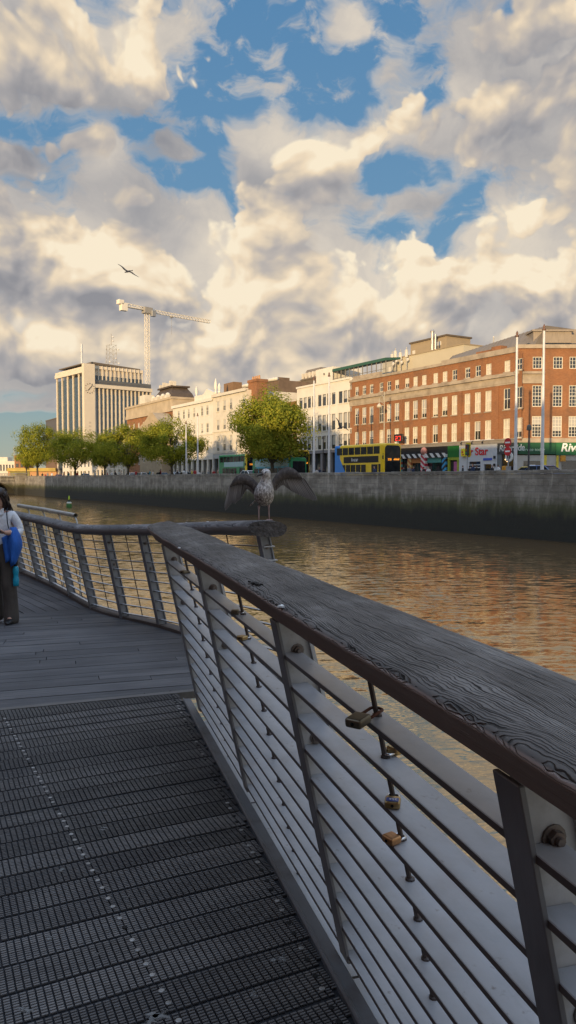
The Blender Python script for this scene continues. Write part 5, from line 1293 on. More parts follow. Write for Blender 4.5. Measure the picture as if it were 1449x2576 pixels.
def make_pedestrians():
    """people on the far pavement, mostly heads and shoulders over the parapet"""
    cl = {'dark': (.02, .02, .025), 'navy': (.025, .04, .09), 'white': (.6, .6, .6), 'red': (.35, .03, .03), 'teal': (.06, .20, .24), 'grey': (.20, .20, .21), 'tan': (.32, .22, .13), 'yellow': (.5, .4, .06)}
    skin = mat('skin', (.46, .27, .20)); hair = mat('passer_hair', (.03, .02, .015), .6); leg = mat('passer_trousers', (.03, .032, .04), .8)
    def person_mesh():
        B = MB(); B.mi = 0
        for sx in (-1, 1):
            B.mi = 2; B.tube([(sx * .09, 0, .88), (sx * .10, -.02 * sx, .48), (sx * .10, .06 * sx, .06)], [.095, .07, .045], 8); B.tube([(sx * .10, .10 * sx, .04), (sx * .10, .06 * sx - .14, .03)], [.045, .035], 6)
        B.mi = 0; B.loft([[(w * math.cos(t), d * math.sin(t), z) for t in [2 * math.pi * k / 12 for k in range(12)]] for w, d, z in ((.15, .11, .84), (.17, .12, .95), (.16, .11, 1.1), (.19, .12, 1.28), (.20, .11, 1.38), (.10, .08, 1.47))])
        for sx in (-1, 1):
            B.mi = 0; B.tube([(sx * .20, 0, 1.40), (sx * .26, .03, 1.15), (sx * .22, -.10, .92)], [.06, .05, .04], 8); B.mi = 1; B.tube([(sx * .22, -.10, .92), (sx * .21, -.14, .82)], [.04, .025], 6)
        B.mi = 1; B.tube([(0, .0, 1.45), (0, -.02, 1.55)], .05, 8); B.ball((0, -.02, 1.63), (.078, .095, .115)); B.mi = 3; B.ball((0, .012, 1.665), (.086, .095, .10))
        return B
    proto = None
    spots = [(1066, 63.5, 'dark', 'passer-by in dark coat by the red and white barber-striped column'), (1078, 63.8, 'white', 'passer-by in pale top by the red and white barber-striped column'), (1040, 63.5, 'navy', 'passer-by in navy by the orange striped column'), (1030, 63.7, 'grey', 'passer-by in grey beside the orange striped column'), (1016, 63.2, 'dark', 'passer-by in dark coat by the turquoise striped column'),
             (1164, 64., 'dark', 'person in black standing left in the white shop window group'), (1181, 64.2, 'dark', 'person in black in the middle of the white shop window group'), (1189, 63.6, 'navy', 'person in navy in the white shop window group'), (1199, 64., 'dark', 'person in black at the right of the white shop window group'),
             (1238, 62.5, 'dark', 'seated-looking figure in black before the grey shopfront'), (1253, 62.5, 'white', 'figure in white before the grey shopfront'),
             (942, 51.6, 'navy', 'cyclist-like figure in navy passing the nose of the yellow bus'), (803, 62.5, 'navy', 'figure in navy by the dark shop windows of the white building'), (797, 62., 'white', 'figure in pale top by the dark shop windows of the white building'), (815, 62., 'dark', 'figure in black by the dark shop windows of the white building'),
             (538, 62., 'red', 'figure in red on the pavement of the cream terrace'), (524, 62., 'grey', 'figure in grey on the pavement of the cream terrace'), (510, 61.8, 'dark', 'figure in black on the pavement of the cream terrace'), (548, 62.3, 'tan', 'figure in tan on the pavement of the cream terrace'), (558, 62.3, 'navy', 'figure in navy on the pavement of the cream terrace'),
             (483, 50.3, 'yellow', 'figure in yellow by the slim flagpole'), (404, 50.4, 'red', 'figure in red under the trees before the gabled building'), (377, 50.4, 'teal', 'figure in teal under the trees'), (300, 50.4, 'white', 'figure in white below the tower'), (290, 50.4, 'dark', 'figure in black below the tower'), (258, 50.5, 'tan', 'figure in tan between the two left trees and the tower'),
             (172, 50.4, 'teal', 'figure in teal at the two leftmost trees'), (160, 50.4, 'navy', 'figure in navy at the two leftmost trees'), (190, 50.4, 'red', 'figure in red at the two leftmost trees'), (120, 50.4, 'grey', 'figure in grey by the leftmost tree')]
    for i, (u, n, c, lab) in enumerate(spots):
        s, _ = q_at(u, 1195, n)
        top = mat('cloth_' + c, cl[c], .8, var=.1)
        if proto is None: o = proto = person_mesh().build('pedestrian', [top, skin, leg, hair], None, smooth=True)
        else: o = proto.copy(); COL.objects.link(o)
        o.material_slots[0].link = 'OBJECT'; o.material_slots[0].material = top
        o.location = qp(s, n, GROUND + (.126 if n > 61.5 or n < 51.2 else .004)); o.rotation_euler = (0, 0, random.uniform(0, 6.28)); k = random.uniform(.94, 1.06); o.scale = (k, k, k)
        tag(o, lab.replace('-looking', '').replace('cyclist-like ', ''), 'person', 'people on the far pavement')
    # the small crowd under the far trees
    rc = random.Random(77); kinds = [('dark', 'tiny figure in dark clothes in the crowd under the far trees'), ('white', 'tiny figure in a pale top in the crowd under the far trees'), ('red', 'tiny figure in a red top in the crowd under the far trees')]
    for i in range(30):
        c, lab = kinds[(0, 1, 0, 2, 1)[i % 5]]; u = 70 + 440 * (i + rc.uniform(0, .8)) / 30; n = rc.choice((50.2, 50.6, 62.6, 63.4)); s, _ = q_at(u, 1195, n)
        o = proto.copy(); COL.objects.link(o); o.material_slots[0].link = 'OBJECT'; o.material_slots[0].material = MATS['cloth_' + c]
        o.location = qp(s, n, GROUND + .126); o.rotation_euler = (0, 0, rc.uniform(0, 6.28)); k = rc.uniform(.92, 1.06); o.scale = (k, k, k)
        tag(o, lab, 'person', 'crowd under the far trees in ' + {'dark': 'dark clothes', 'white': 'pale tops', 'red': 'red tops'}[c])


# ---------------------------------------------------------------- trees
def make_tree(label, u, n, v_top, v_low, half_w, seed, dens=1.0):
    rng = random.Random(seed); s, zt = q_at(u, v_top, n); _, zl = q_at(u, v_low, n); d = pix_dir(u, v_top); k = n / (d.x * QN.x + d.y * QN.y); px = k / F_PX
    Rw = half_w * px; zt -= GROUND; zl -= GROUND; H = zt
    root = thing('plane_tree', label, 'tree', qp(s, n, GROUND + .1), QROT + rng.uniform(0, 6), 'trees along the far quay')
    bark = mat('bark', (.10, .085, .065), .9, var=.35, scale=4, bump=.02, bscale=12)
    B = MB(); cz = (zt + zl) / 2; Rz = (zt - zl) / 2
    fork = max(zl * .95, 1.8); tr = .13 + H * .010
    B.tube([(0, 0, 0), (.04, .03, fork * .5), (-.03, .05, fork)], [tr * 1.25, tr, tr * .85], 10)
    blobs = []
    nl = 9
    for i in range(nl):
        a = i * 2.4 + rng.uniform(-.3, .3); q = (i + .5) / nl; el = .25 + 1.15 * q
        L = math.hypot(Rw * .78 * math.cos(el), (zt - fork) * .86 * math.sin(el))
        tip = Vector((Rw * .72 * math.cos(el) * math.cos(a), Rw * .72 * math.cos(el) * math.sin(a), fork + (zt - fork) * (.18 + .70 * math.sin(el))))
        base = Vector((-.03, .05, fork * rng.uniform(.92, 1.))); m1 = base.lerp(tip, .5) + Vector((rng.uniform(-.4, .4), rng.uniform(-.4, .4), .25 * L * .3))
        B.tube([base, m1, tip], [tr * .5, tr * .28, tr * .10], 7)
        for j in range(3):
            b0 = m1.lerp(tip, rng.uniform(0, .7)); t2 = b0 + Vector((rng.uniform(-1, 1), rng.uniform(-1, 1), rng.uniform(-.3, .8))) * Rw * .38
            B.tube([b0, b0.lerp(t2, .5) + Vector((0, 0, .15)), t2], [tr * .2, tr * .12, tr * .05], 5)
    B.build('trunk', bark, root, smooth=True)
    # crown: clumps of leaf-sized faces spread through the volume, thinner at the skirts
    V, Fc = [], []
    def leafclump(c, r, n_):
        for _ in range(n_):
            w = Vector((rng.gauss(0, 1), rng.gauss(0, 1), rng.gauss(0, .8))); w = w.normalized() * r * rng.uniform(.35, 1.0) ** .6
            p = c + w; nrm = (w.normalized() * 1.3 + (c - Vector((0, 0, cz - Rz * .3))).normalized() * .9 + Vector((rng.uniform(-.55, .55), rng.uniform(-.55, .55), rng.uniform(-.2, .6)))).normalized()
            t1 = nrm.orthogonal().normalized(); t1 = (Matrix.Rotation(rng.uniform(0, 6.28), 3, nrm) @ t1); t2 = nrm.cross(t1); q = rng.uniform(.085, .17) * (.8 + .03 * H)
            o = len(V); V.extend([p - t1 * q, p + t2 * q * .62 + nrm * q * .1, p + t1 * q, p - t2 * q * .62 + nrm * q * .1]); Fc.append((o, o + 1, o + 2, o + 3))
    nclump = int(92 * dens)
    for i in range(nclump):
        # points through an uneven, dome-topped volume
        while True:
            x, y, z = rng.uniform(-1, 1), rng.uniform(-1, 1), rng.uniform(-1, 1)
            w = (1 - .34 * max(0, z) ** 1.2) * (1 - .10 * max(0, -z))
            rr = (x * x + y * y) / (w * w) + z * z * .94
            if rr < 1 and (rr > .30 or rng.random() < .30): break
        lobe = 1 + .20 * math.sin(3 * math.atan2(y, x) + seed) + .14 * math.sin(5 * z + seed * 2) + rng.gauss(0, .10)
        c = Vector((x * Rw * .88 * lobe, y * Rw * .88 * lobe, cz + z * Rz * .90)); leafclump(c, rng.uniform(.08, .17) * (Rw + Rz), int(rng.uniform(120, 230)))
    me = bpy.data.meshes.new('crown'); me.from_pydata([tuple(v) for v in V], [], Fc); me.materials.append(leaf_mat()); me.update()
    link('crown', me, root)

def leaf_mat():
    if 'leaf' in MATS: return MATS['leaf']
    m, T, b = new_mat('leaf'); geo = T.node('ShaderNodeNewGeometry'); co = T.node('ShaderNodeTexCoord').outputs['Object']
    f = T.math('ADD', T.math('MULTIPLY', geo.outputs['Random Per Island'], .38), T.math('MULTIPLY', T.noise(co, .55, 3), .75))
    c = T.ramp(f, [(.15, (.075, .11, .018)), (.55, (.21, .23, .032)), (.95, (.46, .40, .050))])
    df = T.node('ShaderNodeBsdfDiffuse'); T.l.new(c, df.inputs[0]); tl = T.node('ShaderNodeBsdfTranslucent'); T.l.new(T.mix(1., c, (1.5, 1.5, .6, 1), 'MULTIPLY'), tl.inputs[0])
    mx = T.node('ShaderNodeMixShader'); mx.inputs[0].default_value = .28; T.l.new(df.outputs[0], mx.inputs[1]); T.l.new(tl.outputs[0], mx.inputs[2])
    out = next(n for n in T.n if n.type == 'OUTPUT_MATERIAL'); T.l.new(mx.outputs[0], out.inputs[0])
    return m

def make_trees():
    make_tree('biggest riverside tree, sunlit above and shaded below, right of the cream terrace', 685, 51.0, 981, 1166, 118, 3, 1.7)
    make_tree('leafy tree left of the flagpoles in front of the cream terrace', 432, 50.5, 1050, 1174, 88, 11, 1.2)
    make_tree('thinner tree in front of the tower foot, left of the gabled building', 322, 50.5, 1064, 1176, 76, 5, 1.1)
    make_tree('dark shaded tree before the left face of the tower', 188, 50.0, 1074, 1181, 80, 8, 1.3)
    make_tree('leftmost tree of the row, lit yellow-green to its foot', 92, 49.9, 1058, 1178, 58, 21, 1.2)
    make_tree('small tree filling the gap under the tower corner', 262, 52.0, 1092, 1180, 52, 31, .9)
    make_tree('low bushy tree at the far left by the bridge end', 66, 60., 1120, 1182, 24, 17, .5)
# ---------------------------------------------------------------- buildings
def wall_open(B, x0, x1, z0, z1, op, y=0., depth=.22, reveal=True):
    """front wall plane y with rectangular openings and their reveals"""
    xs = sorted({x0, x1, *[a for o in op for a in o[:2]]}); zs = sorted({z0, z1, *[a for o in op for a in o[2:4]]})
    for xa, xb in zip(xs, xs[1:]):
        run = None
        for za, zb in zip(zs, zs[1:]):
            cx, cz = (xa + xb) / 2, (za + zb) / 2
            hole = any(o[0] < cx < o[1] and o[2] < cz < o[3] for o in op)
            if not hole: run = (run[0], zb) if run else (za, zb)
            if (hole or zb == zs[-1]) and run:
                B.quad((xa, y, run[0]), (xb, y, run[0]), (xb, y, run[1]), (xa, y, run[1])); run = None
    for o in op:
        a, b_, c, d = o[:4]; q = y + depth
        B.quad((a, y, c), (a, y, d), (a, q, d), (a, q, c)); B.quad((b_, y, c), (b_, q, c), (b_, q, d), (b_, y, d)); B.quad((a, y, c), (a, q, c), (b_, q, c), (b_, y, c)); B.quad((a, y, d), (b_, y, d), (b_, q, d), (a, q, d))
WCACHE = {}
def window(root, x0, x1, z0, z1, y, style, frame_m, pane_m, sill=None):
    """a sash window: frame with glazing bars and its pane as a sub-part; equal windows share meshes"""
    w, h = round(x1 - x0, 3), round(z1 - z0, 3); key = (w, h, style, frame_m.name, pane_m.name)
    if key not in WCACHE:
        B = MB(); f = .075 if style != 'dark' else .06; d0, d1 = -.05, .03
        B.box(0, f, d0, d1, 0, h); B.box(w - f, w, d0, d1, 0, h); B.box(f, w - f, d0, d1, 0, f); B.box(f, w - f, d0, d1, h - f, h)
        if style in ('sash', 'grid'): B.box(f, w - f, d0 + .005, d1, h * .5 - .035, h * .5 + .035)
        nx, nz = {'sash': (2, 0), 'grid': (3, 6), 'gridlow': (3, 3), 'two': (2, 0), 'dark': (1, 0), 'plain': (1, 0)}[style]
        for i in range(1, nx): xx = w * i / nx; B.box(xx - .02, xx + .02, d0 + .012, d1, f, h - f)
        for i in range(1, nz):
            if style == 'grid' and i == 3: continue
            zz = h * i / nz; B.box(f, w - f, d0 + .018, d1, zz - .018, zz + .018)
        fo = B.build('window', frame_m); me1 = fo.data
        P = MB(); P.box(f * .5, w - f * .5, .0, .02, f * .5, h - f * .5); po = P.build('pane', pane_m); WCACHE[key] = (me1, po.data)
        bpy.data.objects.remove(fo); bpy.data.objects.remove(po)
    m1, m2 = WCACHE[key]
    o = link('window', m1, root, (x0, y, z0)); link('pane', m2, o)
    if sill is not None:
        k2 = (w, 'sill', sill.name, y)
        if k2 not in WCACHE:
            B = MB(); B.box(-.09, w + .09, -.09 - y, -.003 - y, -.14, -.002); so = B.build('sill', sill); WCACHE[k2] = so.data; bpy.data.objects.remove(so)
        link('sill', WCACHE[k2], o)
    return o

def shell(B, x0, x1, y0, y1, z0, z1, front=False):
    """sides and back of a block"""
    B.quad((x0, y1, z0), (x0, y0, z0), (x0, y0, z1), (x0, y1, z1)); B.quad((x1, y0, z0), (x1, y1, z0), (x1, y1, z1), (x1, y0, z1)); B.quad((x1, y1, z0), (x0, y1, z0), (x0, y1, z1), (x1, y1, z1))
    if front: B.quad((x0, y0, z0), (x1, y0, z0), (x1, y0, z1), (x0, y0, z1))

def su(u, n, v=1200): return q_at(u, v, n)[0]

def pane_mats():
    if 'pane_blind' in MATS: return
    glass_mat('pane_glass', (.025, .028, .032), .05)
    m, T, b = new_mat('pane_blind'); co = T.node('ShaderNodeTexCoord').outputs['Object']; s = T.node('ShaderNodeSeparateXYZ'); T.l.new(co, s.inputs[0])
    oi = T.node('ShaderNodeObjectInfo').outputs['Random']
    lvl = T.math('ADD', T.math('MULTIPLY', oi, 1.6), -.9)
    f = T.maprange(T.math('SUBTRACT', s.outputs[2], lvl), -.02, .02)
    fold = T.math('MULTIPLY', T.math('SINE', T.math('MULTIPLY', s.outputs[0], 70)), .06)
    cur = T.ramp(T.math('ADD', T.noise(co, 2.0, 3), fold), [(.3, (.50, .45, .36)), (.7, (.70, .64, .52))])
    T.l.new(T.mix(f, (.05, .045, .04, 1), cur), b.inputs['Base Color']); b.inputs['Roughness'].default_value = .25; b.inputs['Coat Weight'].default_value = 1.; b.inputs['Coat Roughness'].default_value = .04
    m, T, b = new_mat('pane_halfblind'); co = T.node('ShaderNodeTexCoord').outputs['Object']; s = T.node('ShaderNodeSeparateXYZ'); T.l.new(co, s.inputs[0])
    oi = T.node('ShaderNodeObjectInfo').outputs['Random']
    f = T.maprange(T.math('SUBTRACT', s.outputs[2], T.math('ADD', T.math('MULTIPLY', oi, 1.3), .5)), -.02, .02)
    T.l.new(T.mix(f, (.03, .03, .032, 1), (.42, .40, .37, 1)), b.inputs['Base Color']); b.inputs['Roughness'].default_value = .2; b.inputs['Coat Weight'].default_value = 1.; b.inputs['Coat Roughness'].default_value = .04

def make_brick_block():
    """the long red-brick range with its corner wing and shops"""
    pane_mats(); N0 = 66.; G = GROUND
    sL, sR = su(880, N0), su(1296, N0); L = sR - sL
    root = thing('brick_building', 'long four-storey red brick building with pale window frames and shops below', 'building', qp(sL, N0, G), QROT)
    brick = brick_mat('red_brick', (.31, .120, .046), (.39, .165, .066), (.27, .17, .10)); stone = mat('band_stone', (.40, .33, .25), .85, var=.2, scale=.8, dirt=(.17, .13, .10), dscale=.7, damt=.6, bump=.01, bscale=6); frame = mat('cream_frame', (.70, .66, .56), .5, var=.05)
    grey = mat('grey_cornice', (.25, .23, .21), .85, var=.2, scale=.9); blind = MATS['pane_blind']; glass = MATS['pane_glass']; half = MATS['pane_halfblind']
    X = lambda u: su(u, N0) - sL
    rows = [(13.72 - G, 15.0 - G), (9.45 - G, 11.85 - G), (6.15 - G, 8.4 - G)]
    cols = [(1504 + x * .5521) / 1.59 for x in (35, 90, 147, 220, 280, 343, 425, 492, 562, 655, 730, 806, 940, 1025)]
    colsA = [(700 + x * .5521) / 1.59 for x in (1315, 1368, 1420)]
    op = []
    for r, (z0, z1) in enumerate(rows):
        for u in colsA + cols:
            x = X(u); w = .50 if r else .44
            op.append((x - w, x + w, z0, z1, r, u in colsA))
    zt = 15.75 - G
    B = MB(); wall_open(B, 0, L, 4.65, zt, op, 0, .26); shell(B, 0, L, 0, 9, 0, zt); B.build('wall', brick, root)
    rw = random.Random(9)
    for o in op: window(root, o[0], o[1], o[2], o[3], .13, 'sash', frame, (half if o[5] else rw.choice((blind, blind, blind, half, glass))), stone)
    # stone band with cornice, upper parapet coping, string course over the shops
    B = MB(); B.box(-.05, L + .05, -.10, -.002, 12.45 - G, 13.15 - G); B.box(-.15, L + .15, -.34, -.001, 13.152 - G, 13.42 - G); B.box(-.1, L + .1, -.22, -.002, 13.422 - G, 13.56 - G); B.box(-.03, L + .03, -.06, -.002, 12.25 - G, 12.448 - G); B.build('cornice_band', stone, root)
    B = MB(); B.box(-.05, L * .62, -.14, .35, zt + .001, zt + .34); B.box(L * .62 + .002, L + .05, -.16, .35, zt + .001, zt + .62); B.build('parapet', stone, root)
    B = MB(); B.box(-.05, L + .05, -.20, -.002, 5.62 - G, 5.98 - G); B.box(-.05, L + .05, -.32, -.002, 5.982 - G, 6.08 - G); B.build('string_course', grey, root)
    # brick pilaster strips between the groups of windows
    B = MB(); us = [951] + [(1504 + x * .5521) / 1.59 for x in (184, 384, 608, 872)]
    for u in us: x = X(u); B = MB(); B.box(x - .28, x + .28, -.12, -.002, 6.1 - G, 12.24 - G); B.build('pilaster', brick, root)
    B = MB(); x = X(946); B.box(0, x, .5, 1.0, zt + .345, zt + .95); B.build('attic_wall', stone, root)
    # slate roof behind, plant rooms
    slate = mat('slate_roof', (.21, .175, .14), .7, .1, var=.2, scale=1.2, stretch=(4, 1, 1)); B = MB()
    xa, xb = su(1123, 70) - sL, L - .2
    rise = lambda x: 2.15 + 1.35 * (x - xa) / (xb - xa)
    B.loft([[(x0_, 2.0, zt - .2), (x0_, 5.0, zt + rise(x0_)), (x0_, 16, zt + rise(x0_) + .1), (x0_, 16, zt - .2)] for x0_ in (xa, xa + (xb - xa) * .5, xb)])
    x = xa
    while x < xb: B.loft([[(x, 1.96, zt - .2), (x + .05, 1.96, zt - .2), (x + .05, 2.05, zt - .2), (x, 2.05, zt - .2)], [(x, 4.96, zt + rise(x) + .03), (x + .05, 4.96, zt + rise(x) + .03), (x + .05, 5.05, zt + rise(x) + .05), (x, 5.05, zt + rise(x) + .05)]]); x += .6
    B.build('roof', slate, root)
    # corner wing, turning towards us
    wing = link('corner_wing', None, root, (L, 0, 0), -QROT)                     # local x now runs to the right across the view
    Wl = 16.; px = 85.5 / F_PX; opw = []
    rows2 = [((1250 + a * .5521) / 1.59, (1250 + b * .5521) / 1.59) for a, b in ((322, 408), (528, 682), (750, 902))]
    ux0 = 1296
    cx = [((1504 + x * .5521) / 1.59 - ux0) * .0445 for x in (1160, 1309, 1428, 1550)]
    for r, (va, vb) in enumerate(rows2):
        for x in cx:
            z1 = CAM_H + (1203 - va) * .0447 - G; z0 = CAM_H + (1203 - vb) * .0447 - G; opw.append((x - .54, x + .54, z0, z1, r))
    zw = CAM_H + (1203 - 871) * .0447 - G
    B = MB(); wall_open(B, 0, Wl, 4.65, zw, opw, 0, .24); shell(B, 0.002, Wl, 0, 8, 0, zw); wob = B.build('wing_wall', brick, root, (L, 0, 0), -QROT)
    bpy.data.objects.remove(wing)
    for o in opw:
        w = window(root, 0, o[1] - o[0], 0, o[3] - o[2], 0, 'gridlow' if o[4] == 0 else 'grid', frame, half if o[4] == 2 else glass, stone)
        c, s_ = math.cos(-QROT), math.sin(-QROT); w.location = (L + o[0] * c - .11 * s_, o[0] * s_ + .11 * c, o[2]); w.rotation_euler = (0, 0, -QROT)
    B = MB(); B.box(-.2, Wl, -.16, -.002, zw - .28, zw + .14); B.box(-.25, 2.9, -.12, -.002, 12.25 - G, 13.3 - G); B.box(-.35, 3.1, -.34, -.001, 13.302 - G, 13.56 - G)
    B.box(-.1, Wl, -.2, -.002, 5.62 - G, 6.12 - G)
    B.build('wing_stonework', stone, root, (L, 0, 0), -QROT)
    met = mat('roof_metal', (.30, .25, .20), .6, .1, var=.15, scale=1.5, stretch=(4, 1, 1)); B = MB()
    B.box(2.0, Wl, 2.6, 8, zw, zw + .75); B.build('roof_light_strip', glass, root, (L, 0, 0), -QROT)
    B = MB(); B.box(2.6, 7.0, 2.4, 9, zw + .76, zw + 2.05); B.box(2.4, 7.2, 2.2, 9.2, zw + 2.051, zw + 2.25); B.build('attic_storey', met, root, (L, 0, 0), -QROT)
    B = MB(); B.box(7.3, Wl, 3.4, 12, zw + .1, zw + 2.5); B.build('back_roof', met, root, (L, 0, 0), -QROT)
    # chimney-like steps on the parapet
    B = MB(); x = X(1188); B.box(x, x + 2.4, .4, 1.4, zt + .345, zt + .95); x = X(1226); B.box(x, x + 1.5, .4, 1.4, zt + .63, zt + 1.2); B.build('chimney', brick, root)
    make_shops(sL, N0, X, L)
    return root

def make_shops(sL, N0, X, L):
    G = GROUND; glass = MATS['pane_glass']
    dark = mat('shop_dark', (.022, .022, .025), .5); white = mat('shop_white', (.55, .57, .60), .6, var=.05); red = mat('shop_red', (.62, .02, .03), .5); grn = mat('shop_green', (.02, .16, .03), .5, var=.1, scale=1); dgrn = mat('shop_dark_green', (.012, .085, .035), .45); char = mat('shop_charcoal', (.055, .060, .062), .5, var=.15)
    H = 4.62
    def front(name, label, u0, u1, cat='shopfront', zt=H): 
        x0, x1 = X(u0), X(u1); return thing(name, label, cat, qp(sL + x0, N0, G), QROT, None), x1 - x0
    z_ = lambda v: CAM_H + (1203 - v) * 97 / F_PX - G
    # striped pub
    r, w = front('shopfront', 'black and white striped bar front with coloured barber columns', 1001, 1126.5)
    B = MB(); B.box(0, w, -.05, .3, 3.55, H); B.build('fascia', dark, r)
    B = MB(); B.box(0.02, w - .02, -.42, -.052, 3.0, 3.54); B.build('striped_canopy', stripe_mat('bw_stripes', (.75, .75, .74), (.015, .015, .017), 1.15, axis=(1, 0, 1)), r)
    B = MB(); B.box(w * .27, w * .50, -.12, .3, 2.35, 2.98); B.build('orange_panel', mat('shop_orange', (.42, .17, .06), .5), r)
    B = MB(); B.box(w * .62, w * .88, -.12, .3, 2.35, 2.98); B.build('teal_panel', mat('shop_teal', (.10, .32, .30), .5), r)
    B = MB(); B.box(0, w, .12, .2, .2, 2.98); B.build('glazing', glass, r)
    B = MB(); B.box(w * .12, w * .42, -.10, .11, 0, .85); B.box(w * .60, w * .86, -.10, .11, 0, .85); B.build('striped_stall_riser', stripe_mat('bw_riser', (.7, .7, .7), (.02, .02, .02), .95, axis=(1, 0, -1)), r)
    for k, (f, nm, c1, c2) in enumerate(((.06, 'turquoise_stripe', (.15, .42, .42), (.40, .06, .05)), (.27, 'orange_stripe', (.62, .42, .16), (.42, .13, .04)), (.95, 'blue_stripe', (.05, .32, .60), (.015, .02, .03)))):
        B = MB(); B.cbox(w * f - .36, w * f + .36, -.30, .1, 0, 2.99, .05); B.build('column', stripe_mat(nm, c1, c2, .85, axis=(1, 0, -1.2 if k != 1 else 1.2)), r)
    B = MB(); B.cbox(w * .575 - .42, w * .575 + .42, -.55, .1, 0, 3.35, .06); c_ = B.build('column', stripe_mat('redwhite_stripe', (.66, .60, .58), (.50, .03, .06), .9, axis=(1, 0, 1.3)), r)
    B = MB(); B.ball((w * .575, -.3, 3.85), (.48, .40, .52), 14, 10); B.build('globe_sign', mat('globe_pinkred', (.62, .26, .20), .4, var=.5, scale=1.6), c_, smooth=True)
    # green bar with pink door
    r, w = front('shopfront', 'narrow green shopfront with a pink door and yellow-green surround', 1127, 1155)
    B = MB(); B.box(0, w, -.1, .3, 2.95, H); B.build('fascia', grn, r)
    lime = mat('shop_lime', (.30, .36, .04), .5); B = MB(); B.box(0, .32, -.08, .3, 0, 2.948); B.box(w - .32, w, -.08, .3, 0, 2.948); B.box(.322, w - .322, -.08, .3, 2.6, 2.948); B.build('surround', lime, r)
    B = MB(); B.box(w * .48, w * .82, .05, .12, 0, 2.4); d = B.build('door', mat('door_pink', (.42, .12, .26), .5), r); B = MB(); B.box(w * .50, w * .52, .0, .048, 1.0, 1.3); B.build('handle', MATS['pole_dark'], d)
    B = MB(); B.box(.322, w - .322, .13, .2, 0, 2.59); B.build('recess', dark, r)
    # white star shop
    r, w = front('shopfront', 'white shopfront with red Star lettering and a yellow sign', 1156, 1251)
    op = [(w * .27, w * .58, .45, 2.35), (w * .67, w * .86, .1, 2.0)]
    B = MB(); wall_open(B, 0, w, 0, H + .28, op, -.10, .2); B.quad((0, -.1, H + .28), (w, -.1, H + .28), (w, .3, H + .28), (0, .3, H + .28)); B.quad((0, -.1, 0), (0, .3, 0), (0, .3, H + .28), (0, -.1, H + .28)); B.quad((w, -.1, 0), (w, .3, 0), (w, .3, H + .28), (w, -.1, H + .28)); B.build('front_wall', white, r)
    B = MB(); B.box(w * .26, w * .59, .08, .12, .4, 2.4); B.box(w * .66, w * .87, .08, .12, .05, 2.05); B.build('glazing', glass, r)
    B = MB(); B.box(w * .29, w * .56, -.02, .05, 1.55, 1.68); B.box(w * .29, w * .56, -.02, .05, 1.9, 2.0); B.build('shelf_bars', white, r)
    B = MB(); B.box(w * .66, w * .88, -.16, -.102, 2.45, 2.72); B.build('blue_sign', mat('sign_blue', (.05, .10, .50), .5), r)
    text("r Star", 1.28, r, (w * .30, -.115, 3.12), (R(90), 0, 0), red, 'fascia_lettering', .03, .02)
    B = MB(); B.cbox(w * .10, w * .205, -.45, -.105, 2.95, 3.95, .05); y = B.build('projecting_sign', mat('sign_yellow', (.80, .66, .03), .5), r)
    B = MB(); B.box(w * .13, w * .165, -.458, -.452, 3.4, 3.62); B.box(w * .15, w * .19, -.458, -.452, 3.15, 3.3); B.build('sign_mark', red, y)
    for f in (.13, .42, .70):
        B = MB(); B.tube([(w * f, -.1, H + .2), (w * f, -.55, H + .12), (w * f, -.6, H - .05)], .03, 6); B.ball((w * f, -.6, H - .08), .10, 8, 6); B.build('spotlight', dark, r)
    B = MB(); B.cbox(w * .93, w * .97, -.3, -.102, 2.6, 2.95, .03); B.cbox(w * .93, w * .97, -.3, -.102, 1.7, 2.05, .03); B.build('alarm_box', dark, r)
    # charcoal Riverside shop
    r, w = front('shopfront', 'charcoal shopfront with pale Riverside lettering beside the green one', 1252, 1296)
    B = MB(); B.box(0, w, -.1, .3, 3.1, H); B.build('fascia', char, r)
    pal = mat('sign_pale', (.62, .64, .62), .5)
    text("Riverside", 1.02, r, (w * .10, -.115, 3.45), (R(90), 0, 0), pal, 'fascia_lettering', .02, .012, shear=.15)
    gb = mat('shop_greyblue', (.16, .18, .19), .6)
    for a_, c_ in ((0, .22), (.9, 1.)): B = MB(); B.box(w * a_, w * c_, -.05, .2, 0, 3.09); B.build('pilaster', gb, r)
    B = MB(); B.box(w * .22, w * .9, .1, .18, 0, 3.09); B.build('glazing', glass, r)
    warm = emit_mat('warm_lamp', (1., .62, .28), 3.)
    for f, z in ((.45, 2.5), (.55, 2.3), (.7, 2.45)):
        B = MB(); B.ball((w * f, .0, z), .10, 8, 6); B.build('pendant_lamp', warm, r, smooth=True)
    B = MB(); B.cbox(w * .40, w * .72, -.5, -.3, .2, 1.75, .05); B.build('orange_board', mat('board_orange', (.60, .27, .03), .5, var=.4, scale=3), r)
    # round sign hung out from the charcoal shop
    B = MB(); B.M = Matrix.Translation((w * .93, -.75, 2.75)) @ Matrix.Rotation(R(90), 4, 'X'); B.lathe([(.55, 0), (.55, .12), (.48, .13)], 24); hs = B.build('hanging_sign', pal, r); B = MB(); B.M = Matrix.Translation((w * .93, -.885, 2.75)) @ Matrix.Rotation(R(90), 4, 'X'); B.lathe([(.28, 0), (.28, .01)], 16); B.build('sign_centre', char, hs)
    # green wing shops, turned to face us
    x0, y0 = qp(sL + L, N0)[:2]
    r = thing('shopfront', 'bright green fascia with big white Riverside lettering on the corner', 'shopfront', (x0, y0, G), 0)
    W2 = 16.
    B = MB(); B.box(.3, 4.5, -.14, .3, 3.05, H - .05); B.build('small_fascia', dgrn, r)
    B = MB(); B.box(4.52, W2, -.18, .3, 2.95, H - .05); B.build('fascia', mat('fascia_green', (.02, .13, .045), .4, var=.1, scale=.6), r)
    wt = mat('sign_white', (.8, .8, .8), .45)
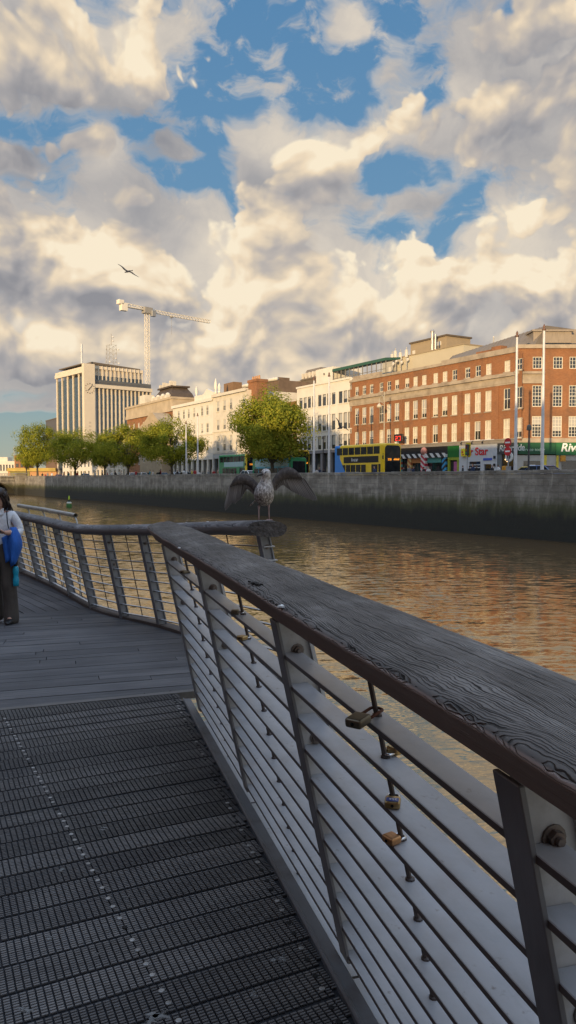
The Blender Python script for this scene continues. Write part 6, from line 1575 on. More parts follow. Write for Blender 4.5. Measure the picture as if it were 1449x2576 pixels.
    text("Riverside S", 1.30, r, (5.0, -.195, 3.38), (R(90), 0, 0), wt, 'fascia_lettering', .03, .028, shear=.22)
    text("service today", .50, r, (.55, -.155, 3.42), (R(90), 0, 0), mat('sign_mint', (.45, .62, .50), .5), 'small_lettering', .01, shear=.1)
    pale = mat('shop_stone', (.44, .42, .38), .7, var=.1, scale=1.2)
    op = [(.9, 3.0, .3, 2.3), (5.2, 7.3, .25, 2.35), (9.2, 12.2, .25, 2.4), (12.9, 15.6, .25, 2.4)]
    B = MB(); wall_open(B, 0, W2, 0, 2.94, op, -.02, .25); B.build('front_wall', pale, r)
    B = MB(); B.box(0, W2, .2, .28, 0, 2.9); B.build('glazing', glass, r)
    yl = mat('shop_yellow', (.66, .52, .05), .5); 
    for a_, c_ in ((3.15, 3.5), (4.6, 4.85)): B = MB(); B.box(a_, c_, -.10, -.022, 0, 2.94); B.build('pilaster', yl, r)
    B = MB(); B.cbox(5.0, 5.6, -.30, -.022, 2.2, 2.9, .05); B.build('projecting_sign', MATS['board_orange'], r)
    B = MB(); B.box(5.2, 7.3, .1, .18, .25, .95); B.box(12.9, 15.6, .1, .18, .25, .95); B.build('window_display', mat('display_pale', (.30, .42, .42), .5, var=.4, scale=2), r)
    B = MB(); B.cbox(7.8, 8.7, -.35, -.022, 0, 2.94, .08); B.build('corner_column', pale, r)

def simple_block(name, label, s0, s1, n, depth, ztop, wall_m, rows, cols_x, ww, frame_m, pane_m, style='sash', z_open=0., cat='building', roof_m=None, extra=None, base=GROUND, rot=QROT, origin=None, parapet=.3, sill_m=None):
    L = s1 - s0; root = thing(name, label, cat, origin or qp(s0, n, base), rot); H = ztop - base
    op = [(x - ww / 2, x + ww / 2, z0 - base, z1 - base) for z0, z1 in rows for x in cols_x]
    B = MB(); wall_open(B, 0, L, z_open, H, op, 0, .24); shell(B, 0, L, 0, depth, 0, H); B.build('wall', wall_m, root)
    for o in op: window(root, *o, .12, style, frame_m, pane_m, sill_m or wall_m)
    B = MB(); B.box(-.1, L + .1, -.16, .3, H + .001, H + parapet); B.build('parapet', sill_m or wall_m, root)
    B = MB(); B.quad((0, .3, H + .01), (L, .3, H + .01), (L, depth, H + .01), (0, depth, H + .01)); B.build('roof', roof_m or mat('flat_roof', (.12, .11, .10), .9), root)
    return root, L, H

def make_buildings():
    pane_mats(); G = GROUND
    make_brick_block()
    cream = mat('cream_render', (.66, .60, .50), .75, var=.06, scale=.6, dirt=(.42, .36, .28), dscale=.5, damt=.35); white = mat('white_render', (.72, .67, .58), .75, var=.05, scale=.5, dirt=(.5, .45, .38), dscale=.6, damt=.3)
    frame = MATS['cream_frame']; half = MATS['pane_halfblind']; glass = MATS['pane_glass']; stone = MATS['band_stone']
    dkf = mat('dark_frame', (.06, .058, .06), .5); slate = MATS['slate_roof']; brick = MATS['red_brick']
    # --- white hotel-like block between tree and brick range
    s0, s1 = su(747, 66), su(879.5, 66)
    us = [(700 + x * .5521) / 1.59 for x in (912, 942, 972, 1003, 1047, 1080, 1112, 1147, 1197, 1232, 1265)]
    rows = [(12.95, 14.75), (9.05, 11.5), (6.15, 8.25)]
    root, L, H = simple_block('white_building', 'white four-storey building with dark windows and a green roof terrace canopy', s0, s1, 66, 11, 16.35, white, rows, [su(u, 66) - s0 for u in us], .98, dkf, half, 'dark', 4.75)
    B = MB(); B.box(0, L, -.18, .25, 4.3, 4.74); B.box(0, L, -.05, .25, 0, 1.0)
    lil = mat('shop_lilac_grey', (.22, .205, .21), .7, var=.12); B.build('shop_stonework', lil, root)
    for k in range(7): x = L * k / 6; B = MB(); B.box(max(0, x - .3), min(L, x + .3), -.08, .25, 1.001, 4.299); B.build('shop_pier', lil, root)
    B = MB(); B.box(0, L, .26, .3, 0, 4.3); B.build('shop_glazing', glass, root)
    xa, xb = su(800, 69) - s0, su(842, 69) - s0
    B = MB(); B.box(xa, xb, 2.6, 8, H + .02, H + 3.1); B.build('stair_tower', white, root)
    B = MB(); B.tube([((xa + xb) / 2, 2.55, H + 2.0), ((xa + xb) / 2, 2.55, H + 2.3)], .12, 8); B.build('wall_lamp', dkf, root)
    xe = su(976, 69) - s0
    B = MB(); B.loft([[(x_, 2.4, H + 2.2), (x_, 5.2, H + 2.6), (x_, 5.2, H + 2.9), (x_, 2.4, H + 2.62)] for x_ in (xb + .1, xe)]); B.build('terrace_canopy', mat('canopy_green', (.035, .10, .07), .6, var=.15), root)
    B = MB()
    for k in range(13): x = xb + .1 + (xe - xb - .2) * k / 12; B.box(x, x + .08, 2.5, 2.6, H + .01, H + 2.21); 
    B.box(xb + .1, xe, 2.44, 2.499, H + 1.0, H + 1.08); B.build('terrace_frame', mat('terrace_grey', (.22, .20, .17), .6, var=.3, scale=2), root)
    # roof plant over the brick range
    def plant(name, label, u0, u1, v0, v1, n, m_, cat='roof block', d=5):
        a, z1 = q_at(u0, v0, n); b_, z0 = q_at(u1, v1, n); r = thing(name, label, cat, qp(a, n, z0), QROT); return r, b_ - a, z1 - z0
    tan = mat('plant_tan', (.33, .255, .165), .8, var=.1, scale=.8)
    r, w, h = plant('roof_plant_room', 'tan metal plant room on the roofs above the brick building', 1033, 1123, 866, 908, 82, tan)
    B = MB(); B.box(0, w, 0, 5, -4, h); B.build('walls', tan, r); B = MB(); B.box(-.2, w + .2, -.2, 5.2, h + .001, h + .25); B.build('roof', mat('plant_edge', (.12, .09, .06), .7), r)
    B = MB(); B.box(w * .06, w * .14, -.06, -.002, -1, h * .7); B.build('door', cream, r); B = MB(); B.box(w * .74, w * .86, -.05, -.002, h * .68, h * .84); B.build('vent', cream, r)
    r, w, h = plant('flue', 'twin steel flue pipes rising beside the tan plant room', 1086, 1092, 836, 908, 79, tan, 'flue')
    B = MB(); B.tube([(.15, 0, -3), (.15, 0, h)], .22, 12); B.tube([(.75, .1, -3), (.75, .1, h * .9)], .16, 10); B.lathe([(.34, h), (.34, h + .12), (.2, h + .4)], 12, (.15, 0, 0)); B.build('pipe', mat('flue_steel', (.45, .42, .38), .35, .6), r, smooth=True, sharp=40)
    r, w, h = plant('roof_extension', 'plain cream rooftop extension behind the brick parapet', 990, 1166, 904, 945, 77, cream)
    B = MB(); B.box(0, w, 0, 6, -3, h); B.build('walls', mat('extension_cream', (.52, .46, .34), .8, var=.05, scale=.5), r); B = MB(); B.box(-.1, w + .1, -.1, 6, h + .001, h + .15); B.build('roof', tan, r)
    r, w, h = plant('roof_extension', 'small grey-cream roof hut with railing left of the cream extension', 962, 989, 912, 945, 76, cream)
    B = MB(); B.box(0, w, 0, 4, -3, h); B.build('walls', mat('hut_grey', (.40, .37, .30), .8, var=.15), r)
    B = MB(); B.box(w * .6, w * .8, -.05, -.002, -.5, h * .6); B.build('door', cream, r)
    for u, v, n, lab in [(987, 884, 75.5, 'aerial mast left of the rooftop cluster of antennas'), (995, 876, 76., 'stouter antenna mast with white drums on the rooftops'), (1008, 880, 76.5, 'slim antenna with white dishes on the rooftops'), (1023, 873, 76.5, 'thin whip aerial right of the rooftop antennas'), (1242, 848, 80, 'short roof aerial above the slate roof'), (1117, 890, 79, 'stub aerial beside the tan plant room')]:
        s, z = q_at(u, v, n); r = thing('antenna', lab, 'antenna', qp(s, n, z - 5), QROT, 'rooftop antennas')
        B = MB(); B.tube([(0, 0, 0), (0, 0, 5)], .07, 6); B.build('mast', mat('antenna_grey', (.42, .40, .36), .5), r)
        if n != 80: 
            B = MB(); B.cbox(-.22, .22, -.2, .1, 3.4, 4.6, .04); B.ball((.35, -.1, 3.0), (.28, .12, .28), 10, 6); B.build('drum', mat('antenna_white', (.66, .62, .55), .5), r)
        else:
            B = MB(); B.ball((0, 0, 5), .12, 8, 6); B.build('tip', mat('antenna_white', (.66, .62, .55), .5), r)
    # --- small red brick house behind the big tree and roofs behind
    s0, s1 = su(690, 67), su(746, 67)
    simple_block('brick_house', 'small red brick house behind the big tree crown', s0, s1, 67, 8, 14.3, brick, [(10.6, 12.6), (6.9, 9.2)], [(s1 - s0) * k for k in (.2, .5, .8)], 1.1, frame, glass, 'sash', 0)
    s0, s1 = su(705, 100), su(757, 100)
    simple_block('stone_house', 'pale classical stone building on the skyline left of the white block', s0, s1, 100, 10, 25.6, mat('far_stone', (.38, .34, .27), .8, var=.1, scale=.4), [(21.8, 24.2)], [(s1 - s0) * (k + .5) / 9 for k in range(9)], .9, frame, glass, 'plain', 0)
    s0, s1 = su(757, 95), su(800, 95)
    r, L, H = simple_block('mansard_building', 'dark mansard-roofed building on the skyline behind the white block', s0, s1, 95, 10, 24.5, mat('mansard_wall', (.15, .12, .09), .8), [], [], 1, frame, glass)
    B = MB(); B.loft([[(0, 0, H + .3), (L, 0, H + .3), (L, 9, H + .3), (0, 9, H + .3)], [(.8, 1.2, H + 2.6), (L - .8, 1.2, H + 2.6), (L - .8, 8, H + 2.6), (.8, 8, H + 2.6)]]); B.build('mansard', slate, r)
    for k in range(5): B = MB(); B.box(L * (k + .3) / 5, L * (k + .7) / 5, -.1, 1.2, H + .4, H + 1.7); B.build('dormer', cream, r)
    # --- cream terrace: right block and left block
    sA, sB, sC = su(436, 66), su(537, 66), su(621, 66)
    def urow(vt, vb, Y=148.): return (CAM_H + (1203 - vb) * Y / F_PX, CAM_H + (1203 - vt) * Y / F_PX)
    colsR = [su((700 + x * .5521) / 1.59, 66) - sB for x in (312, 358, 405)] + [(sC - sB) * .92]
    r, L, H = simple_block('terrace_house', 'tall cream terrace block with slim sash windows beside the brick chimney', sB, sC, 66, 12, 18.1, cream, [(14.9, 17.0), (11.2, 13.3), (7.0, 10.0)], colsR, 1.25, frame, half, 'sash', 5.2, sill_m=cream)
    B = MB(); B.box(-.1, L + .1, -.42, -.17, H - .25, H + .30); B.build('cornice', cream, r)
    for za, zb in ((9.55, 9.8), (5.25, 5.5)): B = MB(); B.box(-.05, L + .05, -.15, -.002, za, zb); B.build('string_course', cream, r)
    spg = mat('shop_palegrey', (.42, .42, .40), .7); B = MB(); B.box(0, L, -.12, .25, 4.3, 5.19); B.build('shop_fascia', spg, r)
    for k in range(6): x = L * k / 5; B = MB(); B.box(max(0, x - .35), min(L, x + .35), -.1, .25, 0, 4.299); B.build('pilaster', spg, r)
    B = MB(); B.box(0, L, .26, .32, 0, 4.3); B.build('shop_glazing', glass, r)
    for k, x in enumerate(colsR):
        B = MB(); z = 10. - G; B.loft([[(x + .72 * math.cos(t), -.06, z + .62 * math.sin(t)) for t in [math.pi * i / 10 for i in range(11)]], [(x + .72 * math.cos(t), -.004, z + .62 * math.sin(t)) for t in [math.pi * i / 10 for i in range(11)]]]); B.build('window_arch', cream, r)
    # brick chimney stack at its gable and the low brick stack on the roof
    a, z1 = q_at(618, 957, 66.5); b_, _ = q_at(639, 957, 66.5); rr = thing('chimney', 'tall red brick chimney stack with clay pots at the end of the cream terrace', 'chimney', qp(a + .1, 67, G), QROT)
    B = MB(); B.box(0, b_ - a, 0, 2.2, 0, z1 - G - .5); B.box(-.15, b_ - a + .15, -.15, 2.35, z1 - G - .499, z1 - G); B.build('stack', brick, rr)
    for k in range(4): B = MB(); B.lathe([(.2, z1 - G + .001), (.17, z1 - G + .65), (.2, z1 - G + .7)], 10, ((b_ - a) * (k + .5) / 4, .8, 0)); B.build('pot', mat('clay_pot', (.5, .28, .14), .8), rr)
    a, z1 = q_at(563, 966, 71); b_, _ = q_at(587, 966, 71); rr = thing('chimney', 'broad low brown chimney stack on the cream terrace roof', 'chimney', qp(a, 71, 17.5), QROT)
    B = MB(); B.box(0, b_ - a, 0, 2, 0, z1 - 17.5); B.build('stack', mat('brown_stack', (.22, .13, .07), .85, var=.2), rr)
    # skyline roofs behind the terrace
    a, z1 = q_at(590, 968, 84); b_, _ = q_at(702, 974, 84); rr = thing('roof_range', 'dark brown roofscape with white ducts behind the cream terrace', 'building', qp(a, 84, G), QROT)
    B = MB(); B.box(0, b_ - a, 0, 8, 0, z1 - G - 1.2); B.build('walls', mat('roof_brown', (.16, .11, .075), .8, var=.3, scale=.5), rr); B = MB(); B.tube(catmull([(0, -.2, z1 - G - 2.5), (.8, -.2, z1 - G - 1.2), (2, -.2, z1 - G - .9), ((b_ - a) * .35, -.2, z1 - G - .9)], 4), .4, 10); B.tube([((b_ - a) * .6, -.2, z1 - G - .7), ((b_ - a) * .98, -.2, z1 - G - .9)], .35, 10); B.build('duct', mat('duct_white', (.62, .58, .50), .5), rr, smooth=True)
    B = MB()
    for k in range(6): B.box((b_ - a) * (.1 + .14 * k), (b_ - a) * (.2 + .14 * k), 1, 4, z1 - G - 1.19, z1 - G - random.uniform(.1, .9))
    B.build('roof_hut', MATS['roof_brown'], rr)
    colsL = [su((700 + x * .5521) / 1.59, 66) - sA for x in (235, 197, 140, 100, 65, 28, -15, -52)]
    r, L, H = simple_block('terrace_house', 'long cream classical terrace with urns and a raised parapet panel', sA, sB - .02, 66, 12, 17.6, white, [(14.6, 16.6), (11.0, 13.0), (7.2, 9.6)], [x for x in colsL if .8 < x < (sB - sA) - .8], 1.2, frame, half, 'sash', 5.0, sill_m=white)
    B = MB(); B.box(-.1, L + .05, -.40, -.17, H - .3, H + .30); B.build('cornice', white, r); B = MB(); B.box(-.05, L, -.15, -.002, 9.3, 9.55); B.build('string_course', white, r); B = MB(); B.box(0, L, -.12, .25, 4.2, 4.98); B.build('shop_fascia', white, r)
    for k in range(9): x = L * k / 8; B = MB(); B.box(max(0, x - .3), min(L, x + .3), -.1, .25, 0, 4.199); B.build('pilaster', white, r)
    B = MB(); B.box(0, L, .26, .32, 0, 4.2); B.build('shop_glazing', glass, r)
    xa, xb = su(487, 66) - sA, su(543, 66) - sA
    B = MB(); B.box(xa, L - .3, .3, 1.1, H + .301, H + 1.5); B.loft([[(xa + (L - xa) * .45, .35, H + 1.5), (L - .5, .35, H + 1.5), ((xa + L) / 2 + 1.2, .35, H + 2.5)], [(xa + (L - xa) * .45, .9, H + 1.5), (L - .5, .9, H + 1.5), ((xa + L) / 2 + 1.2, .9, H + 2.5)]]); B.build('attic_panel', white, r)
    for u, h in ((488, 3.0), (536, 3.8), (547, 2.2)):
        x = min(su(u, 66) - sA, L + 1.5); B = MB(); B.lathe([(.3, H + 1.0), (.3, H + 1.5), (.16, H + 1.6), (.38, H + 1.6 + h * .28), (.3, H + 1.6 + h * .45), (.14, H + 1.6 + h * .62), (.05, H + 1.6 + h * .7)], 12, (x, .7, 0)); B.build('urn', white, r, smooth=True)
    # --- Victorian brick and cream block, gabled stone house
    s0, s1 = su(321, 69), su(437, 69)
    L = s1 - s0; colsV = [L * (k + .5) / 9 for k in range(9)]
    r, L, H = simple_block('victorian_building', 'red brick Victorian block with cream upper storey and domed dormer roof', s0, s1, 69, 14, 18.0, brick, [(13.8, 16.2), (9.2, 11.6), (5.2, 7.8)], colsV, 1.2, frame, half, 'sash', 0, sill_m=stone)
    B = MB(); B.box(-.1, L + .1, -.25, 10, H + .301, H + 2.4); B.box(-.3, L + .3, -.5, 10.2, H + 2.401, H + 2.9); B.box(-.15, L + .15, -.4, -.17, H - .5, H + .3); B.build('cream_storey', mat('victorian_cream', (.46, .37, .26), .8, var=.2, scale=.5), r)
    x0, x1 = su(383, 72) - s0, su(430, 72) - s0
    B = MB(); B.loft([[(x0, 3, H + 2.91), (x1, 3, H + 2.91), (x1, 10, H + 2.91), (x0, 10, H + 2.91)], [(x0 + 1, 3.6, H + 5.0), (x1 - 1, 3.6, H + 5.0), (x1 - 1, 9.4, H + 5.0), (x0 + 1, 9.4, H + 5.0)], [(x0 + 2.3, 4.6, H + 6.6), (x1 - 2.3, 4.6, H + 6.6), (x1 - 2.3, 8.4, H + 6.6), (x0 + 2.3, 8.4, H + 6.6)]]); B.box(x0 + 1.6, x1 - 1.6, 4, 9, H + 6.601, H + 7.0); B.build('roof', mat('victorian_roof', (.085, .062, .045), .7, var=.3, scale=1), r)
    for k in range(4): x = x0 + (x1 - x0) * (k + .5) / 4; B = MB(); B.box(x - .7, x + .7, 2.4, 3.6, H + 3.0, H + 4.5); B.ball((x, 3., H + 4.5), (.75, .6, .6), 12, 6); B.build('dormer', cream, r)
    for k in range(5): x = x0 + 1.8 + (x1 - x0 - 3.6) * k / 4; B = MB(); B.box(x - .3, x + .3, 4.5, 5.2, H + 6.9, H + 8.0 + .4 * (k % 2)); B.build('roof_chimney', cream, r)
    x = su(355, 70) - s0; B = MB(); B.box(x - 2., x + 2., 1.5, 4, H + 2.901, H + 5.6); B.build('stair_block', cream, r)
    s0, s1 = su(352, 64.5), su(407, 64.5); L = s1 - s0; gs = mat('gable_stone', (.42, .33, .22), .85, var=.2, scale=.6)
    r = thing('gabled_house', 'sandy stone house with a stepped gable in front of the Victorian block', 'building', qp(s0, 64.5, G), QROT)
    z0 = CAM_H + (1203 - 1068) * 178 / F_PX - G; z1 = CAM_H + (1203 - 1037) * 178 / F_PX - G
    op = [(L * k - .6, L * k + .6, zz, zz + 2.) for k in (.2, .5, .8) for zz in (4.2, 7.6)]
    B = MB(); wall_open(B, 0, L, 0, z0, op, 0, .2); shell(B, 0, L, 0, 4, 0, z0); B.loft([[(0, 0, z0 + .001), (L, 0, z0 + .001), (L * .78, 0, (z0 + z1) / 2), (L * .62, 0, z1), (L * .48, 0, z1), (L * .30, 0, (z0 + z1) / 2)], [(0, 4, z0 + .001), (L, 4, z0 + .001), (L * .78, 4, (z0 + z1) / 2), (L * .62, 4, z1), (L * .48, 4, z1), (L * .30, 4, (z0 + z1) / 2)]]); B.build('wall', gs, r)
    for o in op: window(r, *o, .1, 'sash', frame, half)
    # --- low cream shops behind the left-hand trees
    for (u0, u1, n, zt, lab, m_) in [(232, 318, 70, 9.0, 'low sunlit cream shop row glimpsed under the trees below the tower', cream), (158, 228, 74, 8.4, 'low cream building half hidden by the darkest tree', white)]:
        s0, s1 = su(u0, n), su(u1, n); L = s1 - s0
        simple_block('shop_row', lab, s0, s1, n, 10, zt, m_, [(5.4, 7.4), (1.6, 4.2)], [L * (k + .5) / 8 for k in range(8)], 2.2, frame, glass, 'plain', 0)
    make_tower(cream); make_far_left(cream, frame, glass, brick)
    # --- the row behind the camera whose roofs shade the near side of the river
    for k, (s0, s1, zt, c, lab) in enumerate([(-68, 50, 17.4, (.30, .12, .07), 'brick terrace range behind the boardwalk facing the river'), (-112, -68.05, 17.8, (.42, .38, .30), 'stone-faced quay building up the street behind the boardwalk'), (-150, -112.05, 20.5, (.30, .14, .08), 'tall brick warehouse behind the boardwalk')]):
        r = thing('quay_house', lab, 'building', qp(s0, -12, .95), QROT)
        H = zt - .95; L = s1 - s0; B = MB(); B.box(0, L, -12, 0, 0, H); w_ = B.build('wall', mat('north_wall_%d' % k, c, .85, var=.15, scale=.4), r)
        B = MB()
        for z in (1, 5, 8.5, 12):
            x = 1.5
            while x < L - 2: B.box(x, x + 1.2, .002, .06, z, z + 2.2); x += 3.2
        B.build('windows', MATS['pane_glass'], r).name = 'glazing'

def make_tower(cream):
    th = R(40); c = y_at(215, 1200, 280.); base = GROUND
    root = thing('office_tower', 'tall pale office tower with vertical window strips and a large clock', 'building', (c.x, c.y, base), th)
    # local: x right along the right face, y away along the left face; nearest corner at the origin
    LX, LY, H = 28.3, 26.9, 41.2
    conc = mat('tower_concrete', (.66, .57, .44), .8, var=.06, scale=.2); sp = mat('spandrel', (.115, .12, .125), .4, var=.15, scale=.4); gl = glass_mat('tower_glass', (.045, .065, .085), .08); dk = mat('tower_dark', (.14, .11, .08), .7)
    B = MB(); B.box(1.2, LX, 1.0, LY, 0, H - 4.2); B.build('core', sp, root)
    # strips of windows and ribs on both faces
    nR, nL = 14, 5
    Rb = MB()
    def face(n, length, start, top, right):
        w = (length - start) / n
        for k in range(n + 1):
            a = start + k * w
            if right: Rb.box(a - .23, a + .23, .55, .99, 0, top)
            else: Rb.box(.70, 1.19, a - .34, a + .34, 0, top)
        for k in range(n):
            G_ = MB(); a0 = start + k * w + .26; a1 = start + (k + 1) * w - .26; z = 3.6
            while z < top - 2.4:
                if right: G_.box(a0 + .05, (a0 + a1) / 2 - .05, .86, .995, z, z + 2.1); G_.box((a0 + a1) / 2 + .05, a1 - .05, .86, .995, z, z + 2.1)
                else: G_.box(1.06, 1.195, a0 + .05, (a0 + a1) / 2 - .05, z, z + 2.1); G_.box(1.06, 1.195, (a0 + a1) / 2 + .05, a1 - .05, z, z + 2.1)
                z += 3.25
            (G_.box(a0 + .06, a1 - .06, .95, .992, 3.6, top - 2.4) if right else G_.box(1.10, 1.192, a0 + .06, a1 - .06, 3.6, top - 2.4))
            G_.build('window_strip', gl, root)
    topR = H - 7.3
    face(nR, LX - .4, 4.6, topR, True); face(nL, LY - .4, 1.6, H - 1.9, False)
    Rb.box(4.2, LX, -.03, .99, topR + .001, topR + 1.3); Rb.box(.17, 1.19, 1.2, LY, H - 1.899, H - .6); Rb.box(LX - .6, LX + .1, 1., LY, 0, topR)
    Rb.build('rib_frame', conc, root)
    B = MB(); B.box(-.2, 4.1, -.15, 1.58, 0, H + 1.2); clock_wall = B.build('clock_column', conc, root)
    # set-back upper floor with railing and its own windows, roof canopy
    B = MB(); B.box(4.12, LX - 3.6, 1.8, LY, topR + 1.301, H - .2); B.build('upper_storey', conc, root)
    n = 13; w = (LX - 3.6 - 4.8) / n; U = MB()
    for k in range(n):
        for q in (0, 1): U.box(4.9 + k * w + .2 + q * (w - .4) / 2, 4.9 + k * w + .2 + (q + .85) * (w - .4) / 2, 1.7, 1.798, topR + 2.1, topR + 4.7)
    U.build('upper_glazing', gl, root)
    B = MB(); B.box(4.12, LX - 3.2, 1.3, LY, H - .199, H + .1); B.box(4.12, LX - 3.2, 1.3, 1.42, H + .101, H + .9)
    for k in range(13): x = 4.3 + k * (LX - 8.) / 12; B.box(x, x + .3, 1.1, 1.29, topR + 1.31, H + 1.0)
    B.build('balcony_band', conc, root)
    R_ = MB()
    for k in range(26): x = 4.3 + k * (LX - 5) / 25; R_.box(x, x + .06, .25, .31, topR + 1.31, topR + 2.2)
    R_.box(4.3, LX - .4, .25, .31, topR + 2.201, topR + 2.28); R_.build('railing_bars', dk, root)
    B = MB(); B.box(.6, 9, 4.0, LY - 3, H + 1.25, H + 1.65); B.loft([[(5, 4, H + 1.91), (LX - 3, 4, H + 1.0), (LX - 3, LY - 4, H + 1.0), (5, LY - 4, H + 1.91)], [(5, 4, H + 2.7), (LX - 3, 4, H + 1.8), (LX - 3, LY - 4, H + 1.8), (5, LY - 4, H + 2.7)]]); B.build('roof', dk, root)
    B = MB(); B.box(.4, 1.19, 1.6, LY, H - .599, H + .35)
    for k in range(5): B.box(.3, .39, 2 + k * 5, 5.2 + k * 5, H - .5, H + .15)
    B.build('left_parapet', conc, root)
    # clock: a ring of bar numerals and two hands on the column face
    gold = mat('clock_bronze', (.16, .11, .05), .5, .3); B = MB()
    cx, cz, r0 = 1.95, 33.4, 1.95
    for k in range(12):
        t = 2 * math.pi * k / 12; d = Vector((math.sin(t), 0, math.cos(t))); a = Vector((cx, -.2, cz)) + d * r0; b_ = Vector((cx, -.2, cz)) + d * (r0 * .80); B.bar(a, b_, .30, .1)
    ck = B.build('clock_numerals', gold, root)
    for ang, ln in ((R(38), 1.6), (R(225), 1.2)):
        B = MB(); d = Vector((math.sin(ang), 0, math.cos(ang))); B.bar(Vector((cx, -.28, cz)) - d * .3, Vector((cx, -.28, cz)) + d * ln, .22, .08); B.build('clock_hand', gold, ck)
    B = MB()
    for k in range(8): B.box(cx - .45, cx + .45, -.19, -.155, 20.5 - k * 1.35, 21.2 - k * 1.35)
    B.build('vertical_letters', mat('faded_letters', (.52, .45, .35), .8), root)
    # mast and lattice aerial on the roof
    white = MATS['pole_white']
    B = MB(); B.tube([(-.3, 1.2, H + 1.2), (-.3, 1.2, H + 8.3)], .38, 10); B.build('flag_mast', white, root)
    B = MB(); x, y = 14., 6.; 
    for sx, sy in ((-1, -1), (1, -1), (1, 1), (-1, 1)): B.bar((x + sx * 1.6, y + sy * 1.6, H + 2), (x + sx * 1.3, y + sy * 1.3, H + 10), .10)
    for z in range(5):
        z0 = H + 2 + z * 1.6
        for sx, sy, tx, ty in ((-1, -1, 1, -1), (1, -1, 1, 1), (1, 1, -1, 1), (-1, 1, -1, -1)): B.bar((x + sx * 1.5, y + sy * 1.5, z0), (x + tx * 1.5, y + ty * 1.5, z0 + 1.6), .06); B.bar((x + sx * 1.5, y + sy * 1.5, z0 + 1.8), (x + tx * 1.5, y + ty * 1.5, z0 + 1.6), .06)
    B.tube([(x, y, H + 10), (x, y, H + 14.5)], .10, 6); B.build('lattice_aerial', mat('lattice', (.38, .34, .28), .6), root)
    B = MB()
    for dx, dz in ((-1.4, 3.5), (1.2, 5), (2.4, 3.2), (2.2, 8.5), (0, 11.5), (0, 13)): B.ball((x + dx, y - 1.6, H + dz), (.36, .25, .36), 8, 6)
    B.build('dish', MATS['antenna_white'], root)
    # dark block on the tower's left and the low podium
    a, z = q_at(115, 1060, 95); b_, _ = q_at(143, 1060, 95)
    r = thing('dark_block', 'dark grey flat-roofed block peeping out left of the tower', 'building', qp(a, 95, GROUND), QROT); B = MB(); B.box(0, b_ - a, 0, 12, 0, z - GROUND); B.build('walls', mat('block_grey', (.10, .095, .10), .7), r); B = MB(); B.box(-.2, b_ - a + .2, -.2, 12, z - GROUND + .001, z - GROUND + .4); B.build('roof', dk, r)
    B = MB(); B.box(0, b_ - a, -.3, -.02, 0, (z - GROUND) * .60); B.build('lower_front', mat('block_brown', (.18, .11, .07), .8), r)

def make_far_left(cream, frame, glass, brick):
    def blk(name, label, u0, u1, vt, Y, m_, d=12, cat='building'):
        a = y_at(u0, 1200, Y); b_ = y_at(u1, 1200, Y); z = y_at(u0, vt, Y).z; r = thing(name, label, cat, (a.x, Y, GROUND), 0); B = MB(); w = b_.x - a.x; B.box(0, w, 0, d, 0, z - GROUND); B.build('walls', m_, r); return r, w, z - GROUND
    r, w, h = blk('far_building', 'low cream building at the far left end of the quay', -60, 44, 1160, 420., cream)
    B = MB()
    for k in range(14): B.box(w * (k + .2) / 14, w * (k + .7) / 14, -.12, -.01, h * .45, h * .8)
    B.build('window_band', glass, r); B = MB(); B.box(w * .45, w * .75, 1, 8, h + .01, h + 2.2); B.build('roof_hut', cream, r); B = MB(); B.tube([(w * .88, 3, h), (w * .88, 3, h + 8)], .2, 6); B.build('mast', MATS['antenna_grey'], r)
    r, w, h = blk('far_brick_building', 'narrow red brick building at the far left behind the leftmost tree', 37, 62, 1146, 330., brick)
    B = MB()
    for z in (.5, .75): B.box(w * .15, w * .4, -.1, -.01, h * z, h * z + 1.6); B.box(w * .6, w * .85, -.1, -.01, h * z, h * z + 1.6)
    B.build('window_pair', glass, r)
    r, w, h = blk('yellow_shop', 'low building with a bright yellow fascia at the far left', 20, 142, 1178, 300., MATS['clay_pot'])
    B = MB(); B.box(0, w, -1.2, -.01, h - 1.2, h + .1); B.build('fascia', mat('far_yellow', (.46, .33, .08), .7, var=.3, scale=.3), r); B = MB(); B.box(w * .05, w * .45, -.2, -.02, .8, h - 1.3); B.build('shop_window', mat('olive_panel', (.22, .20, .07), .7), r)

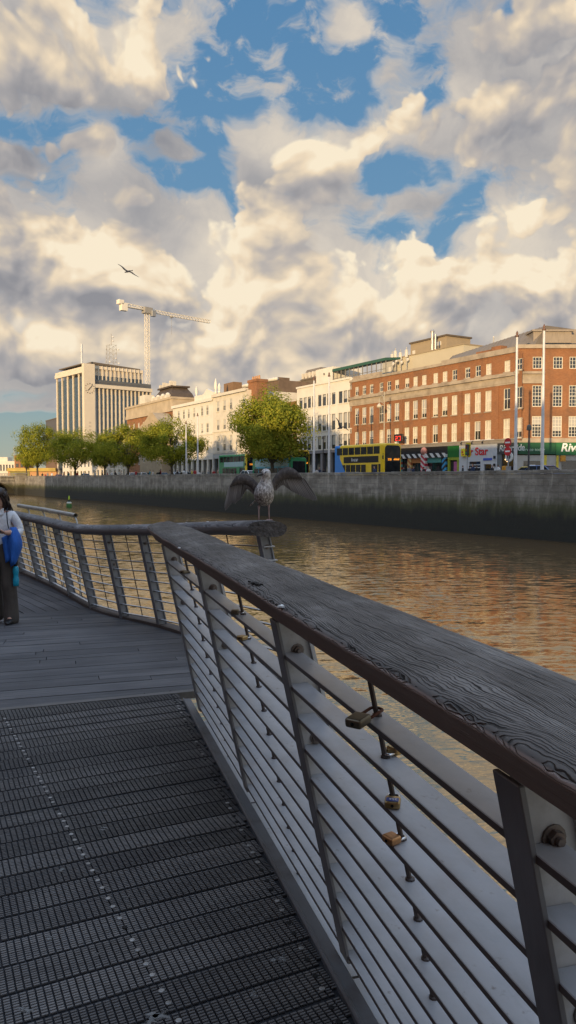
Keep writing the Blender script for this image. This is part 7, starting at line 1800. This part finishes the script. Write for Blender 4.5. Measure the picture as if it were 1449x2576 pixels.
def make_crane():
    Y = 330.; m_ = mat('crane_cream', (.80, .72, .58), .5, var=.06); a = y_at(373, 1200, Y); root = thing('tower_crane', 'cream flat-top tower crane rising behind the office tower', 'crane', (a.x, Y, GROUND), math.atan2(22, 24))
    z1 = y_at(373, 790, Y).z - GROUND
    def lattice(B, p0, p1, w, n, t):
        p0 = Vector(p0); p1 = Vector(p1); d = (p1 - p0).normalized(); u = d.cross(Vector((0, 0, 1)) if abs(d.z) < .9 else Vector((1, 0, 0))).normalized(); q = d.cross(u)
        cs = [(1, 1), (1, -1), (-1, -1), (-1, 1)]
        for sx, sy in cs: o = (u * sx + q * sy) * w / 2; B.bar(p0 + o, p1 + o, t)
        for k in range(n):
            s0 = p0.lerp(p1, k / n); s1 = p0.lerp(p1, (k + 1) / n)
            for i in range(4):
                o0 = (u * cs[i][0] + q * cs[i][1]) * w / 2; o1 = (u * cs[(i + 1) % 4][0] + q * cs[(i + 1) % 4][1]) * w / 2
                B.bar(s0 + o0, s1 + o1, t * .75); B.bar(s1 + o0, s1 + o1, t * .75)
    B = MB(); lattice(B, (0, 0, 0), (0, 0, z1), 1.5, 30, .15); B.build('mast', m_, root)
    zj = z1 + 1.6; jl = 33.5; cl = -12.5
    B = MB(); lattice(B, (1.8, 0, zj), (jl, 0, zj - .3), 1.25, 20, .15); B.build('jib', m_, root)
    B = MB(); lattice(B, (-1.6, 0, zj + .4), (cl, 0, zj + .9), 1.2, 7, .16); B.box(cl, -2, -.9, .9, zj - .2, zj + .1); B.build('counter_jib', m_, root)
    B = MB(); B.cbox(cl - .4, cl + 2.6, -1.1, 1.1, zj - 2.0, zj + 1.2, .1); B.cbox(cl - 1.6, cl + .9, -1.1, 1.1, zj + .5, zj + 2.4, .1); B.build('counterweight', m_, root)
    B = MB(); B.cbox(-1.9, 2.2, -1.4, 1.4, z1, z1 + 2.8, .15); B.build('slewing_head', mat('crane_grey', (.30, .28, .25), .6), root)
    B = MB(); B.cbox(1.0, 3.0, -2.6, -1.0, z1 - 1.2, z1 + 1.4, .15); B.build('cab', mat('crane_cab', (.25, .25, .25), .4), root)
    B = MB(); B.cbox(12, 13.2, -.7, .7, zj - 1.5, zj - 1.0, .05); B.tube([(12.6, 0, zj - 1.5), (12.6, 0, zj - 9)], .06, 5); B.build('trolley', MATS['crane_grey'], root)
# ---------------------------------------------------------------- build it
make_world(); make_camera_and_sun()
make_setting(); make_decks()
make_near_railing(); FP = make_far_railing()
make_padlocks(); make_gull(FP)
flying_gull('gull_pale_brown', 'gull gliding high against the clouds above the crane', 322, 683, 40., [(0, 0, 0), (-8, 5, .3), (-15, 12, 0), (-26, 19, -.8)], [(0, 0, 0), (8, -2, .3), (15, -7, 0), (27, -14, -.8)], R(200), (.16, .13, .11), 38)
flying_gull('gull_dark', 'dark gull flying low past the white building with one wing raised', 856, 1076, 45., [(0, 0, 0), (-3, 9, .3), (-5, 17, 0), (-12, 26, -.8)], [(0, 0, 0), (6, 1, .3), (12, 0, 0), (22, -8, -.8)], R(190), (.05, .045, .045), 36)
make_person(); make_river_things()
make_quay_wall(); make_poles(); make_vehicles(); make_led_sign(); make_pedestrians()
make_trees(); make_buildings(); make_crane()
